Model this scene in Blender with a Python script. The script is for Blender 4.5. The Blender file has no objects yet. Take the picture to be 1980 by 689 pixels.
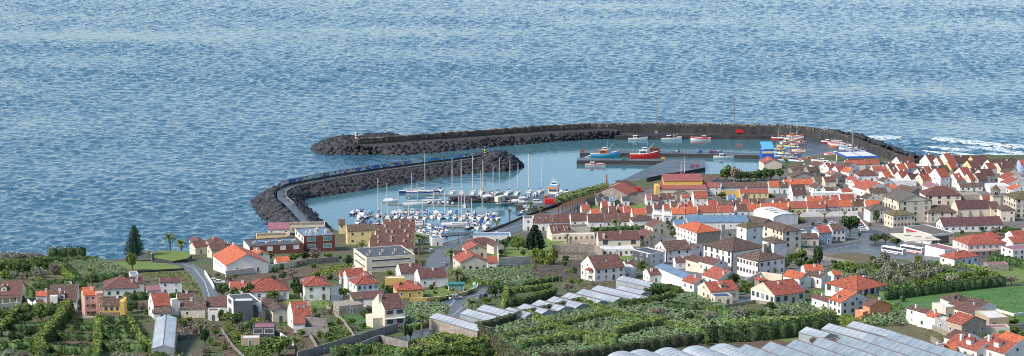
import bpy, math, random
import numpy as np
from mathutils import Vector, Matrix
random.seed(11)
RNG = np.random.default_rng(5)
S = bpy.context.scene
COL = S.collection
rad = math.radians

# ---------------------------------------------------------------- camera, sky, sun, exposure
CAM_H = 207.0
FPX = 4000.0
TH = math.atan((344.5 + 320.0) / FPX)
cam_data = bpy.data.cameras.new('camera')
cam_data.sensor_width = 36.0
cam_data.lens = FPX / 1980.0 * 36.0
cam_data.clip_start = 5.0
cam_data.clip_end = 60000.0
cam = bpy.data.objects.new('camera', cam_data)
COL.objects.link(cam)
cam.location = (0, 0, CAM_H)
cam.rotation_euler = (math.pi / 2 - TH, 0, 0)
S.camera = cam

SUN_EL, SUN_AZ = 42.0, -118.0        # azimuth measured from +Y (view direction), clockwise; the sun is at the left, slightly behind
world = bpy.data.worlds.new("World")
S.world = world
world.use_nodes = True
wn = world.node_tree
bg = wn.nodes['Background']
sky = wn.nodes.new('ShaderNodeTexSky')
sky.sky_type = 'NISHITA'
sky.sun_disc = False
sky.sun_elevation = rad(SUN_EL)
sky.sun_rotation = rad(SUN_AZ)
sky.altitude = 100
sky.air_density = 1.0
sky.dust_density = 0.6
sky.ozone_density = 1.0
wn.links.new(sky.outputs[0], bg.inputs[0])
bg.inputs[1].default_value = 0.118

sun_d = bpy.data.lights.new('sun', 'SUN')
sun_d.energy = 3.1
sun_d.angle = rad(15)
sun_d.color = (1.0, 0.90, 0.78)
sun = bpy.data.objects.new('sun', sun_d)
COL.objects.link(sun)
_dx, _dy, _dz = math.sin(rad(SUN_AZ)) * math.cos(rad(SUN_EL)), math.cos(rad(SUN_AZ)) * math.cos(rad(SUN_EL)), math.sin(rad(SUN_EL))
sun.rotation_euler = Vector((_dx, _dy, _dz)).to_track_quat('Z', 'Y').to_euler()

S.view_settings.view_transform = 'Standard'
S.view_settings.look = 'None'
S.view_settings.exposure = 0.8
S.view_settings.gamma = 1.0
try: S.cycles.filter_width = 0.95
except Exception: pass

# ---------------------------------------------------------------- geometry of the view
cT, sT = math.cos(TH), math.sin(TH)
PROFILE = [(300, 95), (500, 62), (600, 52), (690, 43.5), (780, 35), (870, 24.5), (950, 14), (1000, 8), (1060, 4.5), (1100, 4.0), (1333, 3.2), (2000, 3.0)]
STEP = 10.0
def _prof(Y):
    for (a, ha), (b, hb) in zip(PROFILE, PROFILE[1:]):
        if Y <= b:
            return ha + (hb - ha) * (Y - a) / (b - a)
    return PROFILE[-1][1]
_PT = [_prof(300 + STEP * i) for i in range(172)]
for _ in range(3):                    # soften the bends of the profile
    _PT = [_PT[0]] + [(_PT[i-1] + 2*_PT[i] + _PT[i+1]) / 4 for i in range(1, len(_PT)-1)] + [_PT[-1]]
def hgt(Y):                           # ground height; linear between lines STEP apart
    t = (Y - 300) / STEP
    t = min(max(t, 0), len(_PT) - 1.001)
    i = int(t)
    return _PT[i] + (_PT[i+1] - _PT[i]) * (t - i)
def ray(px, py):
    x = (px - 990.0) / FPX
    v = -(py - 344.5) / FPX
    return (x, cT + v * sT, -sT + v * cT)
def zp(px, py, z=0.0):                # where the view through a photo pixel meets height z
    d = ray(px, py)
    t = (z - CAM_H) / d[2]
    return Vector((d[0]*t, d[1]*t, z))
def gp(px, py):                       # ... meets the ground
    d = ray(px, py)
    lo, hi = 300.0, 2000.0
    for _ in range(40):
        Y = (lo + hi) / 2
        t = Y / d[1]
        if CAM_H + d[2]*t > hgt(Y): lo = Y
        else: hi = Y
    Y = (lo + hi) / 2
    t = Y / d[1]
    return Vector((d[0]*t, Y, hgt(Y)))
def scl(P):                           # pixels per metre at a point
    return FPX / (P[1]*cT + (CAM_H - P[2])*sT)
def proj(P):
    dep = P[1]*cT + (CAM_H - P[2])*sT
    return (990 + FPX*P[0]/dep, 344.5 - FPX*(P[1]*sT - (CAM_H-P[2])*cT)/dep)

# ---------------------------------------------------------------- materials
MATS = {}
def mat(key, c, c2=None, rough=0.8, scale=0.6, detail=4, lo=0.35, hi=0.65, bump=0.0, bscale=3.0, metal=0.0, spec=0.5,
        stretch=(1, 1, 1), rnd=0.0, island=0.0, world=False, coat=0.0, trans=0.0, fine=None):
    if fine is None: fine = .34 if world else 0
    if key in MATS: return MATS[key]
    m = bpy.data.materials.new(key)
    m.use_nodes = True
    nt = m.node_tree
    N, Lk = nt.nodes, nt.links
    b = N['Principled BSDF']
    b.inputs['Roughness'].default_value = rough
    b.inputs['Metallic'].default_value = metal
    b.inputs['Specular IOR Level'].default_value = spec
    if coat: b.inputs['Coat Weight'].default_value = coat
    if trans: b.inputs['Transmission Weight'].default_value = trans
    b.inputs['Base Color'].default_value = (*c, 1)
    if world:
        gm = N.new('ShaderNodeNewGeometry'); src = gm.outputs['Position']
    else:
        tc = N.new('ShaderNodeTexCoord'); src = tc.outputs['Object']
    mp = N.new('ShaderNodeMapping')
    mp.inputs['Scale'].default_value = stretch
    Lk.new(src, mp.inputs['Vector'])
    out = None
    if c2 is not None:
        nz = N.new('ShaderNodeTexNoise'); nz.inputs['Scale'].default_value = scale; nz.inputs['Detail'].default_value = detail
        nz.inputs['Roughness'].default_value = 0.62
        if not world:
            oi = N.new('ShaderNodeObjectInfo')
            ad = N.new('ShaderNodeVectorMath'); ad.operation = 'ADD'
            sc = N.new('ShaderNodeVectorMath'); sc.operation = 'SCALE'; sc.inputs[0].default_value = (37, 91, 53)
            Lk.new(oi.outputs['Random'], sc.inputs['Scale'])
            Lk.new(mp.outputs[0], ad.inputs[0]); Lk.new(sc.outputs[0], ad.inputs[1])
            Lk.new(ad.outputs[0], nz.inputs['Vector'])
        else:
            Lk.new(mp.outputs[0], nz.inputs['Vector'])
        rp = N.new('ShaderNodeMapRange'); rp.inputs['From Min'].default_value = lo; rp.inputs['From Max'].default_value = hi
        Lk.new(nz.outputs['Fac'], rp.inputs['Value'])
        mx = N.new('ShaderNodeMix'); mx.data_type = 'RGBA'
        mx.inputs['A'].default_value = (*c, 1); mx.inputs['B'].default_value = (*c2, 1)
        Lk.new(rp.outputs[0], mx.inputs['Factor'])
        out = mx.outputs['Result']
    if fine and out is not None:
        nf = N.new('ShaderNodeTexNoise'); nf.inputs['Scale'].default_value = 1.1 if world else 1.5; nf.inputs['Detail'].default_value = 5; nf.inputs['Roughness'].default_value = .7
        Lk.new(mp.outputs[0], nf.inputs['Vector'])
        mf = N.new('ShaderNodeMapRange'); mf.inputs['From Min'].default_value = .36; mf.inputs['From Max'].default_value = .64
        mf.inputs['To Min'].default_value = 1-fine; mf.inputs['To Max'].default_value = 1+fine
        Lk.new(nf.outputs['Fac'], mf.inputs['Value'])
        hf = N.new('ShaderNodeHueSaturation'); Lk.new(out, hf.inputs['Color']); Lk.new(mf.outputs[0], hf.inputs['Value']); out = hf.outputs['Color']
    if rnd or island:
        hs = N.new('ShaderNodeHueSaturation')
        if out is not None: Lk.new(out, hs.inputs['Color'])
        else: hs.inputs['Color'].default_value = (*c, 1)
        vsum = None
        for amt, o in ((rnd, 'obj'), (island, 'isl')):
            if not amt: continue
            if o == 'obj': nn = N.new('ShaderNodeObjectInfo'); r = nn.outputs['Random']
            else: nn = N.new('ShaderNodeNewGeometry'); r = nn.outputs['Random Per Island']
            mr = N.new('ShaderNodeMapRange'); mr.inputs['To Min'].default_value = 1 - amt; mr.inputs['To Max'].default_value = 1 + amt
            Lk.new(r, mr.inputs['Value'])
            if vsum is None: vsum = mr.outputs[0]
            else:
                mu = N.new('ShaderNodeMath'); mu.operation = 'MULTIPLY'; Lk.new(vsum, mu.inputs[0]); Lk.new(mr.outputs[0], mu.inputs[1]); vsum = mu.outputs[0]
        Lk.new(vsum, hs.inputs['Value'])
        out = hs.outputs['Color']
    if out is not None: Lk.new(out, b.inputs['Base Color'])
    if bump:
        n2 = N.new('ShaderNodeTexNoise'); n2.inputs['Scale'].default_value = bscale; n2.inputs['Detail'].default_value = 3
        Lk.new(mp.outputs[0], n2.inputs['Vector'])
        bp = N.new('ShaderNodeBump'); bp.inputs['Strength'].default_value = bump; bp.inputs['Distance'].default_value = 0.3
        Lk.new(n2.outputs['Fac'], bp.inputs['Height']); Lk.new(bp.outputs[0], b.inputs['Normal'])
    MATS[key] = m
    return m

def M(key):
    return MATS[key]
# walls
mat('w', (0.74, 0.73, 0.70), (0.50, 0.48, 0.44), fine=.13, scale=0.35, lo=.42, hi=.85, rnd=.04)
mat('c', (0.66, 0.60, 0.47), (0.50, 0.45, 0.36), fine=.13, scale=0.3, lo=.4, hi=.8, rnd=.06)
mat('y', (0.68, 0.46, 0.12), (0.58, 0.38, 0.11), fine=.13, scale=0.4)
mat('ly', (0.70, 0.58, 0.30), (0.60, 0.48, 0.24), fine=.13, scale=0.4)
mat('pk', (0.60, 0.36, 0.31), (0.50, 0.29, 0.25), fine=.13, scale=0.4)
mat('lp', (0.74, 0.60, 0.55), (0.66, 0.5, 0.46), fine=.13, scale=0.4)
mat('sal', (0.70, 0.27, 0.13), (0.60, 0.24, 0.12), scale=0.4)
mat('s', (0.20, 0.17, 0.14), (0.42, 0.38, 0.32), scale=1.2, lo=.35, hi=.7, bump=.5)
mat('k', (0.055, 0.065, 0.08), (0.09, 0.10, 0.12), scale=0.5)
mat('t', (0.46, 0.36, 0.26), (0.38, 0.30, 0.22), fine=.13, scale=0.5)
mat('ub', (0.25, 0.36, 0.50), (0.20, 0.30, 0.42), scale=0.5)
mat('lv', (0.42, 0.48, 0.66), (0.36, 0.42, 0.60), scale=0.5)
mat('bk', (0.20, 0.075, 0.05), (0.13, 0.05, 0.04), scale=0.8, lo=.3, hi=.7)
mat('gw', (0.45, 0.44, 0.42), (0.28, 0.27, 0.26), fine=.13, scale=0.5)
mat('bs', (0.030, 0.028, 0.030), (0.10, 0.095, 0.09), scale=1.5, lo=.45, hi=.7, bump=.6)
mat('conc', (0.30, 0.28, 0.26), (0.14, 0.13, 0.12), scale=0.5, lo=.3, hi=.7)
# roofs
mat('R_o', (0.48, 0.125, 0.055), (0.33, 0.085, 0.042), fine=.5, rough=.75, scale=0.9, lo=.35, hi=.7, rnd=.10, bump=.3, bscale=5)
mat('R_r', (0.33, 0.085, 0.052), (0.19, 0.058, 0.042), fine=.5, rough=.75, scale=0.9, lo=.35, hi=.7, rnd=.16, bump=.3, bscale=5)
mat('R_b', (0.135, 0.062, 0.050), (0.080, 0.042, 0.036), fine=.5, rough=.75, scale=0.9, lo=.35, hi=.7, rnd=.16, bump=.3, bscale=5)
mat('R_d', (0.060, 0.036, 0.030), (0.19, 0.135, 0.105), fine=.5, rough=.85, scale=1.7, lo=.42, hi=.68, rnd=.15, bump=.5, bscale=5)
mat('R_dp', (0.08, 0.035, 0.04), (0.13, 0.06, 0.06), fine=.5, rough=.8, scale=1.5, lo=.42, hi=.68, rnd=.1, bump=.5, bscale=5)
mat('R_ol', (0.085, 0.075, 0.042), (0.18, 0.155, 0.085), fine=.5, rough=.9, scale=1.5, lo=.42, hi=.68, rnd=.1, bump=.5, bscale=5)
mat('R_rb', (0.38, 0.085, 0.04), (0.22, 0.07, 0.045), fine=.5, rough=.8, scale=1.2, lo=.35, hi=.65, bump=.4, bscale=5)
mat('R_g', (0.085, 0.075, 0.068), (0.15, 0.13, 0.11), fine=.5, rough=.85, scale=.9, rnd=.1)
mat('R_k', (0.05, 0.055, 0.065), (0.08, 0.09, 0.10), rough=.5, scale=.5)
mat('R_lb', (0.17, 0.27, 0.37), (0.11, 0.18, 0.27), rough=.45, scale=.5, metal=.1)
mat('R_m', (0.30, 0.13, 0.15), (0.24, 0.10, 0.12), rough=.6, scale=.5)
mat('R_pk', (0.33, 0.105, 0.085), (0.21, 0.08, 0.08), rough=.6, scale=.6, stretch=(2.5, .4, 1))
mat('R_wr', (0.66, 0.66, 0.62), (0.52, 0.52, 0.50), rough=.6, scale=.4)
mat('R_nv', (0.04, 0.07, 0.16), rough=.6)
mat('R_gl', (0.27, 0.33, 0.37), (0.16, 0.21, 0.25), rough=.35, scale=.35, lo=.35, hi=.7, stretch=(1, 1, 1), bump=.15)
mat('R_pl', (0.42, 0.46, 0.49), (0.25, 0.30, 0.34), rough=.35, scale=.3, lo=.35, hi=.7, stretch=(1.5, .3, 1))
mat('frame', (0.70, 0.70, 0.68), rough=.6)
mat('framed', (0.14, 0.10, 0.09), rough=.7)
mat('frameg', (0.02, 0.14, 0.10), rough=.6)
mat('frameb', (0.02, 0.05, 0.25), rough=.6)
mat('pane', (0.035, 0.045, 0.06), (0.09, 0.10, 0.12), rough=.15, scale=.8)
mat('curt', (0.34, 0.33, 0.30), rough=.3)
mat('paneg', (0.10, 0.22, 0.24), (0.2, 0.33, 0.34), rough=.12, scale=.8)
mat('door', (0.16, 0.07, 0.04), rough=.6)
mat('doorg', (0.03, 0.20, 0.17), rough=.6)
mat('red', (0.60, 0.02, 0.02), rough=.5)
mat('blue', (0.02, 0.10, 0.45), rough=.5)
mat('black', (0.015, 0.015, 0.018), rough=.6)
mat('metal', (0.30, 0.31, 0.33), rough=.45, metal=.5)
mat('mast', (0.62, 0.62, 0.60), rough=.4, metal=.2)
mat('wood', (0.22, 0.15, 0.10), (0.15, 0.11, 0.08), rough=.8, scale=1)
mat('rust', (0.16, 0.05, 0.03), rough=.8)
mat('bark', (0.12, 0.09, 0.065), (0.2, 0.16, 0.12), rough=.95, scale=3)
# vegetation
def leafmat(k, c, c2, **kw): mat(k, c, c2, rough=.75, scale=kw.pop('scale', .45), lo=.35, hi=.65, island=kw.pop('island', .35), rnd=kw.pop('rnd', .12), spec=.25)
leafmat('lf_d', (0.030, 0.068, 0.025), (0.083, 0.138, 0.044))
leafmat('lf_m', (0.069, 0.132, 0.031), (0.151, 0.216, 0.052))
leafmat('lf_l', (0.119, 0.189, 0.039), (0.231, 0.273, 0.069))
leafmat('lf_g', (0.17, 0.185, 0.135), (0.27, 0.28, 0.21))
leafmat('lf_b', (0.184, 0.149, 0.127), (0.253, 0.207, 0.161))
leafmat('lf_ban', (0.075, 0.146, 0.054), (0.202, 0.261, 0.135), island=.4)
leafmat('lf_palm', (0.078, 0.131, 0.043), (0.174, 0.209, 0.078))
leafmat('lf_pine', (0.021, 0.055, 0.030), (0.040, 0.083, 0.041))
leafmat('lf_reed', (0.322, 0.287, 0.149), (0.230, 0.253, 0.115))
leafmat('lf_trim', (0.075, 0.100, 0.050), (0.130, 0.140, 0.078), scale=.8)
leafmat('flower', (0.632, 0.057, 0.287), (0.575, 0.115, 0.345))

# ---------------------------------------------------------------- mesh helpers
class MB:
    def __init__(s): s.v, s.f, s.m, s.slots = [], [], [], []
    def _s(s, k):
        if k not in s.slots: s.slots.append(k)
        return s.slots.index(k)
    def poly(s, pts, k):
        n = len(s.v); s.v += [tuple(p) for p in pts]; s.f.append(tuple(range(n, n+len(pts)))); s.m.append(s._s(k)); return s
    def hexa(s, b, t, k):             # bottom ring, top ring (4 corners each, ccw seen from above)
        n = len(s.v); s.v += [tuple(p) for p in b] + [tuple(p) for p in t]; i = s._s(k)
        q = len(b)
        s.f.append(tuple(range(n+q-1, n-1, -1))); s.m.append(i)
        s.f.append(tuple(range(n+q, n+2*q))); s.m.append(i)
        for j in range(q):
            s.f.append((n+j, n+(j+1) % q, n+q+(j+1) % q, n+q+j)); s.m.append(i)
        return s
    def box(s, x0, y0, z0, x1, y1, z1, k):
        return s.hexa([(x0, y0, z0), (x1, y0, z0), (x1, y1, z0), (x0, y1, z0)], [(x0, y0, z1), (x1, y0, z1), (x1, y1, z1), (x0, y1, z1)], k)
    def tube(s, p, q, r0, r1, k, n=6):
        p, q = Vector(p), Vector(q); d = (q-p).normalized()
        u = d.cross(Vector((0, 0, 1)) if abs(d.z) < .9 else Vector((1, 0, 0))).normalized(); w = d.cross(u)
        A = [p + (u*math.cos(2*math.pi*i/n) + w*math.sin(2*math.pi*i/n))*r0 for i in range(n)]
        B = [q + (u*math.cos(2*math.pi*i/n) + w*math.sin(2*math.pi*i/n))*r1 for i in range(n)]
        return s.hexa(A, B, k)
    def mesh(s, name='mesh', smooth=False):
        me = bpy.data.meshes.new(name)
        me.from_pydata(s.v, [], s.f)
        for k in s.slots: me.materials.append(MATS[k])
        me.polygons.foreach_set('material_index', s.m)
        if smooth: me.polygons.foreach_set('use_smooth', [True]*len(s.f))
        me.update()
        return me
def link(name, me, parent=None, loc=(0, 0, 0), rz=0.0, sc=1.0):
    o = bpy.data.objects.new(name, me)
    COL.objects.link(o)
    o.location = loc
    o.rotation_euler = (0, 0, rz)
    o.scale = (sc, sc, sc) if not isinstance(sc, tuple) else sc
    if parent: o.parent = parent
    return o
def struct(o, kind='structure'):
    o['kind'] = kind; return o
TAGGED = []
def tag(o, label, cat, group=None, pos=None, near=False):
    o['label'] = label; o['category'] = cat
    if group: o['group'] = group
    TAGGED.append((o, pos, near))
    return o
def copy_tree(o, loc, rz, sc=None):
    c = o.copy(); COL.objects.link(c); c.location = loc; c.rotation_euler = (0, 0, rz)
    if sc: c.scale = (sc, sc, sc) if not isinstance(sc, tuple) else sc
    for ch in o.children:
        d = ch.copy(); COL.objects.link(d); d.parent = c
        for g in ch.children:
            e = g.copy(); COL.objects.link(e); e.parent = d
    return c
def np_mesh(name, V, F4, key):        # big quad mesh from arrays
    me = bpy.data.meshes.new(name)
    nv, nf = len(V), len(F4)
    me.vertices.add(nv); me.vertices.foreach_set('co', V.astype(np.float32).ravel())
    me.loops.add(nf*4); me.loops.foreach_set('vertex_index', F4.astype(np.int32).ravel())
    me.polygons.add(nf); me.polygons.foreach_set('loop_start', np.arange(0, nf*4, 4, dtype=np.int32))
    me.polygons.foreach_set('loop_total', np.full(nf, 4, dtype=np.int32))
    ks = key if isinstance(key, (list, tuple)) else [key]
    for k in ks: me.materials.append(MATS[k])
    me.update(calc_edges=True)
    return me
def leaf_quads(P, size, up=0.3, ratio=1.6):
    """small randomly turned quads round points P"""
    n = len(P)
    d = RNG.normal(size=(n, 3)); d[:, 2] += up; d /= np.linalg.norm(d, axis=1)[:, None]
    e = RNG.normal(size=(n, 3)); e -= d*(e*d).sum(1)[:, None]; e /= np.linalg.norm(e, axis=1)[:, None]
    f = np.cross(d, e)
    s = (np.asarray(size) * RNG.uniform(.6, 1.3, n))[:, None]
    a, b = e*s*ratio/2, f*s/2
    V = np.stack([P-a-b*.5, P-b*.2+a*.1-b, P+a+b*.3, P+b], 1).reshape(-1, 3)
    F = np.arange(4*n).reshape(-1, 4)
    return V, F

# the surface sheets: a pixel outline laid on the ground, cut at the same lines as the ground itself
def _clip(poly, y, keep_above):
    out = []
    n = len(poly)
    for i in range(n):
        a, b = poly[i], poly[(i+1) % n]
        ia, ib = (a[1] >= y) == keep_above or a[1] == y, (b[1] >= y) == keep_above or b[1] == y
        if ia: out.append(a)
        if ia != ib and a[1] != b[1]:
            t = (y-a[1])/(b[1]-a[1])
            out.append((a[0]+(b[0]-a[0])*t, y))
    return out
def tri2d(poly):
    from mathutils.geometry import tessellate_polygon
    vs = [Vector((p[0], p[1], 0)) for p in poly]
    return [[poly[i] for i in t] for t in tessellate_polygon([vs])]
def sheet(name, XY, key, off=0.02, zfun=None, seg=STEP):
    zf = zfun or hgt
    mb = MB()
    for t in tri2d(XY):
        ylo, yhi = min(p[1] for p in t), max(p[1] for p in t)
        k0, k1 = math.floor((ylo-300)/seg), math.ceil((yhi-300)/seg)
        for k in range(k0, k1):
            a, b = 300+k*seg, 300+(k+1)*seg
            q = _clip(_clip(t, a, True), b, False)
            if len(q) < 3: continue
            ar = sum(q[i][0]*q[(i+1) % len(q)][1]-q[(i+1) % len(q)][0]*q[i][1] for i in range(len(q)))
            if abs(ar) < 1e-4: continue
            if ar < 0: q = q[::-1]
            mb.poly([(x, y, zf(y)+off) for x, y in q], key)
    return link(name, mb.mesh(name))
def drape(name, pts, key, off=0.02):
    return struct(sheet(name, [tuple(gp(*p)[:2]) for p in pts], key, off))
# ---------------------------------------------------------------- foliage prototypes
def crown_mesh(name, key, rx, rz, n=900, leaf=.45, lobes=10, zc=0.0, core='lf_d'):
    P = []
    cs = [(0, 0, -.05, .52)]
    for _ in range(lobes):
        a, e = RNG.uniform(0, 2*np.pi), RNG.uniform(-.5, .9)
        q_ = RNG.uniform(.45, .72); cs.append((math.cos(a)*math.cos(e)*q_, math.sin(a)*math.cos(e)*q_, math.sin(e)*.62, RNG.uniform(.22, .46)))
    for (x, y, z, r) in cs:
        m = int(n*r*r/sum(c[3]**2 for c in cs))
        d = RNG.normal(size=(m, 3)); d /= np.linalg.norm(d, axis=1)[:, None]
        P.append(np.array([x, y, z]) + d*(r*RNG.uniform(.72, 1.05, m))[:, None])
    P = np.concatenate(P); P[:, 0] *= rx; P[:, 1] *= rx; P[:, 2] = P[:, 2]*rz + zc
    V, F = leaf_quads(P, leaf)
    return np_mesh(name, V, F, key)
def trunk_mesh(h, r, key='bark', limbs=4, spread=1.0):
    mb = MB(); mb.tube((0, 0, -1.0), (0, 0, h*.6), r, r*.7, key, 7); mb.tube((0, 0, h*.6), (.1, 0, h), r*.7, r*.35, key, 6)
    for i in range(limbs):
        a = i*6.28/limbs+.4
        mb.tube((0, 0, h*.55), (math.cos(a)*spread, math.sin(a)*spread, h*1.1), r*.5, r*.15, key, 5)
    return mb.mesh('trunk')
CROWNS = {}
for kk, key in (('d', 'lf_d'), ('m', 'lf_m'), ('l', 'lf_l'), ('g', 'lf_g'), ('b', 'lf_b')):
    CROWNS[kk] = [crown_mesh('crown', key, 1, .85, n=(900 if kk not in 'gb' else 750), leaf=.15 if kk not in 'gb' else .13) for _ in range(5)]
TRUNK = trunk_mesh(1.0, .09, spread=.35)
TREEN = {'d': 'dark green', 'm': 'mid green', 'l': 'yellow green', 'g': 'silvery grey', 'b': 'bare brownish'}
def tree(px, py, hpx, wpx, kk='d', cat='tree', label=None, trunk=True, base=None):
    """a broadleaf tree whose foot is at a photo pixel; hpx, wpx its size in photo pixels"""
    P = base if base is not None else gp(px, py)
    s = scl(P); H = hpx/s; Wd = wpx/s
    if trunk and H > 2.5:
        e = link('tree', None, loc=P, rz=random.uniform(0, 6))
        t = link('trunk', TRUNK, e); t.scale = (H*.8, H*.8, H*.62)
        c = link('crown', random.choice(CROWNS[kk]), e, (0, 0, H*.58)); c.scale = (Wd/2*random.uniform(.9, 1.2), Wd/2*random.uniform(.8, 1.1), H*.50/.85)
        tag(e, label or f'{TREEN[kk]} leafy tree', cat, 'leafy trees', near=label is None)
    else:
        e = link('shrub', random.choice(CROWNS[kk]), None, P + Vector((0, 0, H*.40)), random.uniform(0, 6))
        e.scale = (Wd/2*random.uniform(.9, 1.2), Wd/2*random.uniform(.8, 1.1), H*.64/.85)
        tag(e, label or f'{TREEN[kk]} rounded shrub', 'shrub', 'garden shrubs', near=label is None)
    return e

def palm_crown(n=34, L=3.4, droop=1.1, key='lf_palm', leafw=.5):
    V, F = [], []
    def q(a, b, c, d):
        k = len(V); V.extend([a, b, c, d]); F.append((k, k+1, k+2, k+3))
    for i in range(n):
        a = i*2.399; e0 = RNG.uniform(-.25, 1.25)
        x, z = 0.0, 0.0; ang = e0; seg = L/6
        pts = [(0, 0)]
        for j in range(6):
            x += math.cos(ang)*seg; z += math.sin(ang)*seg; ang -= droop/6*(1.0+j*.25); pts.append((x, z))
        ca, sa = math.cos(a), math.sin(a)
        for j in range(6):
            (x0, z0), (x1, z1) = pts[j], pts[j+1]
            wj = leafw*(1.0 - .55*abs(j-2.2)/3.5)
            for sgn in (-1, 1):
                p0 = np.array([x0*ca, x0*sa, z0]); p1 = np.array([x1*ca, x1*sa, z1])
                side = np.array([-sa, ca, 0])*sgn*wj; dn = np.array([ca*seg*.5, sa*seg*.5, -wj*.55])
                for u in (0, .5):
                    pa = p0+(p1-p0)*u; pb = p0+(p1-p0)*(u+.34)
                    q(pa, pb, pb+side+dn, pa+side+dn)
    return np_mesh('crown', np.array(V), np.array(F), key)
PALM = [palm_crown() for _ in range(2)]
FANP = [palm_crown(n=26, L=1.7, droop=1.3, leafw=.55) for _ in range(2)]
_t = MB(); _t.tube((0, 0, -1), (0, 0, .5), .05, .045, 'bark', 8); _t.tube((0, 0, .5), (0, 0, 1), .045, .05, 'bark', 8); PTR = _t.mesh('trunk')
_t = MB(); _t.tube((0, 0, -.2), (0, 0, 1), .038, .03, 'rust', 7); FTR = _t.mesh('trunk')
def palm(px, py, hpx, wpx, label=None, fan=False, P=None):
    P = P if P is not None else gp(px, py); s = scl(P); H = hpx/s; R = wpx/s/2
    e = link('palm_tree', None, loc=P, rz=random.uniform(0, 6))
    th = H - R*.55
    k = max(th, 1.0)
    t = link('trunk', FTR if fan else PTR, e); t.scale = (6.5, 6.5, k) if fan else (9, 9, k)
    c = link('crown', random.choice(FANP if fan else PALM), e, (0, 0, th)); q = R/(1.55 if fan else 2.9); c.scale = (q, q, q)
    tag(e, label or ('tall fan palm with bare brown trunk' if fan else 'date palm with arching green fronds'), 'palm tree', 'fan palms along the avenue' if fan else 'date palms', near=label is None)
    return e
def pine(px, py, hpx, wpx, label, core=1):
    """Norfolk pine: whorls of branches getting shorter to the top"""
    P = gp(px, py); s = scl(P); H = hpx/s; R = wpx/s/2
    e = link('pine_tree', None, loc=P)
    t = MB(); t.tube((0, 0, -.5), (0, 0, H), .32, .05, 'bark', 8); link('trunk', t.mesh('trunk'), e)
    Q = []
    n = 17
    for i in range(n):
        z = H*(.14+.84*i/n); r = R*(1-(i/n))**.85 + .25
        m = 9
        for j in range(m):
            a = j*6.283/m + i*.7 + RNG.uniform(-.12, .12); rr = r*RNG.uniform(.85, 1.05)
            u = np.linspace(.1, 1, int(10+rr*8))[:, None]
            line = np.concatenate([np.cos(a)*u*rr, np.sin(a)*u*rr, z + u**2*rr*.28], 1)
            Q.append(line + RNG.normal(size=line.shape)*[.16, .16, .07])
    Q = np.concatenate(Q)
    if core > 1: Q = np.concatenate([Q]*core) + RNG.normal(size=(len(Q)*core, 3))*.2
    V, F = leaf_quads(Q, .42, up=1.5)
    link('crown', np_mesh('crown', V, F, 'lf_pine'), e)
    tag(e, label, 'pine tree')
    return e

def along(XY, step):
    out = []
    for (a, b) in zip(XY, XY[1:]):
        a, b = Vector(a), Vector(b); L = (b-a).length; n = max(1, int(L/step))
        for i in range(n): out.append((a + (b-a)*((i+.5)/n), (b-a)/L))
    return out
def hedge(pts, w=1.6, h=3.0, key='lf_m', lump=.35, label=None, dens=5.0, leaf=.45, name='hedge', kz=None):
    """leafy hedge along a pixel polyline (foot line on the ground)"""
    XY = [gp(*p)[:2] if len(p) == 2 else p for p in pts]
    base = Vector((*XY[0], hgt(XY[0][1])))
    if key != 'lf_trim': h = h*1.04
    V, F, nv = [], [], 0
    P, UPS = [], []
    ph = RNG.uniform(0, 9)
    for c, t in along(XY, 1.0):
        nrm = Vector((-t.y, t.x))
        z0 = hgt(c.y); s_ = c.x*1.0+c.y
        bulge = 1 + lump*(math.sin(s_*1.9+ph)*.5 + math.sin(s_*.83+ph*2)*.5)
        hh = h*(1 + lump*.35*math.sin(s_*1.1+ph)); ww = w*bulge
        m = int(dens*(2*hh+ww))
        u = RNG.uniform(0, 2*hh+ww, m); du = RNG.uniform(-.62, .62, m); ja = RNG.normal(size=m)*.07
        off = np.where(u < hh, -ww/2+ja, np.where(u > hh+ww, ww/2+ja, -ww/2+(u-hh)))
        zz = np.where(u < hh, u, np.where(u > hh+ww, 2*hh+ww-u, hh+ja))
        if lump > .1:
            rr = np.clip(zz/hh, 0, 1); off = off*(1-.35*rr**3)
        P.append(np.stack([c.x-base.x+nrm.x*off+t.x*du, c.y-base.y+nrm.y*off+t.y*du, z0-base.z+zz-.1], 1))
    P = np.concatenate(P)
    V, F = leaf_quads(P, leaf)
    # solid inner body so that a hedge hides what is behind it
    core_v, core_f = [], []
    for (a, b) in zip(XY, XY[1:]):
        a, b = Vector(a), Vector(b); n = max(1, int((b-a).length/4)); t = (b-a).normalized(); nr = Vector((-t.y, t.x))*(w*.40)
        for i in range(n):
            p, q = a+(b-a)*(i/n), a+(b-a)*((i+1)/n)
            k = len(core_v)
            for pt in (p, q):
                for sg in (-1, 1):
                    for zz in (-.8, h*.86):
                        core_v.append((pt.x-base.x+nr.x*sg, pt.y-base.y+nr.y*sg, hgt(pt.y)-base.z+zz))
            core_f += [(k, k+1, k+5, k+4), (k+2, k+6, k+7, k+3), (k+1, k+3, k+7, k+5), (k, k+2, k+3, k+1), (k+4, k+5, k+7, k+6)]
    V2 = np.concatenate([V, np.array(core_v)]); F2 = np.concatenate([F, np.array(core_f)+len(V)])
    me = np_mesh('hedge', V2, F2, [key, 'lf_d'] if key != 'lf_trim' else [key, 'lf_trim'])
    mi = np.zeros(len(F2), dtype=np.int32); mi[len(F):] = 1; me.polygons.foreach_set('material_index', mi)
    o = link(name, me, None, base)
    nm = {'lf_m': 'mid green', 'lf_d': 'dark green', 'lf_l': 'yellow green', 'lf_trim': 'flat trimmed grey green', 'lf_g': 'grey green'}[key]
    ht = 'tall' if h >= 3.6 else ('low' if h < 1.9 else 'bushy')
    tag(o, label or f'{ht} {nm} hedge', 'hedge', 'field hedges', near=label is None)
    return o

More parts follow.
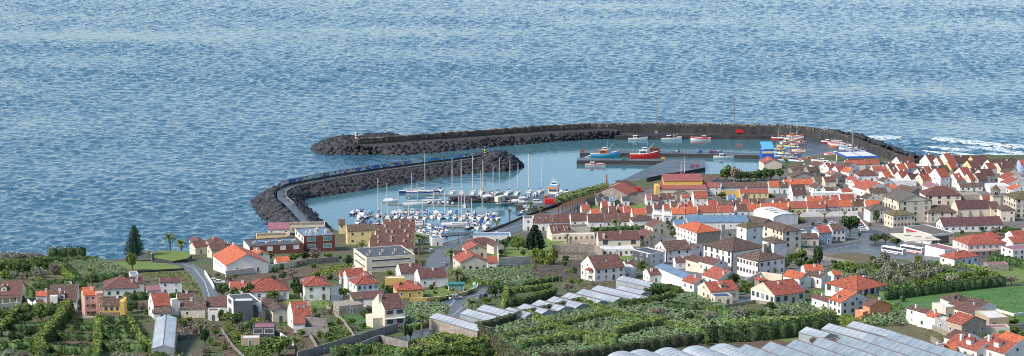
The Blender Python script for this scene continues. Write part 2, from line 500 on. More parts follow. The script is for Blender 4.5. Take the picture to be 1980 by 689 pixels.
# banana plants: a merged crop
def banana_field(pts, spacing=2.6, name='banana_crop', key='lf_ban', hmul=.52, label='dense banana plants'):
    XY = [tuple(gp(*p)[:2]) for p in pts]
    xs, ys = [p[0] for p in XY], [p[1] for p in XY]
    def inside(x, y):
        c = False; n = len(XY)
        for i in range(n):
            (x1, y1), (x2, y2) = XY[i], XY[(i+1) % n]
            if (y1 > y) != (y2 > y) and x < (x2-x1)*(y-y1)/(y2-y1)+x1: c = not c
        return c
    base = Vector((xs[0], ys[0], hgt(ys[0])))
    V, F = [], []
    y = min(ys)
    while y < max(ys):
        x = min(xs)
        while x < max(xs):
            X, Y = x+random.uniform(-.9, .9), y+random.uniform(-.9, .9)
            x += spacing
            if not inside(X, Y) or random.random() < .06: continue
            z = hgt(Y); ht = random.uniform(1.6, 2.6)*hmul
            for i in range(8):
                a = random.uniform(0, 6.28); e = random.uniform(.1, 1.1); Lf = random.uniform(1.3, 2.0); w = random.uniform(.25, .42)
                ca, sa = math.cos(a), math.sin(a)
                p0 = (X, Y, z+ht*.8); r1, z1 = math.cos(e)*Lf*.5, math.sin(e)*Lf*.6
                r2, z2 = r1+Lf*.45, z1-Lf*.12
                nx, ny = -sa*w, ca*w
                k = len(V)
                for (r, dz, ww) in ((0, 0, .25), (r1, z1, 1), (r2, z2, .5)):
                    cx, cy, cz = p0[0]+ca*r-base.x, p0[1]+sa*r-base.y, p0[2]+dz-base.z
                    V.append((cx-nx*ww, cy-ny*ww, cz-.08*ww)); V.append((cx+nx*ww, cy+ny*ww, cz-.08*ww))
                F += [(k, k+1, k+3, k+2), (k+2, k+3, k+5, k+4)]
        y += spacing*.9
    o = link(name, np_mesh(name, np.array(V), np.array(F), key), None, base)
    o['kind'] = 'stuff'
    tag(o, label, 'banana crop', near=True)
    return o
NOGO = []
def blocked(x, y):
    for P in NOGO:
        c = False
        for i in range(len(P)):
            (x1, y1), (x2, y2) = P[i], P[(i+1) % len(P)]
            if (y1 > y) != (y2 > y) and x < (x2-x1)*(y-y1)/(y2-y1)+x1: c = not c
        if c: return True
    return False
def scrub(pts, n, key='lf_m', size=.6, hh=.8, name='scrub', label='rough weeds and ground cover', clump=14):
    XY = [tuple(gp(*p)[:2]) for p in pts]
    T = tri2d(XY); areas = [abs((t[1][0]-t[0][0])*(t[2][1]-t[0][1])-(t[2][0]-t[0][0])*(t[1][1]-t[0][1]))/2 for t in T]
    P = []
    for _ in range(n):
        t = random.choices(T, areas)[0]; u, v = random.random(), random.random()
        if u+v > 1: u, v = 1-u, 1-v
        X = t[0][0]+(t[1][0]-t[0][0])*u+(t[2][0]-t[0][0])*v; Y = t[0][1]+(t[1][1]-t[0][1])*u+(t[2][1]-t[0][1])*v
        if blocked(X, Y): continue
        r = random.uniform(.4, 1.3)*hh
        q = RNG.normal(size=(clump, 3))*[r*.6, r*.6, r*.3]
        q[:, 2] = np.abs(q[:, 2]); P.append(q+[X, Y, hgt(Y)+.1])
    P = np.concatenate(P); b = Vector((P[0][0], P[0][1], hgt(P[0][1]))); P = P-np.array(b)
    V, F = leaf_quads(P, size)
    o = link(name, np_mesh(name, V, F, key), None, b); o['kind'] = 'stuff'
    tag(o, label, 'ground cover', near=True)
    return o

# ---------------------------------------------------------------- walls and raised ground
def wall(pts, h=2.0, w=.35, key='conc', label='grey concrete wall', cat='wall', name='wall', cap=None, posts=False, zoff=0.0, sink=1.5):
    XY = [Vector(gp(*p)[:2]) for p in pts]
    b = Vector((XY[0].x, XY[0].y, hgt(XY[0].y)))
    # one continuous strip with mitred corners, cut every few metres to follow the slope
    P = [XY[0]]
    for (a, c) in zip(XY, XY[1:]):
        n = max(1, int((c-a).length/5))
        for i in range(1, n+1): P.append(a+(c-a)*(i/n))
    mb = MB(); rings = []
    for i, p in enumerate(P):
        t1 = (P[i]-P[i-1]).normalized() if i else (P[1]-P[0]).normalized()
        t2 = (P[i+1]-P[i]).normalized() if i < len(P)-1 else t1
        t = (t1+t2).normalized(); nr = Vector((-t.y, t.x))*w/2/max(.4, t.dot(t1))
        z = hgt(p.y)-b.z
        rings.append([(p.x-b.x+nr.x, p.y-b.y+nr.y, z-sink), (p.x-b.x-nr.x, p.y-b.y-nr.y, z-sink), (p.x-b.x-nr.x, p.y-b.y-nr.y, z+h+zoff), (p.x-b.x+nr.x, p.y-b.y+nr.y, z+h+zoff)])
    for r0, r1 in zip(rings, rings[1:]):
        for j in range(4): mb.poly([r0[j], r1[j], r1[(j+1) % 4], r0[(j+1) % 4]], key)
    mb.poly(rings[0], key); mb.poly(rings[-1][::-1], key)
    o = link(name, mb.mesh(name), None, b)
    if cap:
        cm = MB()
        for r0, r1 in zip(rings, rings[1:]):
            A = [(r0[3][0], r0[3][1], r0[3][2]+.004), (r0[2][0], r0[2][1], r0[2][2]+.004), (r1[2][0], r1[2][1], r1[2][2]+.004), (r1[3][0], r1[3][1], r1[3][2]+.004)]
            cm.hexa(A, [(x, y, z+.12) for x, y, z in A], cap)
        link('coping', cm.mesh('coping'), o)
    tag(o, label, cat, near=True)
    return o
def platform(name, pts, z, key, side=None, bottom=-3.0, parent=None, grnd=False):
    """raised level ground: outline given in pixels on the plane z"""
    XY = [tuple((gp(*p) if grnd else zp(p[0], p[1], z))[:2]) for p in pts]
    ar = sum(XY[i][0]*XY[(i+1) % len(XY)][1]-XY[(i+1) % len(XY)][0]*XY[i][1] for i in range(len(XY)))
    if ar < 0: XY = XY[::-1]
    mb = MB()
    for t in tri2d(XY):
        if (t[1][0]-t[0][0])*(t[2][1]-t[0][1])-(t[2][0]-t[0][0])*(t[1][1]-t[0][1]) < 0: t = t[::-1]
        mb.poly([(x, y, z) for x, y in t], key)
    n = len(XY)
    for i in range(n):
        a, b = XY[i], XY[(i+1) % n]
        mb.poly([(a[0], a[1], bottom), (b[0], b[1], bottom), (b[0], b[1], z), (a[0], a[1], z)], side or key)
    return struct(link(name, mb.mesh(name)))

# ---------------------------------------------------------------- windows and doors (shared meshes)
_wc = {}
def winmesh(w, h, fr='frame', pn='pane', arch=False, grid=False):
    k = (round(w, 1), round(h, 1), fr, pn, arch, grid)
    if k in _wc: return _wc[k]
    mb = MB(); w, h = k[0], k[1]; f = .13
    # frame as four bars, pane behind
    mb.box(-w/2, -.07, 0, w/2, .05, f, fr); mb.box(-w/2, -.07, h-f, w/2, .05, h, fr)
    mb.box(-w/2, -.07, f, -w/2+f, .05, h-f, fr); mb.box(w/2-f, -.07, f, w/2, .05, h-f, fr)
    mb.box(-w/2+f, -.03, f, w/2-f, .04, h-f, pn)
    if grid: mb.box(-.03, -.06, f, .03, -.031, h-f, fr)
    if arch:
        pts = [(math.cos(i*math.pi/8)*w/2, math.sin(i*math.pi/8)*w/2) for i in range(9)]
        A = [(x, -.07, h+z) for x, z in pts]; B = [(x, .05, h+z) for x, z in pts]
        mb.hexa(A, B, fr)
        p2 = [(math.cos(i*math.pi/8)*(w/2-.12), math.sin(i*math.pi/8)*(w/2-.12)) for i in range(9)]
        mb.hexa([(x, -.085, h+z-.05) for x, z in p2], [(x, -.071, h+z-.05) for x, z in p2], pn)
    _wc[k] = mb.mesh('window'); return _wc[k]
_CH = {}
def chimney_mesh(w, h, key='w'):
    k = (w, h, key)
    if k not in _CH:
        mb = MB(); mb.box(-w/2, -w*.35, -1.2, w/2, w*.35, h, key); mb.box(-w*.6, -w*.45, h, w*.6, w*.45, h+.12, key)
        mb.box(-w*.35, -w*.25, h+.12, w*.35, w*.25, h+.3, 'framed')
        _CH[k] = mb.mesh('chimney')
    return _CH[k]
WALLN = dict(w='white', c='cream', y='yellow', ly='pale yellow', pk='pink', lp='pale pink', sal='salmon', s='rough stone', k='dark grey', t='tan', ub='blue grey', lv='lavender', bk='brown brick', gw='grey')
ROOFN = dict(o='bright orange', r='red orange', b='brown', d='dark mottled', dp='purple brown', ol='mossy olive', rb='rust red', g='grey', k='black', lb='pale blue', m='maroon', pk='faded pink', wr='pale', nv='navy', gl='glass', pl='plastic', gr='mossy green')
HOUSES = []
def house(xl, xc, xr, ye, h=3.2, a=10, roof='R', rc='b', wc='w', d=None, w=None, p=.5, ch=None, win=True, wf=None, pn='pane',
          label=None, kind='house', nR=None, nL=None, par=None, into=None, arch=False, strip=False, sky_l=0, dorm=0, left=None, trim=None,
          group=None, ohang=.32, wsize=(1.0, 1.25), door=True, base=None, doorc=None, zbase=None, cat=None, vpts=10, gridw=False):
    ar = rad(a)
    if wf is None: wf = random.choice(['frame', 'framed', 'framed', 'frameg', 'frame']) if kind == 'house' else 'frame'
    if base is None:
        yb = ye+h*3.6
        for _ in range(8):
            P = gp(xc, yb); s = scl(P); yb = ye + h*s*.986
    else: P = Vector(base)
    if zbase is not None:
        P = zp(xc, ye, zbase+h); P.z = zbase
    s = scl(P)
    # solve the two sides from the pixel extents (with perspective)
    ux, uy = math.cos(ar), math.sin(ar)
    def solve(dx, dy, target):
        lo, hi = .5, 70
        for _ in range(30):
            m_ = (lo+hi)/2; q = proj((P.x+dx*m_, P.y+dy*m_, P.z))[0]
            if (q-proj(P)[0])*(1 if target > xc else -1) < abs(target-xc): lo = m_
            else: hi = m_
        return lo
    L = w if w else solve(ux, uy, xr)
    W = d if d else solve(-uy, ux, xl)
    W = min(max(W, 2.2), 48); L = min(max(L, 2.2), 80)
    drop = .5 + .14*(L*abs(uy)+W*abs(ux))
    root_is = into is None
    R = 'R_'+rc
    if root_is: e = link(kind, None, loc=P, rz=ar); off = Vector((0, 0, 0)); rot = 0
    else:
        e = into; dP = P - into.location; rz0 = into.rotation_euler.z
        off = Vector((dP.x*math.cos(-rz0)-dP.y*math.sin(-rz0), dP.x*math.sin(-rz0)+dP.y*math.cos(-rz0), dP.z)); rot = ar-rz0
    def part(name, me, x=0, y=0, z=0, rz=0, parent=None):
        if parent is not None: return link(name, me, parent, (x, y, z), rz)
        c, s_ = math.cos(rot), math.sin(rot)
        return link(name, me, e, (off.x+x*c-y*s_, off.y+x*s_+y*c, off.z+z), rot+rz)
    # ---- walls
    wm = MB()
    g = .04
    par = (roof in 'RL' and a < 40 and W > 4) if par is None else par
    def wallring(pts_b, pts_t, k): wm.hexa(pts_b, pts_t, k)
    z0 = -drop
    B4 = [(0, 0), (L, 0), (L, W), (0, W)]
    wm.hexa([(x, y, z0) for x, y in B4], [(x, y, h) for x, y in B4], wc)
    if left: wm.poly([(-.012, W, z0), (-.012, 0, z0), (-.012, 0, h), (-.012, W, h)], left)
    if trim:
        wm.box(-.03, -.05, z0, .35, .0, h, trim); wm.box(L-.35, -.05, z0, L+.03, 0, h, trim); wm.box(.35, -.06, h-.28, L-.35, 0, h-.02, trim)
        wm.box(-.05, .0, z0, 0, .35, h, trim); wm.box(-.05, W-.35, z0, 0, W, h, trim); wm.box(-.06, .35, h-.28, 0, W-.35, h-.02, trim)
    rm = MB()
    t = .16
    if roof in 'RL':
        if roof == 'R': LL, WW, tr = L, W, (lambda u, v, z: (u, v, z))
        else: LL, WW, tr = W, L, (lambda u, v, z: (v, LL-u, z))
        rise = p*WW/2; ov = ohang if not par else .0; ow = ohang*.8
        for u in (0, LL-.22):
            tri = [(u, 0, h), (u, WW, h), (u, WW/2, h+rise-g)]; tri2 = [(u+.22, y, z) for _, y, z in tri]
            wm.hexa([tr(*q) for q in (tri[0], tri2[0], tri2[1], tri[1])], [tr(*q) for q in (tri[2], tri2[2], tri2[2], tri[2])], wc)
        for sgn in (0, 1):
            y0 = -ow if sgn == 0 else WW+ow; zz = h - p*ow
            A = [(-ov, y0, zz), (LL+ov, y0, zz), (LL+ov, WW/2, h+rise), (-ov, WW/2, h+rise)]
            if sgn: A = [A[1], A[0], A[3], A[2]]
            A = [tr(*q) for q in A]
            rm.hexa(A, [(x, y, z+t) for x, y, z in A], R)
        if par:
            for u in (-.04, LL-.22):
                for (y0, y1) in ((-ow, WW/2), (WW+ow, WW/2)):
                    zz0, zz1 = h-p*ow-.1, h+rise-.1
                    b = [(u, y0, zz0), (u+.26, y0, zz0), (u+.26, y1, zz1), (u, y1, zz1)]
                    if y0 > y1: b = b[::-1]
                    b = [tr(*q) for q in b]
                    wm.hexa(b, [(x, y, z+.24) for x, y, z in b], wc if wc not in ('s',) else 'gw')
        top = h+rise
        rl = MB()
    elif roof == 'H':
        o = ohang
        rise = p*min(L, W)/2; m = min(L, W)/2
        x0, y0, x1, y1 = -o, -o, L+o, W+o; ze = h-p*o*.6
        if L >= W: r0, r1 = (m, W/2), (L-m, W/2)
        else: r0, r1 = (L/2, m), (L/2, W-m)
        zt = h+rise
        bt = [(x0, y0), (x1, y0), (x1, y1), (x0, y1)]
        rm.hexa([(x, y, ze) for x, y in bt], [(x, y, ze+t) for x, y in bt], R)
        c = [(x, y, ze+t) for x, y in bt]; P0 = (*r0, zt+t); P1 = (*r1, zt+t)
        if L >= W: fs = [[c[0], c[1], P1, P0], [c[1], c[2], P1], [c[2], c[3], P0, P1], [c[3], c[0], P0]]
        else: fs = [[c[0], c[1], P0], [c[1], c[2], P1, P0], [c[2], c[3], P1], [c[3], c[0], P0, P1]]
        rm.f.pop(1); rm.m.pop(1)
        for f in fs: rm.poly(f, R)
        # ridge and hip tiles
        hipk = {'d': 'R_ol', 'o': 'R_r', 'b': 'R_rb'}.get(rc, R)
        for q in ((c[0], P0), (c[1], P1 if L >= W else P0), (c[2], P1), (c[3], P0 if L >= W else P1)): rm.tube(q[0], q[1], .13, .13, hipk, 5)
        rm.tube(P0, P1, .15, .15, hipk, 5) if (Vector(P0)-Vector(P1)).length > .3 else None
        top = zt
    elif roof == 'F':
        rm.box(.28, .28, h-.02, L-.28, W-.28, h+.08, R)
        for (q0, q1, q2, q3) in ((0, 0, L, .28), (0, W-.28, L, W), (0, .28, .28, W-.28), (L-.28, .28, L, W-.28)):
            wm.box(q0, q1, h, q2, q3, h+.35, wc)
        top = h+.08
    elif roof == 'P':
        rise = p*W*.6
        wm.hexa([(0, 0, h), (L, 0, h), (L, W, h), (0, W, h)], [(0, 0, h+.01), (L, 0, h+.01), (L, W, h+rise-g), (0, W, h+rise-g)], wc)
        A = [(-.2, -.3, h-.3*rise/W+.012), (L+.2, -.3, h-.3*rise/W+.012), (L+.2, W+.2, h+rise+.02), (-.2, W+.2, h+rise+.02)]
        rm.hexa(A, [(x, y, z+t) for x, y, z in A], R); top = h+rise
    elif roof == 'V':
        # barrel vault, axis along the left side (y), arch spans x
        n = vpts; rise = p*L/2
        arc = [(L/2-math.cos(math.pi*i/n)*(L/2+.1), h+math.sin(math.pi*i/n)*rise) for i in range(n+1)]
        for i in range(n):
            (xa, za), (xb, zb) = arc[i], arc[i+1]
            b = [(xa, -.2, za), (xb, -.2, zb), (xb, W+.2, zb), (xa, W+.2, za)]
            rm.hexa(b, [(x, y, z+.12) for x, y, z in b], R)
        for y in (0.0, W-.2):
            A = [(x, y, z) for x, z in arc]; Bq = [(x, y+.2, z) for x, z in arc]
            k = len(wm.v); wm.v += A+Bq; i_ = wm._s(wc)
            wm.f.append(tuple(range(k+n, k-1, -1))); wm.m.append(i_); wm.f.append(tuple(range(k+n+1, k+2*n+2))); wm.m.append(i_)
        top = h+rise
    elif roof == 'N':
        top = h
    if kind == 'greenhouse' and roof == 'L':
        zr = h+p*L/2+t
        rm.tube((L/2, 0, zr), (L/2, W, zr), .13, .13, 'framed', 5); rm.tube((L, -.1, h+.12), (L, W, h+.12), .22, .22, 'framed', 5); rm.tube((0, -.1, h+.12), (0, W, h+.12), .15, .15, 'metal', 5)
        for i in range(1, int(W/2.4)):
            y = i*2.4; rm.tube((0, y, h+t+.02), (L/2, y, zr+.02), .06, .06, 'metal', 4)
    if kind == 'greenhouse' and roof == 'V':
        for i in range(int(W/2)): 
            for (xa, za), (xb, zb) in zip(arc, arc[1:]): rm.tube((xa, i*2.0, za+.14), (xb, i*2.0, zb+.14), .07, .07, 'hg', 4)
        rm.tube((L, 0, h+.25), (L, W, h+.25), .35, .35, 'hw', 5)
    walls = part('walls', wm.mesh('walls'))
    ro = None
    if rm.f: ro = part('roof', rm.mesh('roof'))
    # ---- chimneys, skylights, dormers
    if ch is None: ch = [] if kind in ('shed', 'greenhouse', 'warehouse') or roof in 'FPVN' or random.random() < .45 else [(random.uniform(.2, .8), random.uniform(.25, .6))]
    for cc in ch:
        u, v = cc[0], cc[1]; cw, chh, ck = (cc[2:] + (None,)*3)[:3]
        cw, chh, ck = cw or .8, chh or 1.0, ck or (wc if wc in ('w', 'c') else 'w')
        x, y = u*L, v*W
        if roof == 'R': z = h+p*min(y, W-y)
        elif roof == 'L': z = h+p*min(x, L-x)
        elif roof == 'H': z = h+p*min(x, L-x, y, W-y)
        else: z = h
        if ro: part('chimney', chimney_mesh(cw, chh, ck), x, y, max(z, h)+.1, 0, ro)
    def skl(x, y, z, tilt):
        o = link('skylight', winmesh(.9, 1.1, 'metal', 'paneg'), ro, (x, y, z)); o.rotation_euler = (-(math.pi/2-tilt), 0, 0)
    for i in range(sky_l):
        if roof == 'R':
            y = W*.24; skl(L*(i+1)/(sky_l+1), y-.2, h+p*y+t-.02, math.atan(p))
    for i in range(dorm):
        x = L*(i+.5)/dorm if dorm > 1 else L*.5
        dm = MB(); y0 = W*.12; zd = h+p*y0; hd = 1.5; y1 = min(W*.5, y0+(hd+.5)/p)
        dm.hexa([(x-1, y0, zd-.3), (x+1, y0, zd-.3), (x+1, y1, h+p*y1), (x-1, y1, h+p*y1)], [(x-1, y0, zd+hd), (x+1, y0, zd+hd), (x+1, y1, max(zd+hd, h+p*y1)+.02), (x-1, y1, max(zd+hd, h+p*y1)+.02)], wc)
        for sg in (-1, 1):
            b = [(x+sg*1.25, y0-.2, zd+hd-.05), (x+sg*1.25, y1, zd+hd-.05), (x, y1, zd+hd+.65), (x, y0-.2, zd+hd+.65)]
            if sg < 0: b = b[::-1]
            dm.hexa(b, [(X, Y, Z+.12) for X, Y, Z in b], R)
        dm.poly([(x-1, y0-.01, zd+hd), (x+1, y0-.01, zd+hd), (x, y0-.01, zd+hd+.55)], wc)
        do = part('dormer', dm.mesh('dormer'), 0, 0, 0, 0, ro)
        if root_is or True:
            wmn = link('window', winmesh(1.0, .9, wf, pn), ro, (x, y0-.02, zd+.35))
    # ---- windows and door
    if win and kind != 'greenhouse':
        st = max(1, int(round(h/3.0)))
        for face, ln, nn in (('R', L, nR), ('L', W, nL)):
            if nn == 0 or (a < 7 and face == 'L'): continue
            n = nn if nn is not None else max(1, int(ln/3.1))
            n = min(n, 14)
            for k in range(st):
                zf = h*k/st
                sh = h/st
                if strip:
                    me = winmesh(ln*.8, sh*.32, wf, pn)
                    part('window', me, *((ln*.5, -.0, zf+sh*.42) if face == 'R' else (0, ln*.5, zf+sh*.42)), rz=0 if face == 'R' else -math.pi/2)
                    continue
                for i in range(n):
                    u = ln*(i+.5)/n
                    if nn is None and random.random() < .14: continue
                    isdoor = door and k == 0 and face == 'R' and i == n//2
                    ww, hh = wsize
                    if kind in ('church',): pass
                    if isdoor: me, zz = winmesh(1.0, 2.1, wf, doorc or random.choice(['door', 'doorg', 'door', 'framed'])), 0.0
                    else:
                        me = winmesh(ww, min(hh, sh*.6), wf, random.choice(['pane', 'pane', 'pane', 'curt']) if pn == 'pane' else pn, arch=arch, grid=gridw); zz = sh*.34
                    part('door' if isdoor else 'window', me, *((u, 0, zf+zz) if face == 'R' else (0, u, zf+zz)), rz=0 if face == 'R' else -math.pi/2)
                if kind in ('shed', 'warehouse'): break
            if roof == 'R' and face == 'L' and p*W/2 > 1.6 and nn is None and kind == 'house':
                part('window', winmesh(.8, .9, wf, pn), 0, W/2, h+.2, rz=-math.pi/2)
            if roof == 'L' and face == 'R' and p*L/2 > 1.6 and nn is None and kind == 'house':
                part('window', winmesh(.8, .9, wf, pn), L/2, 0, h+.2)
    e_ = dict(o=e, P=P, L=L, W=W, h=h, top=top, walls=walls, roof=ro, part=part, s=s)
    if root_is:
        st = max(1, int(round(h/3.0)))
        stn = {1: 'low', 2: 'two-storey'}.get(st, 'tall')
        rf = {'R': 'gabled', 'L': 'gabled', 'H': 'hipped', 'F': 'flat', 'P': 'lean-to', 'V': 'vaulted', 'N': 'open'}[roof]
        tag(e, label or f'{stn} {WALLN[wc]} {kind.replace("_", " ")} with {ROOFN[rc]} {rf} roof', cat or kind.replace('_', ' '), group or ('houses of the town' if kind == 'house' else None), pos=(P.x, P.y, P.z+h), near=label is None)
    HOUSES.append(e_)
    return e_

# ---------------------------------------------------------------- boats
def hull_mesh(L, B, D, kh, ks=None, deck='w', bow=.55, sheer=.25, draft=.35, transom=.8):
    """bow at +x. kh hull paint, ks stripe under the gunwale"""
    mb = MB(); n = 9; rings = []
    for i in range(n):
        t = i/(n-1); x = -L/2+L*t
        b = B/2*(transom+(1-transom)*min(1, t/.4)) if t < .4 else B/2*math.cos((t-.4)/.6*math.pi/2)**.75
        b = max(b, .03)
        z = D*(1+sheer*max(0, (t-.3)/.7)**2)
        rings.append([(x-.15*(1-t)+.25*t**3*1.2, 0, -draft), (x, b*.7, -draft*.4), (x, b*.97, z*.62), (x, b, z), (x, b*.86, z), (x, b*.84, z*.72), (x, -b*.84, z*.72), (x, -b*.86, z), (x, -b, z), (x, -b*.97, z*.62), (x, -b*.7, -draft*.4)])
    keys = [kh, kh, ks or kh, deck, deck, deck, deck, deck, ks or kh, kh, kh]
    for r0, r1 in zip(rings, rings[1:]):
        m = len(r0)
        for j in range(m): mb.poly([r0[j], r1[j], r1[(j+1) % m], r0[(j+1) % m]], keys[j])
    mb.poly(rings[0][::-1], kh); mb.poly(rings[-1], kh)
    return mb.mesh('hull', smooth=False)
mat('hw', (0.74, 0.74, 0.72), rough=.35); mat('hb', (0.03, 0.07, 0.22), rough=.35); mat('hg', (0.25, 0.27, 0.30), rough=.5)
mat('teal', (0.03, 0.30, 0.36), rough=.45); mat('hred', (0.62, 0.03, 0.03), rough=.45); mat('org', (0.72, 0.20, 0.03), rough=.5); mat('yel', (0.75, 0.45, 0.03), rough=.5)
mat('lbl', (0.10, 0.36, 0.62), rough=.45); mat('canv', (0.03, 0.09, 0.33), rough=.8); mat('canw', (0.55, 0.55, 0.54), rough=.8); mat('grn', (0.02, 0.22, 0.12), rough=.5)
mat('deckw', (0.60, 0.58, 0.54), rough=.6)
_bc = {}
def _cached(k, fn):
    if k not in _bc: _bc[k] = fn()
    return _bc[k]
def cabin_mesh(L, B, H, k='hw', pn='pane', taper=.75, win=True):
    mb = MB(); b = [(-L/2, -B/2, 0), (L/2, -B*.35, 0), (L/2, B*.35, 0), (-L/2, B/2, 0)]
    t = [(-L/2*.95, -B/2*taper, H), (L/2*taper*.7, -B*.35*taper, H), (L/2*taper*.7, B*.35*taper, H), (-L/2*.95, B/2*taper, H)]
    mb.hexa(b, t, k)
    if win:
        def lerp(p, q, u): return tuple(p[i]+(q[i]-p[i])*u for i in range(3))
        for i in range(4):
            j = (i+1) % 4
            p0, p1, q0, q1 = b[i], b[j], t[i], t[j]
            A = [lerp(lerp(p0, q0, .45), lerp(p1, q1, .45), .1), lerp(lerp(p0, q0, .45), lerp(p1, q1, .45), .9), lerp(lerp(p0, q0, .85), lerp(p1, q1, .85), .9), lerp(lerp(p0, q0, .85), lerp(p1, q1, .85), .1)]
            nx = Vector(p1)-Vector(p0); nn = nx.cross(Vector(q0)-Vector(p0)).normalized()*.02
            mb.poly([tuple(Vector(x)+nn) for x in A], pn)
    return mb.mesh('cabin')
def boat_root(name, P, rz): return link(name, None, loc=P, rz=rz)
def sailboat(px, py, top, rz, L=10.0, hull='hw', stripe=None, cover='canv', label=None, mx=None, z=0, mast2=0):
    P = zp(px, py, z); s = scl(P); B = L*.3; e = boat_root('sailboat', P, rz)
    link('hull', _cached(('sh', L, hull, stripe), lambda: hull_mesh(L, B, L*.11, hull, stripe, 'deckw')), e)
    link('cabin', _cached(('sc', L), lambda: cabin_mesh(L*.42, B*.55, L*.05, 'hw')), e, (L*.02, 0, L*.085))
    H = max(6, (py-top)/s/.986)
    mb = MB(); mb.tube((0, 0, 0), (0, 0, H), .23, .16, 'mast', 6); mb.box(-.05, -L*.07, H*.55, .05, L*.07, H*.55+.08, 'mast')
    mb.tube((L*.4, 0, L*.12), (0, 0, H*.97), .03, .03, 'metal', 3); mb.tube((-L*.4, 0, L*.12), (0, 0, H*.97), .025, .025, 'metal', 3)
    for sg in (-1, 1): mb.tube((0, sg*B*.45, L*.1), (0, 0, H*.9), .02, .02, 'metal', 3)
    link('mast', mb.mesh('mast'), e, (L*.08, 0, 0))
    b = _cached(('boom', L), lambda: MB().tube((0, 0, 0), (-L*.38, 0, 0), .07, .07, 'mast', 5).mesh('boom')); link('boom', b, e, (L*.07, 0, L*.2))
    cv = _cached(('cov', L, cover), lambda: MB().tube((0, 0, 0), (-L*.36, 0, -.05), .3, .14, cover, 7).mesh('sail_cover')); link('sail_cover', cv, e, (L*.05, 0, L*.2+.2))
    cn = {'canv': 'blue', 'canw': 'pale', 'grn': 'green', 'hred': 'red', 'black': 'black'}[cover]
    hn = {'hw': 'white', 'hb': 'dark blue', 'hg': 'grey'}[hull]
    tag(e, label or f'{hn} sailboat with {cn} sail cover', 'sailboat', 'sailboats in the marina', near=label is None)
    return e
def motorboat(px, py, rz, L=6.5, hull='hw', top='hw', style=0, label=None, z=0, cat='motorboat'):
    P = zp(px, py, z); B = L*.37; e = boat_root('motorboat', P, rz)
    link('hull', _cached(('mh', L, hull), lambda: hull_mesh(L, B, L*.13, hull, None, 'deckw')), e)
    desc = ''
    if style == 0:
        link('cabin', _cached(('mc', L, top), lambda: cabin_mesh(L*.38, B*.7, L*.19, 'hw')), e, (L*.05, 0, L*.09))
        link('canopy', _cached(('mt', L, top), lambda: MB().hexa([(-L*.2, -B*.32, 0), (L*.14, -B*.28, 0), (L*.14, B*.28, 0), (-L*.2, B*.32, 0)], [(-L*.19, -B*.3, .12), (L*.1, -B*.26, .14), (L*.1, B*.26, .14), (-L*.19, B*.3, .12)], top).mesh('canopy')), e, (0, 0, L*.285))
        desc = 'cabin'
    elif style == 1:
        def f():
            mb = MB(); mb.hexa([(-L*.42, -B*.42, 0), (L*.25, -B*.38, 0), (L*.25, B*.38, 0), (-L*.42, B*.42, 0)], [(-L*.3, -B*.15, L*.12), (L*.12, -B*.1, L*.13), (L*.12, B*.1, L*.13), (-L*.3, B*.15, L*.12)], top)
            return mb.mesh('canvas_cover')
        link('canvas_cover', _cached(('mcv', L, top), f), e, (0, 0, L*.12)); desc = 'covered'
    else:
        def f():
            mb = MB(); mb.box(-.4, -.35, 0, .3, .35, .9, 'hw'); mb.hexa([(.3, -.4, .9), (.35, -.4, .9), (.35, .4, .9), (.3, .4, .9)], [(.1, -.35, 1.35), (.14, -.35, 1.35), (.14, .35, 1.35), (.1, .35, 1.35)], 'pane'); return mb.mesh('console')
        link('console', _cached(('con',), f), e, (0, 0, L*.09)); desc = 'open'
    link('outboard', _cached(('ob', L), lambda: MB().box(-.25, -.18, -.3, .15, .18, .55, 'black').box(-.32, -.22, .55, .22, .22, .85, 'black').mesh('outboard')), e, (-L*.52, 0, .15))
    hn = {'hw': 'white', 'hb': 'dark blue', 'hg': 'grey', 'hred': 'red', 'org': 'orange', 'lbl': 'light blue', 'yel': 'yellow', 'teal': 'teal'}[hull]
    tn = {'hw': 'white', 'canv': 'blue', 'canw': 'pale', 'black': 'black', 'hred': 'red', 'org': 'orange', 'lbl': 'light blue', 'grn': 'green'}[top]
    dn = {'cabin': f'{hn} cabin motorboat with {tn} canopy', 'covered': f'{hn} motorboat under a {tn} canvas cover', 'open': f'{hn} open motorboat with console'}[desc]
    tag(e, label or dn, cat, 'small boats in the marina', near=label is None)
    return e
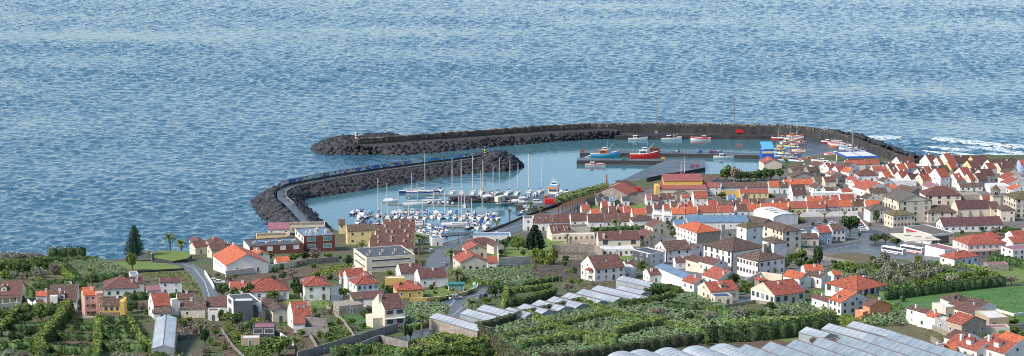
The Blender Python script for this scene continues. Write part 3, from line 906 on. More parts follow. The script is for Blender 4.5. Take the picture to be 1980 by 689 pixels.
def fishing_boat(px, py, rz, L=12.0, hull='hred', stripe='hw', house_='hw', label=None, z=0, big=False, mast=6.0, roofk='hw', name='fishing_boat'):
    P = zp(px, py, z); B = L*.30; e = boat_root(name, P, rz)
    link('hull', _cached(('fh', L, hull, stripe), lambda: hull_mesh(L, B, L*(.165 if big else .11), hull, stripe, 'deckw', sheer=.6)), e)
    dz = L*.115 if big else L*.075
    link('wheelhouse', _cached(('fw', L, house_, big), lambda: cabin_mesh(L*(.3 if big else .2), B*.65, L*(.17 if big else .13), house_, taper=.9)), e, (L*(-.05 if big else -.15), 0, dz))
    if big:
        link('upper_bridge', _cached(('fu', L, roofk), lambda: cabin_mesh(L*.17, B*.5, L*.09, roofk, taper=.9)), e, (0, 0, dz+L*.17))
        gm = MB()
        for sx in (-.42, -.3): gm.tube((L*sx, -B*.4, dz), (L*sx, -B*.3, dz+L*.14), .06, .06, 'metal', 4); gm.tube((L*sx, B*.4, dz), (L*sx, B*.3, dz+L*.14), .06, .06, 'metal', 4)
        gm.tube((-L*.42, -B*.3, dz+L*.14), (-L*.42, B*.3, dz+L*.14), .06, .06, 'metal', 4)
        link('gantry', gm.mesh('gantry'), e)
    else: link('wheelhouse_roof', _cached(('fr', L, roofk), lambda: MB().box(-L*.11, -B*.36, 0, L*.11, B*.36, .1, roofk).mesh('wheelhouse_roof')), e, (L*-.15, 0, dz+L*.131))
    mb = MB(); mb.tube((0, 0, 0), (0, 0, mast), .09, .05, 'mast', 5); mb.tube((0, 0, mast*.3), (L*.22, 0, mast*.85), .06, .04, 'mast', 4); mb.tube((0, 0, mast), (L*.4, 0, .3), .02, .02, 'metal', 3)
    link('mast', mb.mesh('mast'), e, (L*.08, 0, dz))
    nm = {'hw': 'white', 'hb': 'dark blue', 'teal': 'teal', 'hred': 'red', 'org': 'orange', 'yel': 'yellow', 'lbl': 'light blue', 'grn': 'green', 'hg': 'grey'}
    tag(e, label or f'{nm[hull]} fishing boat with {nm.get(stripe, "white")} gunwale', 'fishing boat', 'fishing boats in the port', near=label is None)
    return e

# ---------------------------------------------------------------- vehicles
mat('car_w', (0.75, 0.75, 0.75), rough=.3, coat=.5); mat('car_b', (0.03, 0.12, 0.40), rough=.3, coat=.5); mat('car_k', (0.02, 0.02, 0.025), rough=.3, coat=.5)
mat('car_g', (0.30, 0.31, 0.33), rough=.3, coat=.5, metal=.3); mat('car_r', (0.50, 0.02, 0.02), rough=.3, coat=.5); mat('car_lb', (0.12, 0.42, 0.60), rough=.3, coat=.5); mat('tyre', (0.02, 0.02, 0.02), rough=.9)
mat('lampw', (0.8, 0.8, 0.75), rough=.2); mat('lampr', (0.5, 0.02, 0.02), rough=.3)
def car_body(key, L=4.2, W=1.75, H=1.45, van=False):
    mb = MB(); h1 = H*.55
    prof = [(-L/2, .3), (-L/2, h1*.98), (-L/2+.1, h1*1.05), (L*.28, h1*1.0), (L/2-.1, h1*.85), (L/2, h1*.7), (L/2, .3)]
    A = [(x, -W/2, z) for x, z in prof]; B = [(x, W/2, z) for x, z in prof]
    k = len(mb.v); mb.v += A+B; n = len(prof); i_ = mb._s(key)
    mb.f.append(tuple(range(k, k+n))); mb.m.append(i_); mb.f.append(tuple(range(k+2*n-1, k+n-1, -1))); mb.m.append(i_)
    for j in range(n): mb.f.append((k+j, k+n+j, k+n+(j+1) % n, k+(j+1) % n)); mb.m.append(i_)
    x0, x1, t0, t1 = (-L/2+.02, L*.36, -L/2+.12, L*.2) if van else (-L/2+.15, L*.24, -L/2+.65, L*.06)
    b = [(x0, -W*.48, h1), (x1, -W*.48, h1), (x1, W*.48, h1), (x0, W*.48, h1)]; t = [(t0, -W*.40, H-.06), (t1, -W*.40, H-.06), (t1, W*.40, H-.06), (t0, W*.40, H-.06)]
    mb.hexa(b, t, 'pane'); mb.hexa(t, [(x, y*.98, H) for x, y, z in t], key)
    for sg in (-1, 1):      # pillars
        for u in (0, .5, 1):
            xb, xt = x0+(x1-x0)*u, t0+(t1-t0)*u
            mb.hexa([(xb-.07, sg*W*.485-.02, h1), (xb+.07, sg*W*.485-.02, h1), (xb+.07, sg*W*.485+.02, h1), (xb-.07, sg*W*.485+.02, h1)], [(xt-.05, sg*W*.405-.02, H-.05), (xt+.05, sg*W*.405-.02, H-.05), (xt+.05, sg*W*.405+.02, H-.05), (xt-.05, sg*W*.405+.02, H-.05)], key)
    return mb.mesh('body')
_wh = MB().tube((0, -.1, 0), (0, .1, 0), .31, .31, 'tyre', 12).mesh('wheel')
_hl = MB().box(-.03, -.16, -.08, .03, .16, .08, 'lampw').mesh('headlight'); _tl = MB().box(-.03, -.14, -.08, .03, .14, .1, 'lampr').mesh('taillight')
CARN = dict(car_w='white', car_b='blue', car_k='black', car_g='silver grey', car_r='red', car_lb='light blue')
def car(px, py, rz, key='car_w', label=None, van=False, P=None, group='parked cars'):
    P = P or gp(px, py); L, W, H = (4.9, 1.95, 2.1) if van else (4.2, 1.75, 1.45)
    e = link('van' if van else 'parked_car', None, loc=P + Vector((0, 0, .05)), rz=rz)
    link('body', _cached(('car', key, van), lambda: car_body(key, L, W, H, van)), e)
    for sx in (-.31, .31):
        for sy in (-.44, .44): link('wheel', _wh, e, (L*sx, W*sy, .31))
    for sy in (-.36, .36): link('headlight', _hl, e, (L/2+.01, W*sy, H*.42)); link('taillight', _tl, e, (-L/2-.01, W*sy, H*.45))
    tag(e, label or f'{CARN[key]} parked {"van" if van else "car"}', 'van' if van else 'car', group, near=label is None)
    return e
def lamp_post(px, py, hpx, label=None, z=None, arm=True, cat='street lamp', name='street_lamp'):
    P = gp(px, py) if z is None else zp(px, py, z); H = hpx/scl(P)
    e = link(name, None, loc=P)
    link('pole', MB().tube((0, 0, -.3), (0, 0, H), .11, .07, 'metal', 6).mesh('pole'), e)
    link('lamp_head', MB().box(-.1, -.2, H, 1.3 if arm else .5, .2, H+.15, 'metal').mesh('lamp_head'), e)
    tag(e, label or ('thin grey street lamp' if cat == 'street lamp' else 'slender utility pole'), cat, 'street lamps' if cat == 'street lamp' else 'utility poles', near=label is None)
    return e
def mast_pole(px, py, top, z, label, r=.48, key='metal', head=True, base=True):
    P = zp(px, py, z); H = (py-top)/scl(P)/.986; e = link('lighting_mast', None, loc=P)
    link('pole', MB().tube((0, 0, 0), (0, 0, H), r, r*.5, key, 8).mesh('pole'), e)
    if base: link('plinth', MB().box(-1.2, -1.2, 0, 1.2, 1.2, 1.6, 'conc').mesh('plinth'), e)
    if head: link('lamp_head', MB().box(-1.1, -.3, H, 1.1, .3, H+.5, 'framed').mesh('lamp_head'), e)
    tag(e, label, 'lighting mast'); return e
# ================================================================ SETTING
# ---- sea: one sheet of real waves, calm inside the harbour
def sea_mat():
    m = bpy.data.materials.new('sea'); m.use_nodes = True; nt = m.node_tree; N, Lk = nt.nodes, nt.links
    b = N['Principled BSDF']; b.inputs['Roughness'].default_value = .07; b.inputs['IOR'].default_value = 1.33
    g = N.new('ShaderNodeNewGeometry'); at = N.new('ShaderNodeAttribute'); at.attribute_name = 'calm'
    acc = None
    for (sx, sy, rot, sc, amp, det) in [(1, .5, -10, .45, 1.0, 3), (1, .6, 14, 1.1, .35, 2)]:
        mp = N.new('ShaderNodeMapping'); mp.inputs['Scale'].default_value = (sx, sy, 1); mp.inputs['Rotation'].default_value = (0, 0, rad(rot)); Lk.new(g.outputs['Position'], mp.inputs['Vector'])
        nz = N.new('ShaderNodeTexNoise'); nz.inputs['Scale'].default_value = sc; nz.inputs['Detail'].default_value = det; Lk.new(mp.outputs[0], nz.inputs['Vector'])
        mu = N.new('ShaderNodeMath'); mu.operation = 'MULTIPLY'; mu.inputs[1].default_value = amp; Lk.new(nz.outputs['Fac'], mu.inputs[0])
        if acc is None: acc = mu.outputs[0]
        else:
            ad = N.new('ShaderNodeMath'); ad.operation = 'ADD'; Lk.new(acc, ad.inputs[0]); Lk.new(mu.outputs[0], ad.inputs[1]); acc = ad.outputs[0]
    st = N.new('ShaderNodeMapRange'); st.inputs['To Min'].default_value = .55; st.inputs['To Max'].default_value = .07; Lk.new(at.outputs['Fac'], st.inputs['Value'])
    bp = N.new('ShaderNodeBump'); bp.inputs['Distance'].default_value = 1.0; Lk.new(st.outputs[0], bp.inputs['Strength']); Lk.new(acc, bp.inputs['Height']); Lk.new(bp.outputs[0], b.inputs['Normal'])
    n3 = N.new('ShaderNodeTexNoise'); n3.inputs['Scale'].default_value = .006; n3.inputs['Detail'].default_value = 5; Lk.new(g.outputs['Position'], n3.inputs['Vector'])
    mr = N.new('ShaderNodeMapRange'); mr.inputs['From Min'].default_value = .35; mr.inputs['From Max'].default_value = .65; Lk.new(n3.outputs['Fac'], mr.inputs['Value'])
    mx = N.new('ShaderNodeMix'); mx.data_type = 'RGBA'; mx.inputs['A'].default_value = (0.030, 0.100, 0.160, 1); mx.inputs['B'].default_value = (0.046, 0.125, 0.185, 1); Lk.new(mr.outputs[0], mx.inputs['Factor'])
    m2 = N.new('ShaderNodeMix'); m2.data_type = 'RGBA'; m2.inputs['B'].default_value = (0.058, 0.150, 0.185, 1); Lk.new(mx.outputs['Result'], m2.inputs['A']); Lk.new(at.outputs['Fac'], m2.inputs['Factor'])
    # whitecaps: broken foam on the highest crests
    sp = N.new('ShaderNodeAttribute'); sp.attribute_name = 'crest'
    n4 = N.new('ShaderNodeTexNoise'); n4.inputs['Scale'].default_value = .5; n4.inputs['Detail'].default_value = 5; Lk.new(g.outputs['Position'], n4.inputs['Vector'])
    mm_ = N.new('ShaderNodeMath'); mm_.operation = 'MULTIPLY'; Lk.new(sp.outputs['Fac'], mm_.inputs[0]); Lk.new(n4.outputs['Fac'], mm_.inputs[1])
    m4 = N.new('ShaderNodeMapRange'); m4.inputs['From Min'].default_value = .40; m4.inputs['From Max'].default_value = .62; m4.inputs['To Max'].default_value = .75; Lk.new(mm_.outputs[0], m4.inputs['Value'])
    m5 = N.new('ShaderNodeMix'); m5.data_type = 'RGBA'; m5.inputs['B'].default_value = (.65, .72, .76, 1); Lk.new(m2.outputs['Result'], m5.inputs['A']); Lk.new(m4.outputs[0], m5.inputs['Factor'])
    Lk.new(m5.outputs['Result'], b.inputs['Base Color'])
    MATS['sea'] = m
sea_mat()
def in_poly(X, Y, P):
    c = np.zeros(X.shape, bool)
    for i in range(len(P)):
        (x1, y1), (x2, y2) = P[i], P[(i+1) % len(P)]
        if y1 == y2: continue
        c ^= ((y1 > Y) != (y2 > Y)) & (X < (x2-x1)*(Y-y1)/(y2-y1)+x1)
    return c
def build_sea():
    nx, ny = 880, 800
    ys = 940*(3100/940)**(np.linspace(0, 1, ny))
    us = np.linspace(-1, 1, nx)
    Y, U = np.meshgrid(ys, us, indexing='ij'); X = U*Y*.33
    HP = [tuple(zp(*p)[:2]) for p in [(650, 300), (700, 282), (760, 280), (1190, 255), (1500, 250), (1640, 290), (1640, 450), (1000, 520), (560, 520), (545, 400), (560, 372), (600, 362), (700, 343), (770, 330)]]
    ins = in_poly(X, Y, HP)
    a, b = np.array(HP[-1]), np.array(HP[0]); d = b-a; L = np.linalg.norm(d); n = np.array([-d[1], d[0]])/L
    tt = np.clip(((X-a[0])*d[0]+(Y-a[1])*d[1])/L**2, 0, 1)
    dist = np.hypot(X-a[0]-tt*d[0], Y-a[1]-tt*d[1])
    calm = np.where(ins, np.clip(dist/75, 0, 1), 0.0)
    rng = np.random.default_rng(3); Z = np.zeros_like(X); G = np.zeros_like(X)
    for i in range(90):
        lam = 4.2*(26/4.2)**(rng.uniform()**1.8); th = rng.normal()*.72 + .12; k = 2*np.pi/lam
        kx, ky = k*math.sin(th), k*math.cos(th); amp = .0122*lam**.58 * rng.uniform(.6, 1.3)
        Z += amp*np.sin(kx*X+ky*Y+rng.uniform(0, 6.28))
    # gusts: patches of rougher and smoother water
    for i in range(14):
        lam = 150*(900/150)**rng.uniform(); th = rng.uniform(-.9, .9); k = 2*np.pi/lam
        G += np.sin(k*math.sin(th)*X*.6 + k*math.cos(th)*Y + rng.uniform(0, 6.28))
    Z *= (1+.13*G/1.6)
    crest = np.clip((Z-.55)/.9, 0, 1)*(calm < .1)
    Z = Z*(1-calm*.985) - .0
    V = np.stack([X, Y, Z], -1).reshape(-1, 3)
    idx = np.arange(nx*ny).reshape(ny, nx)
    F = np.stack([idx[:-1, :-1], idx[:-1, 1:], idx[1:, 1:], idx[1:, :-1]], -1).reshape(-1, 4)
    me = np_mesh('sea_water', V, F, 'sea'); me.polygons.foreach_set('use_smooth', np.ones(len(F), bool))
    for nm, arr in (('calm', calm), ('crest', crest)):
        at = me.attributes.new(nm, 'FLOAT', 'POINT'); at.data.foreach_set('value', arr.astype(np.float32).ravel())
    struct(link('sea_water', me))
    q = MB(); x0, x1 = 940*.33, 3100*.33
    q.poly([(-9000, 300, 0), (9000, 300, 0), (9000, 940, 0), (-9000, 940, 0)], 'sea')
    q.poly([(-30000, 3100, 0), (30000, 3100, 0), (30000, 40000, 0), (-30000, 40000, 0)], 'sea')
    for s_ in (-1, 1):
        p = [(s_*x0, 940, 0), (s_*9000, 940, 0), (s_*30000, 3100, 0), (s_*x1, 3100, 0)]; q.poly(p if s_ > 0 else p[::-1], 'sea')
    struct(link('far_water', q.mesh('far_water')))
build_sea()

# ---- land
mat('soil', (0.105, 0.085, 0.05), (0.06, 0.095, 0.03), rough=.95, scale=.05, detail=8, lo=.42, hi=.58, world=True, bump=.5, bscale=1.2)
mat('town', (0.16, 0.15, 0.145), (0.10, 0.10, 0.10), rough=.95, scale=.12, detail=6, world=True)
mat('asph', (0.060, 0.068, 0.082), (0.038, 0.043, 0.054), rough=.38, scale=.14, detail=6, lo=.38, hi=.62, world=True)
mat('asphq', (0.040, 0.046, 0.056), (0.105, 0.115, 0.13), rough=.36, scale=.10, detail=6, lo=.45, hi=.7, world=True)
mat('lawn', (0.105, 0.175, 0.03), (0.15, 0.20, 0.045), rough=.95, scale=.35, detail=6, world=True, bump=.4, bscale=3)
mat('bright', (0.040, 0.135, 0.024), (0.072, 0.165, 0.032), rough=.95, scale=.14, detail=8, lo=.4, hi=.62, world=True, bump=.5, bscale=2.5)
mat('crop', (0.045, 0.115, 0.03), (0.08, 0.15, 0.045), rough=.95, scale=.8, detail=6, world=True, bump=1.0, bscale=1.4)
mat('earth', (0.135, 0.085, 0.06), (0.085, 0.06, 0.045), rough=.95, scale=.22, detail=8, world=True, bump=1.0, bscale=1.0)
mat('terra', (0.105, 0.065, 0.05), (0.05, 0.035, 0.03), rough=.95, scale=.35, detail=6, lo=.42, hi=.55, world=True, stretch=(.35, 1.2, 1), bump=1.0, bscale=.7)
mat('rough', (0.12, 0.13, 0.045), (0.10, 0.075, 0.045), rough=.95, scale=.22, detail=8, world=True, bump=.8, bscale=1.5)
mat('weed', (0.13, 0.075, 0.05), (0.10, 0.12, 0.045), rough=.95, scale=.16, detail=8, world=True, bump=.7, bscale=1.5)
mat('paint', (0.55, 0.55, 0.55), rough=.8)
mat('pave', (0.30, 0.22, 0.17), (0.36, 0.28, 0.22), rough=.9, scale=.6)
mat('kerb', (0.32, 0.31, 0.30), rough=.9)
coast = [(-500, 498), (0, 498), (100, 500), (200, 503), (240, 501), (292, 499), (340, 500), (365, 492), (430, 492), (470, 472), (520, 458), (560, 446), (640, 442), (700, 462), (740, 466), (800, 468), (850, 472), (905, 458), (940, 444), (1015, 420), (1080, 400), (1110, 376), (1180, 362), (1215, 352), (1290, 336), (1350, 338), (1400, 336), (1470, 330), (1500, 322), (1580, 300), (1700, 300), (1760, 303), (1860, 300), (2000, 300), (2600, 303)]
XY = [tuple(gp(*p)[:2]) for p in coast]
land_poly = XY + [(XY[-1][0], 420), (XY[0][0], 420)]
land = struct(sheet('ground', land_poly, 'soil', 0.0))
mb = MB()
for a, b in zip(XY, XY[1:]):
    mb.poly([(a[0], a[1], hgt(a[1])), (b[0], b[1], hgt(b[1])), (b[0]*1.002, b[1]+3, -2), (a[0]*1.002, a[1]+3, -2)], 'bs')
struct(link('coast_cliff', mb.mesh('cliff')))
# town floor
drape('town_ground', [(1010, 425), (1120, 392), (1230, 372), (1330, 352), (1480, 335), (1600, 312), (2050, 312), (2050, 440), (1830, 452), (1700, 470), (1620, 500), (1560, 560), (1420, 575), (1290, 545), (1250, 500), (1140, 500), (1130, 460), (1010, 452)], 'town', .012)
# meadows and fields
drape('meadow', [(215, 508), (262, 505), (300, 505), (345, 514), (352, 519), (262, 526), (235, 516)], 'lawn', .03)
drape('meadow', [(262, 529), (355, 522), (372, 530), (392, 556), (394, 572), (352, 575), (300, 545)], 'rough', .03)
drape('meadow', [(935, 500), (985, 478), (1050, 462), (1100, 468), (1112, 474), (1118, 480), (1060, 484), (1050, 490), (1020, 495), (965, 497)], 'lawn', .03)
drape('meadow', [(1172, 500), (1225, 492), (1228, 505), (1190, 512)], 'lawn', .03)
drape('meadow', [(20, 592), (62, 588), (70, 598), (25, 606)], 'lawn', .03)
drape('meadow', [(540, 565), (600, 560), (640, 590), (600, 602), (560, 600)], 'lawn', .03)
drape('meadow', [(30, 538), (120, 532), (160, 548), (40, 556)], 'rough', .03)
drape('meadow', [(1420, 556), (1460, 552), (1480, 558), (1440, 570)], 'lawn', .03)
drape('meadow', [(830, 560), (925, 548), (925, 556), (850, 574), (800, 578)], 'lawn', .03)
drape('meadow', [(1570, 562), (1598, 563), (1600, 572), (1575, 570)], 'lawn', .03)
drape('bright_green_field', [(1705, 582), (1760, 573), (1940, 556), (2030, 552), (2030, 625), (1940, 622), (1900, 590), (1850, 585), (1760, 606)], 'bright', .03)
drape('meadow', [(1900, 528), (1990, 515), (2030, 540), (1940, 548)], 'lawn', .03)
drape('ploughed_field', [(418, 556), (440, 536), (560, 524), (630, 516), (680, 530), (655, 538), (560, 542), (470, 552)], 'earth', .03)
drape('crop_field', [(636, 600), (665, 606), (700, 604), (748, 634), (690, 641), (676, 640)], 'crop', .03)
drape('crop_field', [(676, 645), (720, 640), (742, 645), (690, 655)], 'crop', .03)
drape('ploughed_field', [(530, 630), (575, 634), (620, 680), (560, 686)], 'earth', .03)
mat('rows', (0.05, 0.10, 0.03), (0.11, 0.085, 0.055), rough=.95, scale=.5, detail=2, lo=.42, hi=.55, world=True, stretch=(2.2, .12, 1))
drape('ploughed_field', [(334, 640), (385, 655), (420, 688), (350, 700)], 'rows', .034)
drape('footpath', [(398, 618), (412, 616), (470, 700), (440, 700)], 'earth', .03)
drape('earth_terraces', [(1000, 530), (1075, 508), (1122, 504), (1128, 540), (1085, 545), (1030, 542)], 'terra', .03)
drape('ploughed_field', [(1380, 672), (1470, 655), (1560, 648), (1600, 655), (1570, 672), (1440, 694)], 'earth', .03)
drape('field_margin', [(1500, 656), (1552, 652), (1568, 658), (1520, 662)], 'lawn', .05)
drape('vegetable_field', [(1695, 637), (1740, 628), (1790, 630), (1850, 652), (1800, 660), (1755, 657)], 'rough', .03)
drape('banana_ground', [(925, 655), (1010, 612), (1115, 590), (1190, 585), (1500, 575), (1600, 590), (1600, 640), (1350, 660), (1190, 680), (1040, 705)], 'soil', .015)
drape('garden_ground', [(100, 635), (188, 625), (188, 660), (95, 690)], 'earth', .03)
drape('weedy_ground', [(1592, 496), (1645, 487), (1700, 490), (1700, 502), (1660, 510), (1610, 505)], 'weed', .05)
drape('meadow', [(1120, 418), (1140, 396), (1160, 390), (1155, 408), (1125, 424)], 'lawn', .03)
drape('meadow', [(1222, 396), (1246, 394), (1246, 406), (1222, 406)], 'lawn', .03)
# roads
road_pts = [[(292, 500), (340, 504), (372, 510), (395, 524), (412, 545), (428, 590), (398, 590), (388, 560), (374, 538), (355, 518), (330, 510), (292, 508)],
            [(940, 548), (952, 566), (945, 580), (912, 588), (898, 604), (884, 622), (850, 645), (790, 662), (700, 684), (640, 705), (610, 705), (640, 690), (700, 676), (768, 655), (830, 634), (864, 612), (870, 596), (862, 586), (800, 590), (795, 582), (860, 578), (905, 570), (922, 560), (925, 550)],
            [(640, 556), (660, 552), (668, 580), (655, 592), (640, 590)],
            [(905, 452), (930, 462), (892, 482), (878, 505), (862, 530), (812, 528), (822, 505), (838, 488), (858, 474)],
            [(900, 458), (1020, 424), (1085, 404), (1185, 374), (1200, 372), (1200, 380), (1130, 402), (1060, 424), (1010, 445), (985, 455), (920, 462)],
            [(1590, 488), (1590, 476), (1640, 472), (1680, 462), (1700, 470), (1760, 462), (1830, 486), (1850, 505), (1790, 505), (1700, 500), (1680, 492), (1640, 488)],
            [(1545, 454), (1560, 440), (1600, 438), (1670, 440), (1720, 452), (1690, 462), (1600, 455)],
            [(1840, 520), (1900, 508), (1930, 508), (1930, 516), (1850, 528)],
            [(1404, 582), (1450, 574), (1465, 585), (1410, 590)]]
for r in road_pts: drape('road', r, 'asph', .06); NOGO.append([tuple(gp(*p)[:2]) for p in r])
def line_sheet(name, pts, wd, key, off):
    XY = [gp(*p)[:2] for p in pts]
    for a, b in zip(XY, XY[1:]):
        a, b = Vector(a), Vector(b); t = (b-a).normalized(); n = Vector((-t.y, t.x))*wd/2
        struct(sheet(name, [tuple(a-n), tuple(b-n), tuple(b+n), tuple(a+n)], key, off))
line_sheet('road_marking', [(352, 510), (376, 520), (396, 546), (408, 585)], .25, 'paint', .075)
line_sheet('road_marking', [(862, 598), (880, 582)], .3, 'paint', .075)
line_sheet('road_marking', [(874, 612), (892, 596), (905, 586)], .25, 'paint', .075)
line_sheet('road_marking', [(905, 574), (940, 568)], .3, 'paint', .075)
line_sheet('road_marking', [(945, 452), (1040, 424), (1130, 394)], .25, 'paint', .075)
line_sheet('road_marking', [(1600, 484), (1660, 472)], .3, 'paint', .075)
line_sheet('road_marking', [(1640, 486), (1690, 482)], .3, 'paint', .075)
line_sheet('kerb', [(912, 464), (988, 458), (1064, 427), (1134, 404)], .4, 'kerb', .16)
line_sheet('kerb', [(790, 660), (850, 647), (884, 625), (900, 606)], .35, 'kerb', .16)

# ================================================================ BREAKWATERS
def resample(pts, n):
    P = [Vector(p) for p in pts]; d = [0]
    for a, b in zip(P, P[1:]): d.append(d[-1]+(b-a).length)
    out = []
    for i in range(n):
        t = d[-1]*i/(n-1); j = max(k for k in range(len(d)) if d[k] <= t+1e-9); j = min(j, len(P)-2)
        out.append(P[j].lerp(P[j+1], (t-d[j])/max(1e-6, d[j+1]-d[j])))
    return out
def loft(name, rows, key):
    mb = MB()
    for r0, r1 in zip(rows, rows[1:]):
        for i in range(len(r0)-1): mb.poly([r0[i], r0[i+1], r1[i+1], r1[i]], key)
    return mb
ROCKS = []
def rock_mesh():
    V = []; r = RNG.uniform(.82, 1.15, 8)
    k = 0
    for x in (-1, 1):
        for y in (-1, 1):
            for z in (-1, 1): V.append((x*r[k]*RNG.uniform(.75, 1.05), y*r[k]*RNG.uniform(.75, 1), z*r[k]*.8)); k += 1
    F = [(0, 1, 3, 2), (4, 6, 7, 5), (0, 4, 5, 1), (2, 3, 7, 6), (0, 2, 6, 4), (1, 5, 7, 3)]
    return np.array(V)*.62, np.array(F)
mat('rock', (0.010, 0.012, 0.017), (0.052, 0.058, 0.072), rough=.85, scale=.5, detail=5, lo=.35, hi=.7, island=.6)
mat('rockb', (0.07, 0.058, 0.05), (0.15, 0.13, 0.11), rough=.9, scale=.5, detail=5, island=.3)
RM = []
for i in range(6):
    V_, F_ = rock_mesh(); RM.append((V_, F_, np_mesh('boulder', V_, F_, 'rock')))
def rocks_on(rows, size=2.3, dens=1.0, jit=.5):
    """positions of armour rocks over a loft"""
    out = []
    for r0, r1 in zip(rows, rows[1:]):
        for i in range(len(r0)-1):
            a, b, c, d = Vector(r0[i]), Vector(r0[i+1]), Vector(r1[i+1]), Vector(r1[i])
            ar = ((b-a).cross(d-a)).length
            n = ar/(size*size)*dens*1.6; n = int(n)+(random.random() < n-int(n))
            for _ in range(n):
                u, v = random.random(), random.random()
                p = a.lerp(b, u).lerp(d.lerp(c, u), v)
                out.append((p+Vector((random.uniform(-jit, jit), random.uniform(-jit, jit), random.uniform(-.3, .4))), size*random.uniform(.7, 1.25)))
    return out
def wallstrip(mb, path, thick, z0, z1, key, side=1):
    """a wall swept along a path on the plane; path = list of Vector (x, y)"""
    rings = []
    for i, p in enumerate(path):
        t = (path[min(i+1, len(path)-1)]-path[max(i-1, 0)]); t = Vector((t.x, t.y)).normalized(); n = Vector((-t.y, t.x))*thick*side
        rings.append([(p.x, p.y, z0), (p.x, p.y, z1), (p.x+n.x, p.y+n.y, z1), (p.x+n.x, p.y+n.y, z0)])
    for r0, r1 in zip(rings, rings[1:]):
        for j in range(4): mb.poly([r0[j], r0[(j+1) % 4], r1[(j+1) % 4], r1[j]], key)
    mb.poly(rings[0], key); mb.poly(rings[-1], key)

# --- outer breakwater ---
NP = 120
crest_px = [(692, 268.5), (760, 264), (850, 258), (960, 250), (1060, 243), (1150, 239), (1250, 238.5), (1400, 240), (1500, 242), (1560, 246), (1610, 253), (1650, 264), (1690, 279), (1730, 294), (1768, 307)]
TOPZ = 9.6
crest = resample([zp(x, y, TOPZ) for x, y in crest_px], NP)
def offs(path, dist, z):
    out = []
    for i, p in enumerate(path):
        t = path[min(i+1, len(path)-1)]-path[max(i-1, 0)]; t = Vector((t.x, t.y)).normalized()
        out.append(Vector((p.x-t.y*-dist*-1, p.y+t.x*-dist*-1, z)))
    return out
# offs: positive distance = seaward (left of travel)
bw = boat_root('breakwater', crest[0], 0)
def bwl(name, mb, root): return link(name, mb.mesh(name), root, -root.location)
seaw = [offs(crest, 3, 7.5), offs(crest, 9, 4.0), offs(crest, 20, -1)]
for i in range(NP):
    k_ = min(1, max(0, (proj(crest[i])[0]-1560)/90))
    seaw[0][i].z += 2.6*k_; seaw[1][i].z += 3.4*k_
mat('dwall', (0.022, 0.024, 0.028), (0.06, 0.058, 0.056), rough=.9, scale=.25, detail=6, stretch=(1, 1, .4))
mbs = loft('core', seaw, 'bs')
ncut = 59                                     # quay begins here
i_q = min(range(NP), key=lambda i: abs(proj(crest[i])[0]-1190))
inner_edge = offs(crest[:i_q+1], -9, 5.6); inner_toe = resample([zp(x, y, -.5) for x, y in [(720, 300), (760, 303), (850, 297), (950, 286), (1060, 277), (1130, 272), (1193, 268)]], i_q+1)
in_rows = [inner_edge, [a.lerp(b, .5)+Vector((0, 0, .4)) for a, b in zip(inner_edge, inner_toe)], inner_toe]
for r0, r1 in zip(in_rows, in_rows[1:]):
    for i in range(len(r0)-1): mbs.poly([r0[i], r0[i+1], r1[i+1], r1[i]][::-1], 'bs')
road0 = offs(crest, -0.2, 5.6)
for i in range(i_q): mbs.poly([inner_edge[i], inner_edge[i+1], road0[i+1], road0[i]], 'dwall')
bwl('rubble_core', mbs, bw)
mbw = MB(); wallstrip(mbw, [Vector(p) for p in crest], 3.0, 4.0, TOPZ-1.0, 'bs', 1)
bwl('crown_wall', mbw, bw)
# individual crown blocks along the top (they read as separate upright blocks)
mat('block', (0.045, 0.038, 0.032), (0.17, 0.145, 0.115), rough=.9, scale=.4, detail=5, island=.35)
mbk = MB(); fine = resample(crest, 190)
for i in range(0, len(fine)-1):
    a, b = fine[i], fine[i+1]; t = (b-a).normalized(); n = Vector((-t.y, t.x, 0)); a2, b2 = a+t*.3, b-t*.3
    z1 = TOPZ+random.uniform(-.25, .35) - 1.3*min(1, max(0, (proj(a)[0]-1560)/90)); f = random.uniform(-.1, .25)
    q = [a2-n*f, b2-n*f, b2+n*2.6, a2+n*2.6]
    mbk.hexa([(p.x, p.y, TOPZ-2.6) for p in q], [(p.x, p.y, z1) for p in q], 'block')
bwl('parapet_blocks', mbk, bw)
tag(bw, 'long dark outer breakwater with block parapet and rock slope', 'breakwater')
mat('dwall', (0.022, 0.024, 0.028), (0.06, 0.058, 0.056), rough=.9, scale=.25, detail=6, stretch=(1, 1, .4))
# quay along its inner side
qa = [(1188, 263), (1190, 255.5), (1250, 254.5), (1400, 255), (1500, 256.5), (1560, 259), (1620, 268), (1668, 285), (1715, 303), (1700, 312), (1600, 316), (1560, 330), (1505, 322), (1500, 290), (1502, 262.5), (1350, 261.5)]
platform('quay', [(x, y) for x, y in qa], 2.9, 'asphq', 'dwall')
# wall that backs the quay
bk = MB(); wallstrip(bk, [Vector(p) for p in offs(crest[i_q:], -.25, 0)], .25, 2.6, 8.2, 'dwall', 1)
wb = boat_root('quay_wall', crest[i_q], 0); bwl('wall_face', bk, wb); tag(wb, 'long dark concrete wall along the back of the outer quay', 'quay wall')
# rocks
low = lambda rows, d: [[p+Vector((0, 0, -d)) for p in r] for r in rows]
rk = rocks_on(seaw, 2.4, .7) + rocks_on(low(in_rows, .9), 2.25, .85)
# tip mound
def mound(cx, cy, n=46, rx=22, ry=20, ztop=6.8, key='bs'):
    C = zp(cx, cy, 0); rows = []
    for k, (f, z) in enumerate(((1.0, -1), (.78, 2.6), (.5, 5.6), (.12, ztop))):
        rows.append([Vector((C.x+math.cos(i*2*math.pi/n)*rx*f, C.y+math.sin(i*2*math.pi/n)*ry*f, z)) for i in range(n+1)])
    return rows
mr = mound(676, 289, rx=25, ry=26, ztop=7.0); rk += rocks_on(mr, 2.9, .9)
tm = loft('m', mr, 'bs'); bwl('head_mound', tm, bw)
for r in rocks_on(mound(735, 281, rx=22, ry=20, ztop=6.0), 2.7, .9): rk.append(r)
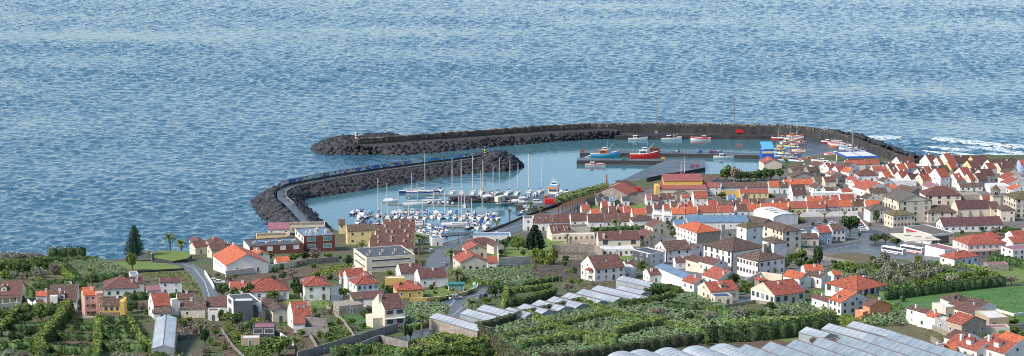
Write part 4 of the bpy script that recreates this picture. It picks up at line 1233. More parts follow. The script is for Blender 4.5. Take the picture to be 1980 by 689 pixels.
# --- inner breakwater ---
road_px = [(608, 440), (590, 418), (566, 393), (552, 381), (552, 370), (566, 362), (600, 355), (660, 344), (740, 331), (820, 320), (890, 311), (945, 304)]
road_out = [(590, 440), (572, 418), (552, 397), (537, 385), (535, 371), (552, 359), (600, 349.5), (660, 339), (740, 327), (820, 316.5), (890, 308), (942, 301.5)]
RZ = 6.0
N2 = 90
rin = resample([zp(x, y, RZ) for x, y in road_px], N2); rout = resample([zp(x, y, RZ) for x, y in road_out], N2)
toe_in = resample([zp(x, y, -.5) for x, y in [(640, 442), (625, 430), (608, 412), (590, 396), (586, 389), (600, 385), (640, 380), (700, 371), (770, 360), (850, 347), (920, 337), (960, 334)]], N2)
toe_out = [zp(x, y, -.5) for x, y in [(520, 438), (512, 428), (500, 416), (490, 401), (487, 391), (498, 381), (520, 372), (545, 366)]]
mural_base = rout
bi = boat_root('breakwater', rin[0], 0)
mi = MB()
for i in range(N2-1): mi.poly([rin[i], rin[i+1], rout[i+1], rout[i]], 'asphq')
rows_in = [rin, [a.lerp(b, .5)+Vector((0, 0, .3)) for a, b in zip(rin, toe_in)], toe_in]
mi2 = loft('x', rows_in, 'bs')
back = offs(rout, 2.2, RZ); seat = offs(rout, 12, -1)
# outside of the elbow uses its own wide rock apron
k_el = min(range(N2), key=lambda i: abs(proj(rout[i])[0]-560) + (0 if i > 25 else 50))
elb = resample(toe_out, k_el+1)
rows_out = [back, [back[i].lerp(elb[i] if i <= k_el else seat[i], .5)+Vector((0, 0, .6)) for i in range(N2)], [elb[i] if i <= k_el else seat[i] for i in range(N2)]]
mo = loft('y', rows_out, 'bs')
bwl('roadway', mi, bi); bwl('inner_slope', mi2, bi); bwl('outer_slope', mo, bi)
rk2 = rocks_on(low(rows_in, 1.0), 2.2, .85)+rocks_on(low(rows_out, .5), 2.4, .85)
mr2 = mound(962, 321, rx=16, ry=24, ztop=8.2); rk2 += rocks_on(mr2, 2.4, .9); bwl('head_mound', loft('m', mr2, 'bs'), bi)
# lip wall on the inner side, and a parapet with the painted mural
lw = MB(); wallstrip(lw, [Vector(p) for p in offs(rin[22:], .0, 0)], .6, RZ-1.2, RZ+.5, 'conc', -1); bwl('kerb_wall', lw, bi)
i0 = min(range(N2), key=lambda i: abs(proj(rout[i])[0]-543) + abs(proj(rout[i])[1]-366)*.5)
path = [Vector(p) for p in offs(rout[i0:], .3, 0)]
pw = MB(); wallstrip(pw, path, 1.4, RZ-.5, RZ+2.9, 'bs', 1); bwl('parapet', pw, bi)
def mural_mat():
    m = bpy.data.materials.new('mural'); m.use_nodes = True; nt = m.node_tree; N, Lk = nt.nodes, nt.links; b = N['Principled BSDF']; b.inputs['Roughness'].default_value = .8
    g = N.new('ShaderNodeNewGeometry')
    def vor(sx, sz):
        mp = N.new('ShaderNodeMapping'); mp.inputs['Scale'].default_value = (sx, .001, sz); Lk.new(g.outputs['Position'], mp.inputs['Vector'])
        v = N.new('ShaderNodeTexVoronoi'); v.inputs['Scale'].default_value = 1.0; Lk.new(mp.outputs[0], v.inputs['Vector']); return v
    v1, v2 = vor(.33, .12), vor(1.3, 1.1)
    s1 = N.new('ShaderNodeSeparateColor'); Lk.new(v1.outputs['Color'], s1.inputs[0])
    r1 = N.new('ShaderNodeValToRGB'); Lk.new(s1.outputs[0], r1.inputs[0]); cr = r1.color_ramp; cr.interpolation = 'CONSTANT'
    stops = [(0, (.04, .22, .5)), (.25, (.08, .42, .68)), (.45, (.02, .12, .38)), (.6, (.25, .6, .72)), (.75, (.04, .30, .58)), (.9, (.5, .55, .5))]
    cr.elements[0].color = (*stops[0][1], 1); cr.elements[1].position = stops[1][0]; cr.elements[1].color = (*stops[1][1], 1)
    for p_, c_ in stops[2:]: e = cr.elements.new(p_); e.color = (*c_, 1)
    s2 = N.new('ShaderNodeSeparateColor'); Lk.new(v2.outputs['Color'], s2.inputs[0])
    r2 = N.new('ShaderNodeValToRGB'); Lk.new(s2.outputs[1], r2.inputs[0]); cr = r2.color_ramp; cr.interpolation = 'CONSTANT'
    stops = [(0, (.6, .06, .05)), (.3, (.75, .65, .5)), (.55, (.8, .45, .05)), (.8, (.1, .4, .15))]
    cr.elements[0].color = (*stops[0][1], 1); cr.elements[1].position = stops[1][0]; cr.elements[1].color = (*stops[1][1], 1)
    for p_, c_ in stops[2:]: e = cr.elements.new(p_); e.color = (*c_, 1)
    gt = N.new('ShaderNodeMath'); gt.operation = 'GREATER_THAN'; gt.inputs[1].default_value = .68; Lk.new(s2.outputs[0], gt.inputs[0])
    mx = N.new('ShaderNodeMix'); mx.data_type = 'RGBA'; Lk.new(gt.outputs[0], mx.inputs['Factor']); Lk.new(r1.outputs[0], mx.inputs['A']); Lk.new(r2.outputs[0], mx.inputs['B'])
    Lk.new(mx.outputs['Result'], b.inputs['Base Color']); MATS['mural'] = m
mural_mat()
mm = MB()
pf = [Vector(p) for p in offs(rout[i0:], .27, 0)]
for a, b in zip(pf, pf[1:]): mm.poly([(a.x, a.y, RZ+.9), (b.x, b.y, RZ+.9), (b.x, b.y, RZ+2.85), (a.x, a.y, RZ+2.85)], 'mural')
bwl('mural', mm, bi)
tag(bi, 'inner breakwater with bend, roadway and blue painted mural wall', 'breakwater')
# armour rocks: the 300 largest in view as things, the rest as one mass
allr = rk+rk2
def vis_size(r): 
    P, s_ = r; return s_*scl(P)*(1 if P.z > .2 else .2)
order = sorted(range(len(allr)), key=lambda i: -vis_size(allr[i])*random.uniform(.9, 1.1))
near_i = [i for i in order if 485 < proj(allr[i][0])[0] < 1000][:300]
ns = set(near_i)
for i in near_i:
    P, s_ = allr[i]; o = link('boulder', random.choice(RM)[2], None, P); o.scale = (s_, s_, s_*.8); o.rotation_euler = (random.uniform(-.6, .6), random.uniform(-.6, .6), random.uniform(0, 6.28))
    o['label'] = 'dark basalt boulder piled on the slope of the inner breakwater'; o['category'] = 'boulder'; o['group'] = 'boulders on the breakwaters'
V, F, n0 = [], [], 0
for i in range(len(allr)):
    if i in ns: continue
    P, s_ = allr[i]; v, f, _ = random.choice(RM)
    R_ = np.array(Matrix.Rotation(random.uniform(0, 6.28), 3, 'Z') @ Matrix.Rotation(random.uniform(-.6, .6), 3, 'X'))
    V.append((v*[s_, s_, s_*.8]) @ R_.T + np.array(P)); F.append(f+n0); n0 += len(v)
o = link('armour_rocks', np_mesh('armour_rocks', np.concatenate(V), np.concatenate(F), 'rock')); o['kind'] = 'stuff'; o['label'] = 'mass of dark armour rocks along both breakwaters'; o['category'] = 'rocks'

# ---- port piers
platform('pier', [(1121, 296), (1121, 290.5), (1160, 290.5), (1300, 292), (1400, 294), (1474, 297), (1474, 301), (1400, 299), (1300, 297)], 2.4, 'asphq', 'bs')
platform('pier', [(1115, 310.5), (1116, 306), (1160, 306.5), (1220, 307.5), (1300, 308), (1363, 309), (1364, 324), (1330, 330), (1290, 336), (1240, 350), (1200, 372), (1150, 384), (1195, 352), (1250, 326), (1285, 311.5), (1200, 310.5)], 2.6, 'asphq', 'bs')
platform('slipway', [(1236, 336), (1236, 332), (1252, 332), (1252, 336)], 1.6, 'conc', 'bs')
# marina yard and its rock island
platform('marina_yard', [(997, 397), (1002, 386), (1008, 378), (1060, 376), (1120, 375), (1150, 380), (1090, 398), (1075, 404), (1050, 399)], 2.9, 'asphq', 'bs')
isl = [zp(x, y, 2.2) for x, y in [(872, 383), (935, 384.5), (1000, 386)]]; isl2 = [zp(x, y, -.5) for x, y in [(866, 392), (935, 393.5), (1002, 395)]]
isl3 = [zp(x, y, 2.2) for x, y in [(884, 378.5), (935, 379), (1005, 380)]]
rb = boat_root('rock_groyne', isl[0], 0); lm = loft('g', [isl2, isl, isl3], 'bs'); bwl('core', lm, rb)
rr = rocks_on([[Vector(p) for p in isl], [Vector(p) for p in isl2]], 1.9, 1.6, .3); V, F, n0 = [], [], 0
for P, s_ in rr:
    v, f, _ = random.choice(RM); V.append(v*s_+np.array(P)-np.array(rb.location)); F.append(f+n0); n0 += len(v)
rq = link('rocks', np_mesh('rocks', np.concatenate(V), np.concatenate(F), 'rock'), rb); rq['kind'] = 'stuff'
tag(rb, 'low rock groyne in the middle of the marina', 'groyne')

# ---- surf
mat('foam', (0.62, 0.68, 0.72), (0.40, 0.52, 0.60), rough=.9, scale=.35, detail=8, lo=.40, hi=.62, stretch=(1, .6, 1))
def foam_holes():
    nt = MATS['foam'].node_tree; N, Lk = nt.nodes, nt.links; b = N['Principled BSDF']
    tc = N.new('ShaderNodeTexCoord'); mp = N.new('ShaderNodeMapping'); mp.inputs['Scale'].default_value = (.25, .5, 1); Lk.new(tc.outputs['Object'], mp.inputs['Vector'])
    nz = N.new('ShaderNodeTexNoise'); nz.inputs['Scale'].default_value = 1.3; nz.inputs['Detail'].default_value = 6; Lk.new(mp.outputs[0], nz.inputs['Vector'])
    mr = N.new('ShaderNodeMapRange'); mr.inputs['From Min'].default_value = .36; mr.inputs['From Max'].default_value = .50; Lk.new(nz.outputs['Fac'], mr.inputs['Value']); Lk.new(mr.outputs[0], b.inputs['Alpha'])
foam_holes()
def surf(pts, wd=5, h=1.4, jag=2.5):
    P = resample([zp(x, y, 0) for x, y in pts], 60); mb = MB(); rows = [[], [], [], []]
    for i, p in enumerate(P):
        f = math.sin(math.pi*i/(len(P)-1))**.5; j = random.uniform(-jag, jag)*f
        for r, (dy, z) in enumerate(((-wd-4+j*1.2, .06), (-wd*.4+j*.4, h*.75*f+.07), (0+j*.2, h*f+.08), (wd*.5, .05))):
            rows[r].append((p.x, p.y+dy*f, z))
    for r0, r1 in zip(rows, rows[1:]):
        for i in range(len(r0)-1): mb.poly([r0[i], r0[i+1], r1[i+1], r1[i]], 'foam')
    o = link('breaking_wave', mb.mesh('surf', True)); o['kind'] = 'structure'
surf([(1800, 269), (1840, 272), (1866, 274)], 7, 1.7)
surf([(1850, 274), (1890, 277), (1915, 280)], 8, 1.9)
surf([(1885, 277), (1940, 283), (2010, 287)], 9, 1.9)
surf([(1900, 297), (1940, 301), (2000, 303)], 8, 1.2)
surf([(1665, 265), (1700, 267), (1745, 265)], 8, 1.5)
surf([(1780, 291), (1810, 295), (1850, 297), (1900, 301)], 3, .6)

surf([(1868, 284), (1910, 287), (1960, 291)], 6, .8)
surf([(1790, 283), (1830, 287), (1880, 290)], 6, .7)
surf([(1930, 292), (1970, 295), (2010, 296)], 6, .8)
# ---- pontoons
mat('pont', (0.25, 0.24, 0.22), (0.16, 0.15, 0.14), rough=.8, scale=.8)
def pontoon(x0, y0, x1, y1, label, w=2.4, z=.55, fingers=0):
    a, b = zp(x0, y0, z), zp(x1, y1, z); t = (b-a); L = t.length; rz = math.atan2(t.y, t.x)
    e = boat_root('pontoon', Vector((a.x, a.y, 0)), rz)
    link('deck', MB().box(0, -w/2, .1, L, w/2, z, 'pont').mesh('deck'), e)
    n = max(2, int(L/22))
    pl = MB().tube((0, 0, -2), (0, 0, 3.6), .28, .28, 'rust', 8).tube((0, 0, 3.6), (0, 0, 4.0), .3, .05, 'hw', 8).mesh('pile')
    for i in range(n): link('pile', pl, e, (L*(i+.5)/n, w/2+.35, 0))
    for i in range(fingers):
        for sg in (-1, 1): link('finger', _cached(('fing',), lambda: MB().box(-.35, 0, .12, .35, 6.5, .5, 'pont').mesh('finger')), e, (L*(i+.7)/fingers, sg*w/2, 0), 0 if sg > 0 else math.pi)
    tag(e, label, 'pontoon', 'marina pontoons')
pontoon(786, 374, 1000, 381, 'northernmost marina pontoon with the largest sailboats', 2.6)
pontoon(750, 394, 908, 398, 'marina pontoon beside the rock groyne', 2.2)
pontoon(686, 416, 965, 420, 'long middle marina pontoon between two rows of motorboats', 2.4, fingers=18)
pontoon(690, 437, 948, 438, 'marina pontoon with the two long white sailing yachts', 2.4, fingers=12)
pontoon(795, 452, 868, 453, 'nearest marina pontoon with the small dinghies', 2.2, fingers=6)
gw = boat_root('gangway', zp(1000, 390, 2.9), 0); A_ = zp(1000, 389, 2.9)-gw.location; B_ = zp(958, 394, .7)-gw.location
mb = MB()
for dy in (-.8, .8): mb.tube(A_+Vector((0, dy, .9)), B_+Vector((0, dy, .9)), .08, .08, 'mast', 4)
mb.hexa([A_+Vector((0, -.8, -.1)), A_+Vector((0, .8, -.1)), B_+Vector((0, .8, -.1)), B_+Vector((0, -.8, -.1))][::-1], [A_+Vector((0, -.8, 0)), A_+Vector((0, .8, 0)), B_+Vector((0, .8, 0)), B_+Vector((0, -.8, 0))][::-1], 'mast')
link('ramp', mb.mesh('ramp'), gw); tag(gw, 'pale metal gangway from the yard down to a pontoon', 'gangway')
# ================================================================ TOWN: near and middle houses (photo pixels)
H = house
# ---- bottom left
v = H(-30, -26, 41, 571, 3.3, 6, 'R', 'b', 'c', d=13, p=.55, dorm=1, par=False, label='large cream house with brown roof and dormer at the left edge')
for i in range(5): v['part']('column', _cached(('col',), lambda: MB().tube((0, 0, -.3), (0, 0, 2.6), .16, .14, 'w', 8).mesh('column')), v['L']*(.1+.2*i), -2.0, 0)
v['part']('porch_roof', MB().hexa([(0, -2.4, 2.6), (v['L'], -2.4, 2.6), (v['L'], 0, 3.0), (0, 0, 3.0)], [(0, -2.4, 2.75), (v['L'], -2.4, 2.75), (v['L'], 0, 3.15), (0, 0, 3.15)], 'R_b').mesh('porch_roof'))
wall([(-5, 598), (40, 594)], 1.8, .4, 'c', 'cream garden terrace wall below the large left house')
wall([(41, 577), (63, 594)], 1.6, .3, 'w', 'white diagonal garden wall right of the large left house')
H(92, 97, 152, 568, 3.6, 10, 'R', 'd', 'w', d=9, label='white house with old grey tiled roof behind the dormered white house')
H(66, 70, 101, 573, 3.2, 12, 'R', 'o', 'w', d=5, label='small white annex with bright orange roof and chimney')
v = H(84, 91, 149, 584, 3.4, 9, 'R', 'b', 'w', d=9, p=.6, dorm=1, par=True, label='white house with brown roof, white dormer and square stair tower')
v['part']('stair_tower', MB().box(1.2, -1.2, -1, 3.8, 1.2, 5.6, 'w').mesh('stair_tower'))
H(62, 73, 88, 590, 2.6, 30, 'R', 'b', 'w', d=5, label='low white side wing with brown roof beside the dormered house')
v = H(152, 165, 186, 571.5, 7.6, 20, 'R', 'o', 'pk', d=8, p=.5, par=False, label='tall pink three-storey house with orange roof and balconies', nR=2, nL=0, ch=[(.8, .3)])
L_ = v['L']
for z in (2.2, 4.7): v['part']('balcony', MB().box(0, -1.2, z-.15, L_, 0, z, 'pk').box(0, -1.22, z, L_, -1.14, z+.8, 'pk').mesh('balcony'))
v['part']('stair_tower', MB().box(L_+.02, -1.6, -3, L_+2.6, 2.4, 8.4, 'pk').mesh('stair_tower'))
for z in (.8, 3.4, 6.0): v['part']('window', winmesh(.7, 1.2, 'frame', 'pane'), L_+1.3, -1.62, z)
v['part']('garden_wall', MB().box(-2.2, -3.2, -3, L_+.1, -2.9, .9, 'w').mesh('garden_wall'))
v = H(198, 200, 233, 591, 5.2, 4, 'R', 'd', 'y', d=8, p=.55, par=False, label='yellow house with old dark tiled roof beside the pink house', nR=3, wf='framed', pn='frameb')
v['part']('side_bay', MB().box(v['L']+.02, -1.2, -1.5, v['L']+1.6, 6, 6.8, 'y').mesh('side_bay'))
v['part']('lean_to', MB().hexa([(0, -2.4, 1.6), (v['L'], -2.4, 1.6), (v['L'], -.02, 2.6), (0, -.02, 2.6)], [(0, -2.4, 1.8), (v['L'], -2.4, 1.8), (v['L'], -.02, 2.8), (0, -.02, 2.8)], 'R_d').box(.1, -2.1, -1, v['L']-.1, -.1, 1.6, 'y').mesh('lean_to'))
v = H(184, 203, 269, 559, 3.4, 12, 'H', 'b', 'w', d=13, p=.48, label='wide white bungalow with brown hipped roof and green doors', nR=4, wf='frameg', ch=[(.8, .3), (.95, .6)])
H(240, 247, 279, 549, 3.2, 15, 'R', 'b', 'w', d=7, label='white rear wing with brown roof behind the wide bungalow')
H(245, 252, 268, 533, 3.0, 15, 'F', 'lb', 'w', d=6, label='small white hut with pale blue flat roof', pn='doorg')
H(302, 309, 352, 546.5, 4.6, 9, 'R', 'b', 'w', d=7, p=.3, label='white two-storey house with maroon roof beside the curving road', nR=2, ch=[])
H(336, 343, 377, 579, 3.0, 12, 'R', 'b', 'w', d=6, label='white house with plain brown roof just below the maroon-roofed house', win=True)
H(278, 285, 311, 563, 2.6, 14, 'P', 'm', 'w', d=6, p=.15, label='low white flat annex with purple grey roof')
v = H(284, 298, 331, 592, 4.4, 22, 'R', 'r', 'w', d=9, p=.75, label='white house with steep rusty orange roof and huge white chimney', ch=[])
v['part']('chimney', MB().hexa([(0, 0, 0), (2.6, 0, 0), (2.6, 2, 0), (0, 2, 0)], [(.2, .2, 7), (2.3, .2, 7), (2.3, 1.8, 7), (.2, 1.8, 7)], 'w').mesh('chimney'), v['L']-.2, -1.5, -.5)
H(294, 297, 330, 606, 2.4, 5, 'P', 'd', 'w', d=4.5, label='low mottled lean-to in front of the steep orange roof')
H(342, 350, 397, 597.5, 3.2, 5, 'R', 'd', 'c', d=8, par=False, label='long low house with old mottled brown tiles')
H(396, 397, 441, 592.5, 3.6, 3, 'R', 'b', 'w', d=9, label='white house with smooth brown roof next to the modern white villa', par=True)
H(400, 402, 423, 603, 3.2, 3, 'F', 'b', 'w', d=4, label='white flat annex in front of the smooth brown roof')
# modern villa
v = H(440, 462, 486, 590, 6.2, 22, 'F', 'k', 'w', w=8, label='modern white cubic villa with dark glass front', pn='k', strip=False, nR=1, nL=2, wsize=(4.6, 2.4), door=False)
H(446, 452, 490, 584, 7.4, 6, 'F', 'wr', 'k', d=5, win=False, into=v['o'])
H(484, 487, 500, 596, 5.0, 10, 'F', 'lb', 'k', d=5, win=False, into=v['o'])
H(484, 489, 513, 607, 3.0, 14, 'F', 'wr', 't', d=9, label='low tan terrace house in front of the white villa', pn='k')
H(489, 500, 539, 592.5, 4.6, 15, 'H', 'd', 'c', d=10, label='cream house with dark hipped roof behind the garage', p=.4)
H(521, 528, 558, 602.5, 3.8, 18, 'L', 'd', 'c', d=8, label='small cream gabled house facing the viewer beside the skylight house', p=.45, par=False)
v = H(552, 567, 603, 611, 4.4, 18, 'R', 'r', 'w', d=9, p=.85, sky_l=2, ch=[(.8, .5), (.98, .35)], label='white house with steep red-orange roof and two skylights')
H(565, 568, 590, 626.5, 3.0, 6, 'P', 'r', 'w', d=5, into=v['o'], win=False)
H(592, 600, 613, 618, 3.0, 30, 'L', 'o', 'w', d=5, into=v['o'])
H(484, 488, 531, 635, 2.8, 3, 'F', 'm', 'k', d=7, label='dark garage with maroon flat roof and two wide doors', nR=2, wsize=(3.0, 2.0), pn='k', door=False)
H(463, 466, 502, 656, 2.4, 6, 'F', 'wr', 't', d=4, label='small tan field hut with pale corrugated roof', nR=1)
v = H(446, 476, 559, 564.5, 3.3, 10, 'H', 'r', 'w', d=13, p=.5, label='wide white house with broad red-orange hipped roof', wf='frameg')
H(436, 446, 478, 560, 3.0, 12, 'R', 'r', 'w', d=8, into=v['o'])
H(556, 590, 638, 554, 5.4, 14, 'H', 'r', 'w', d=12, p=.45, label='white hillside house with red-orange hipped roof above a garage', ch=[(.05, .6)])
v = H(668, 690, 732, 551, 5.6, 22, 'H', 'r', 'w', d=9, p=.5, label='tall white house with green shutters and red-orange hipped roof', wf='frameg', nR=4, door=False)
H(667, 672, 704, 534, 7.0, 15, 'R', 'r', 'w', d=8, into=v['o'], win=False, par=False)
H(690, 700, 727, 540, 6.5, 15, 'L', 'r', 'w', d=8, into=v['o'], par=False)
H(655, 658, 668, 533, 3.4, 10, 'P', 'r', 'w', d=4, label='narrow white shed with orange roof left of the green-shuttered house')
H(694, 699, 742, 577.5, 3.0, 5, 'P', 'b', 'w', d=5, label='long low white annex with brown lean-to roof')
v = H(637, 656, 703, 592, 3.2, 20, 'N', 'd', 's', d=8, label='roofless overgrown stone ruin', kind='ruin', nR=1)
H(676, 684, 703, 580, 4.4, 20, 'P', 'd', 'gw', d=5, into=v['o'], win=False)
v = H(720, 744, 783, 598, 6.4, 24, 'R', 'b', 'c', p=.62, label='cream two-storey house with brown roof and balcony above garages', nR=2, wsize=(2.6, 1.7), pn='k', door=False, nL=0, ch=[(.0, .35, 1.2, 1.4, 'c')], par=True)
v['part']('balcony', MB().box(0, -1.1, 3.1, v['L'], 0, 3.25, 'w').mesh('balcony'))
for i in range(6): v['part']('railing', MB().box(0, -.03, 0, v['L']/6-.1, .03, .06, 'metal').box(0, -.03, -.6, .06, .03, 0, 'metal').mesh('railing'), v['L']*i/6, -1.05, 4.0) if i == 0 else None
v['part']('side_wing', MB().box(-3.4, 2, -3, -.05, 9, 3.2, 'c').mesh('side_wing'))
v = H(752, 768, 818, 561.5, 3.1, 12, 'H', 'r', 'y', d=10, p=.48, label='yellow bungalow with red-orange hipped roof beside the yellow boundary wall')
H(744, 746, 782, 540, 3.2, 5, 'F', 'ly', 'y', d=4, label='low yellow flat annex behind the yellow bungalow', win=False) if 'R_ly' in MATS else H(744, 746, 782, 540, 3.2, 5, 'F', 'wr', 'y', d=4, label='low yellow flat annex behind the yellow bungalow', win=False)
v = H(794, 812, 866, 538.5, 3.6, 16, 'R', 'b', 'w', d=9, p=.6, label='white house with brown roof left of the round palm', ch=[(.55, .4)])
H(757, 775, 818, 528.5, 3.8, 16, 'R', 'b', 'w', d=9, p=.6, label='white gabled house with brown roof behind the flat office')
# ---- coast left villas
v = H(362, 378, 400, 478.5, 3.4, 28, 'R', 'b', 'c', d=8, label='cream seaside villa of several brown gabled roofs', par=False)
H(366, 374, 396, 470, 5.0, 20, 'L', 'b', 'c', d=9, into=v['o'], par=False)
H(396, 410, 437, 484.5, 3.6, 22, 'R', 'b', 'c', d=9, into=v['o'], par=False)
H(400, 408, 436, 472, 5.2, 22, 'H', 'b', 'c', d=9, into=v['o'])
H(408, 422, 457, 483, 3.6, 25, 'L', 'b', 'c', d=10, into=v['o'], par=False)
wall([(420, 497), (466, 489)], 2.0, .3, 'k', 'dark blue grey wall beside the seaside villa')
v = H(412, 438, 519, 514, 3.7, 22, 'L', 'o', 'w', p=.46, label='large white house with wide orange gabled roof above the earth field', par=False, ch=[(.5, .95, 1, .8)], nR=2)
H(479, 488, 519, 510, 2.8, 22, 'L', 'o', 'w', d=5, into=v['o'], par=False)
H(480, 492, 522, 496, 3.8, 22, 'L', 'o', 'w', d=9, into=v['o'], par=False)
H(529, 536, 560, 507, 2.6, 20, 'R', 'o', 'w', d=6, label='small orange-roofed outbuilding beside the cream boundary wall', par=False)
wall([(436, 536), (500, 528), (560, 518), (585, 512)], 2.6, .35, 'c', 'long cream boundary wall below the orange gabled house')
wall([(396, 530), (414, 560)], 1.6, .3, 'w', 'white garden wall beside the curving road')
# modern brown complex
v = H(456, 483, 586, 478, 3.4, 17, 'F', 'k', 'bk', d=17, label='row of modern brown brick houses with white panel windows', nR=4, wsize=(2.7, 2.4), pn='frame', door=False, left='w', nL=0)
for i in range(4):
    v['part']('roof_vent', MB().box(-.6, -.5, 0, .6, .5, .9, 'c').box(.7, -.3, 0, 1.2, .3, 1.4, 'c').mesh('roof_vent'), v['L']*(.12+.25*i), 7, 3.45)
    if i: v['part']('solar_panel', MB().hexa([(-1.8, -2.2, .1), (1.8, -2.2, .1), (1.8, 2, .1), (-1.8, 2, .1)], [(-1.8, -2.2, .2), (1.8, -2.2, .2), (1.8, 2, .24), (-1.8, 2, .24)], 'R_lb').mesh('solar_panel'), v['L']*(.05+.25*i), 11, 3.45)
v = H(560, 588, 648, 458.5, 7.0, 17, 'F', 'lb', 'bk', d=21, label='tall modern brown brick block with white side and glass corner', nR=2, wsize=(4.0, 2.4), pn='paneg', door=False, left='w', nL=3)
for (x, y) in ((3, 8), (5, 9), (8, 12), (9, 13), (7, 5), (12, 7), (13, 7.5), (4, 5)):
    v['part']('roof_vent', MB().box(-.6, -.5, 0, .6, .5, 1.1, 'c').box(-.3, -.3, 1.1, .3, .3, 1.7, 'c').mesh('roof_vent'), x, y, 7.05)
H(556, 560, 628, 437, 3.6, 4, 'F', 'g', 'c', d=9, label='cream flat terrace building at the root of the inner breakwater')
H(514, 518, 560, 444, 3.2, 4, 'P', 'm', 'w', d=7, label='low seaside building with maroon lean-to roof')
H(490, 496, 556, 458, 2.6, 8, 'F', 'g', 'ly', d=8, label='low pale yellow terrace building above the sea rocks', win=False)
H(652, 655, 667, 434, 5.0, 4, 'P', 'd', 'ly', d=5, label='small pale yellow tower house at the marina corner')
v = H(664, 672, 730, 447, 6.8, 10, 'R', 'd', 'ly', d=9, p=.5, label='long pale yellow harbour house with dark roof', nR=3)
# terraced brown complex
v = H(711, 716, 799, 481, 3.2, 8, 'R', 'b', 'c', d=11, p=.62, label='large stepped terrace of brown roofs with white parapets and chimneys', kind='terraced_house', cat='terraced houses', ch=[(.2, .3), (.5, .35), (.8, .3)], par=True)
for i in range(1, 5):
    H(711+7*i, 714+7*i, 801+i*.6, 481-10.5*i, 4.2+i*.9, 8, 'R', 'b', 'c', d=9, p=.62, into=v['o'], ch=[(random.uniform(.1, .3), .35), (random.uniform(.4, .6), .3), (random.uniform(.7, .9), .35)], win=False, par=i % 2 == 0)
v = H(684, 709, 803, 500, 5.8, 19, 'F', 'k', 'c', label='long flat-roofed cream office with strip windows', strip=True, door=False, kind='office_building', ch=[])
for i in range(7): v['part']('roof_vent', chimney_mesh(1.0, .8, 'c'), v['L']*(.1+.13*i), v['W']*(.25+.3*(i % 2)), 5.9)
# ---- centre
v = H(912, 915, 988, 458, 3.4, 4, 'F', 'lb', 'w', d=9, label='white modern bungalow with pale blue flat roof beside the marina road', nR=4)
H(900, 908, 960, 474, 3.6, 12, 'H', 'b', 'c', d=9, label='cream house with brown hipped roof behind the orange villas')
H(940, 955, 975, 477, 3.6, 22, 'L', 'b', 'c', d=9, label='cream gabled end with brown roof right of the orange villas')
H(896, 903, 941, 484, 3.8, 16, 'L', 'r', 'c', d=9, label='smaller cream villa with orange gabled roof beside the marina road', par=False, p=.45)
H(876, 881, 902, 497, 3.0, 14, 'P', 'b', 'c', d=5, label='cream garden room with brown roof left of the orange villa', win=False)
H(877, 890, 942, 508, 4.2, 16, 'L', 'r', 'c', d=12, p=.45, label='larger cream villa with orange gabled roof above the banana plot', par=False, nR=4, dorm=0)
H(940, 943, 962, 508, 2.4, 5, 'P', 'r', 'w', d=5, label='small red-roofed shed beside the larger orange villa', win=False)
wall([(962, 493), (964, 516)], 4.0, .3, 'c', 'cream end wall of the lawn terrace', sink=3)
wall([(964, 514), (1025, 510)], 3.4, .4, 'c', 'long stained cream retaining wall below the lawn', sink=3)
wall([(960, 520), (1010, 518)], 1.6, .4, 'conc', 'dark grey retaining wall above the banana plot')
H(1010, 1012, 1031, 424, 6.0, 2, 'F', 'k', 'w', d=8, label='narrow white house with dark flat roof at the avenue corner', nR=1)
ROW = [(1033, 1068, 431), (1069, 1102, 430.5), (1104, 1136, 427), (1137, 1169, 429), (1170, 1197, 428.5), (1198, 1220, 428)]
for i, (x0, x1, ye) in enumerate(ROW):
    H(x0-1, x0, x1, ye, 3.2 if i > 1 else 4.2, 5, 'R', 'b', 'w', d=8, p=.85, par=True, ch=[], sky_l=2 if i == 0 else 0, group='row of brown-roofed houses on the avenue')
v = H(1050, 1066, 1106, 452, 3.4, 14, 'R', 'b', 'c', d=9, p=.8, dorm=2, label='cream pool villa with steep brown roof and orange trim', ch=[], door=False)
H(1098, 1104, 1141, 441, 5.0, 12, 'F', 'g', 'c', d=8, into=v['o'], win=False)
H(1064, 1067, 1150, 455, 3.0, 4, 'F', 'wr', 'c', d=4, into=v['o'], nR=8, pn='pane')
H(1152, 1157, 1238, 464, 3.5, 4, 'R', 'b', 'c', d=9, p=.7, label='long cream house with brown roof and two chimneys beside the pool', ch=[(.13, .1, 1, 2.2, 'c'), (.55, .4)], nR=3, wsize=(2.4, 2))
H(1234, 1245, 1285, 463, 3.4, 28, 'L', 'b', 'c', d=11, p=.5, label='cream house with broad brown gable beside the small palms', par=True)
H(1140, 1165, 1226, 484, 2.8, 6, 'F', 'wr', 'w', d=8, label='low white garden house with flat white roof', pn='k', nR=6)
flat_pool = platform('patio', [(1072, 476), (1100, 464), (1160, 462), (1175, 478), (1130, 483)], hgt(gp(1110, 470)[1])+.25, 'pave', 'c', bottom=5)
H(1224, 1257, 1285, 492, 4.8, 36, 'F', 'k', 'w', label='dark slate and white two-storey house with flat roof', left='k', nR=2)
H(1266, 1288, 1337, 485.5, 5.0, 22, 'R', 'd', 'w', p=.55, trim='framed', wf='framed', nR=3, label='white house with dark red tiled roof and framed windows', door=False, ch=[])
v = H(1123, 1150, 1208, 521.5, 4.8, 24, 'R', 'b', 'w', p=.65, label='white house with brown roof and porch above the greenhouses', ch=[(.97, .5)], sky_l=1)
v['part']('porch', MB().box(-1.9, 2, 1.9, -.05, 5, 2.1, 'w').box(-1.9, 2, -2, -1.7, 2.2, 1.9, 'w').box(-1.9, 4.8, -2, -1.7, 5, 4.1, 'w').hexa([(-2.2, 1.8, 4.1), (-.05, 1.8, 4.1), (-.05, 5.2, 4.1), (-2.2, 5.2, 4.1)], [(-2.1, 1.9, 4.2), (-.05, 2, 4.9), (-.05, 5, 4.9), (-2.1, 5.1, 4.2)], 'R_r').mesh('porch'))
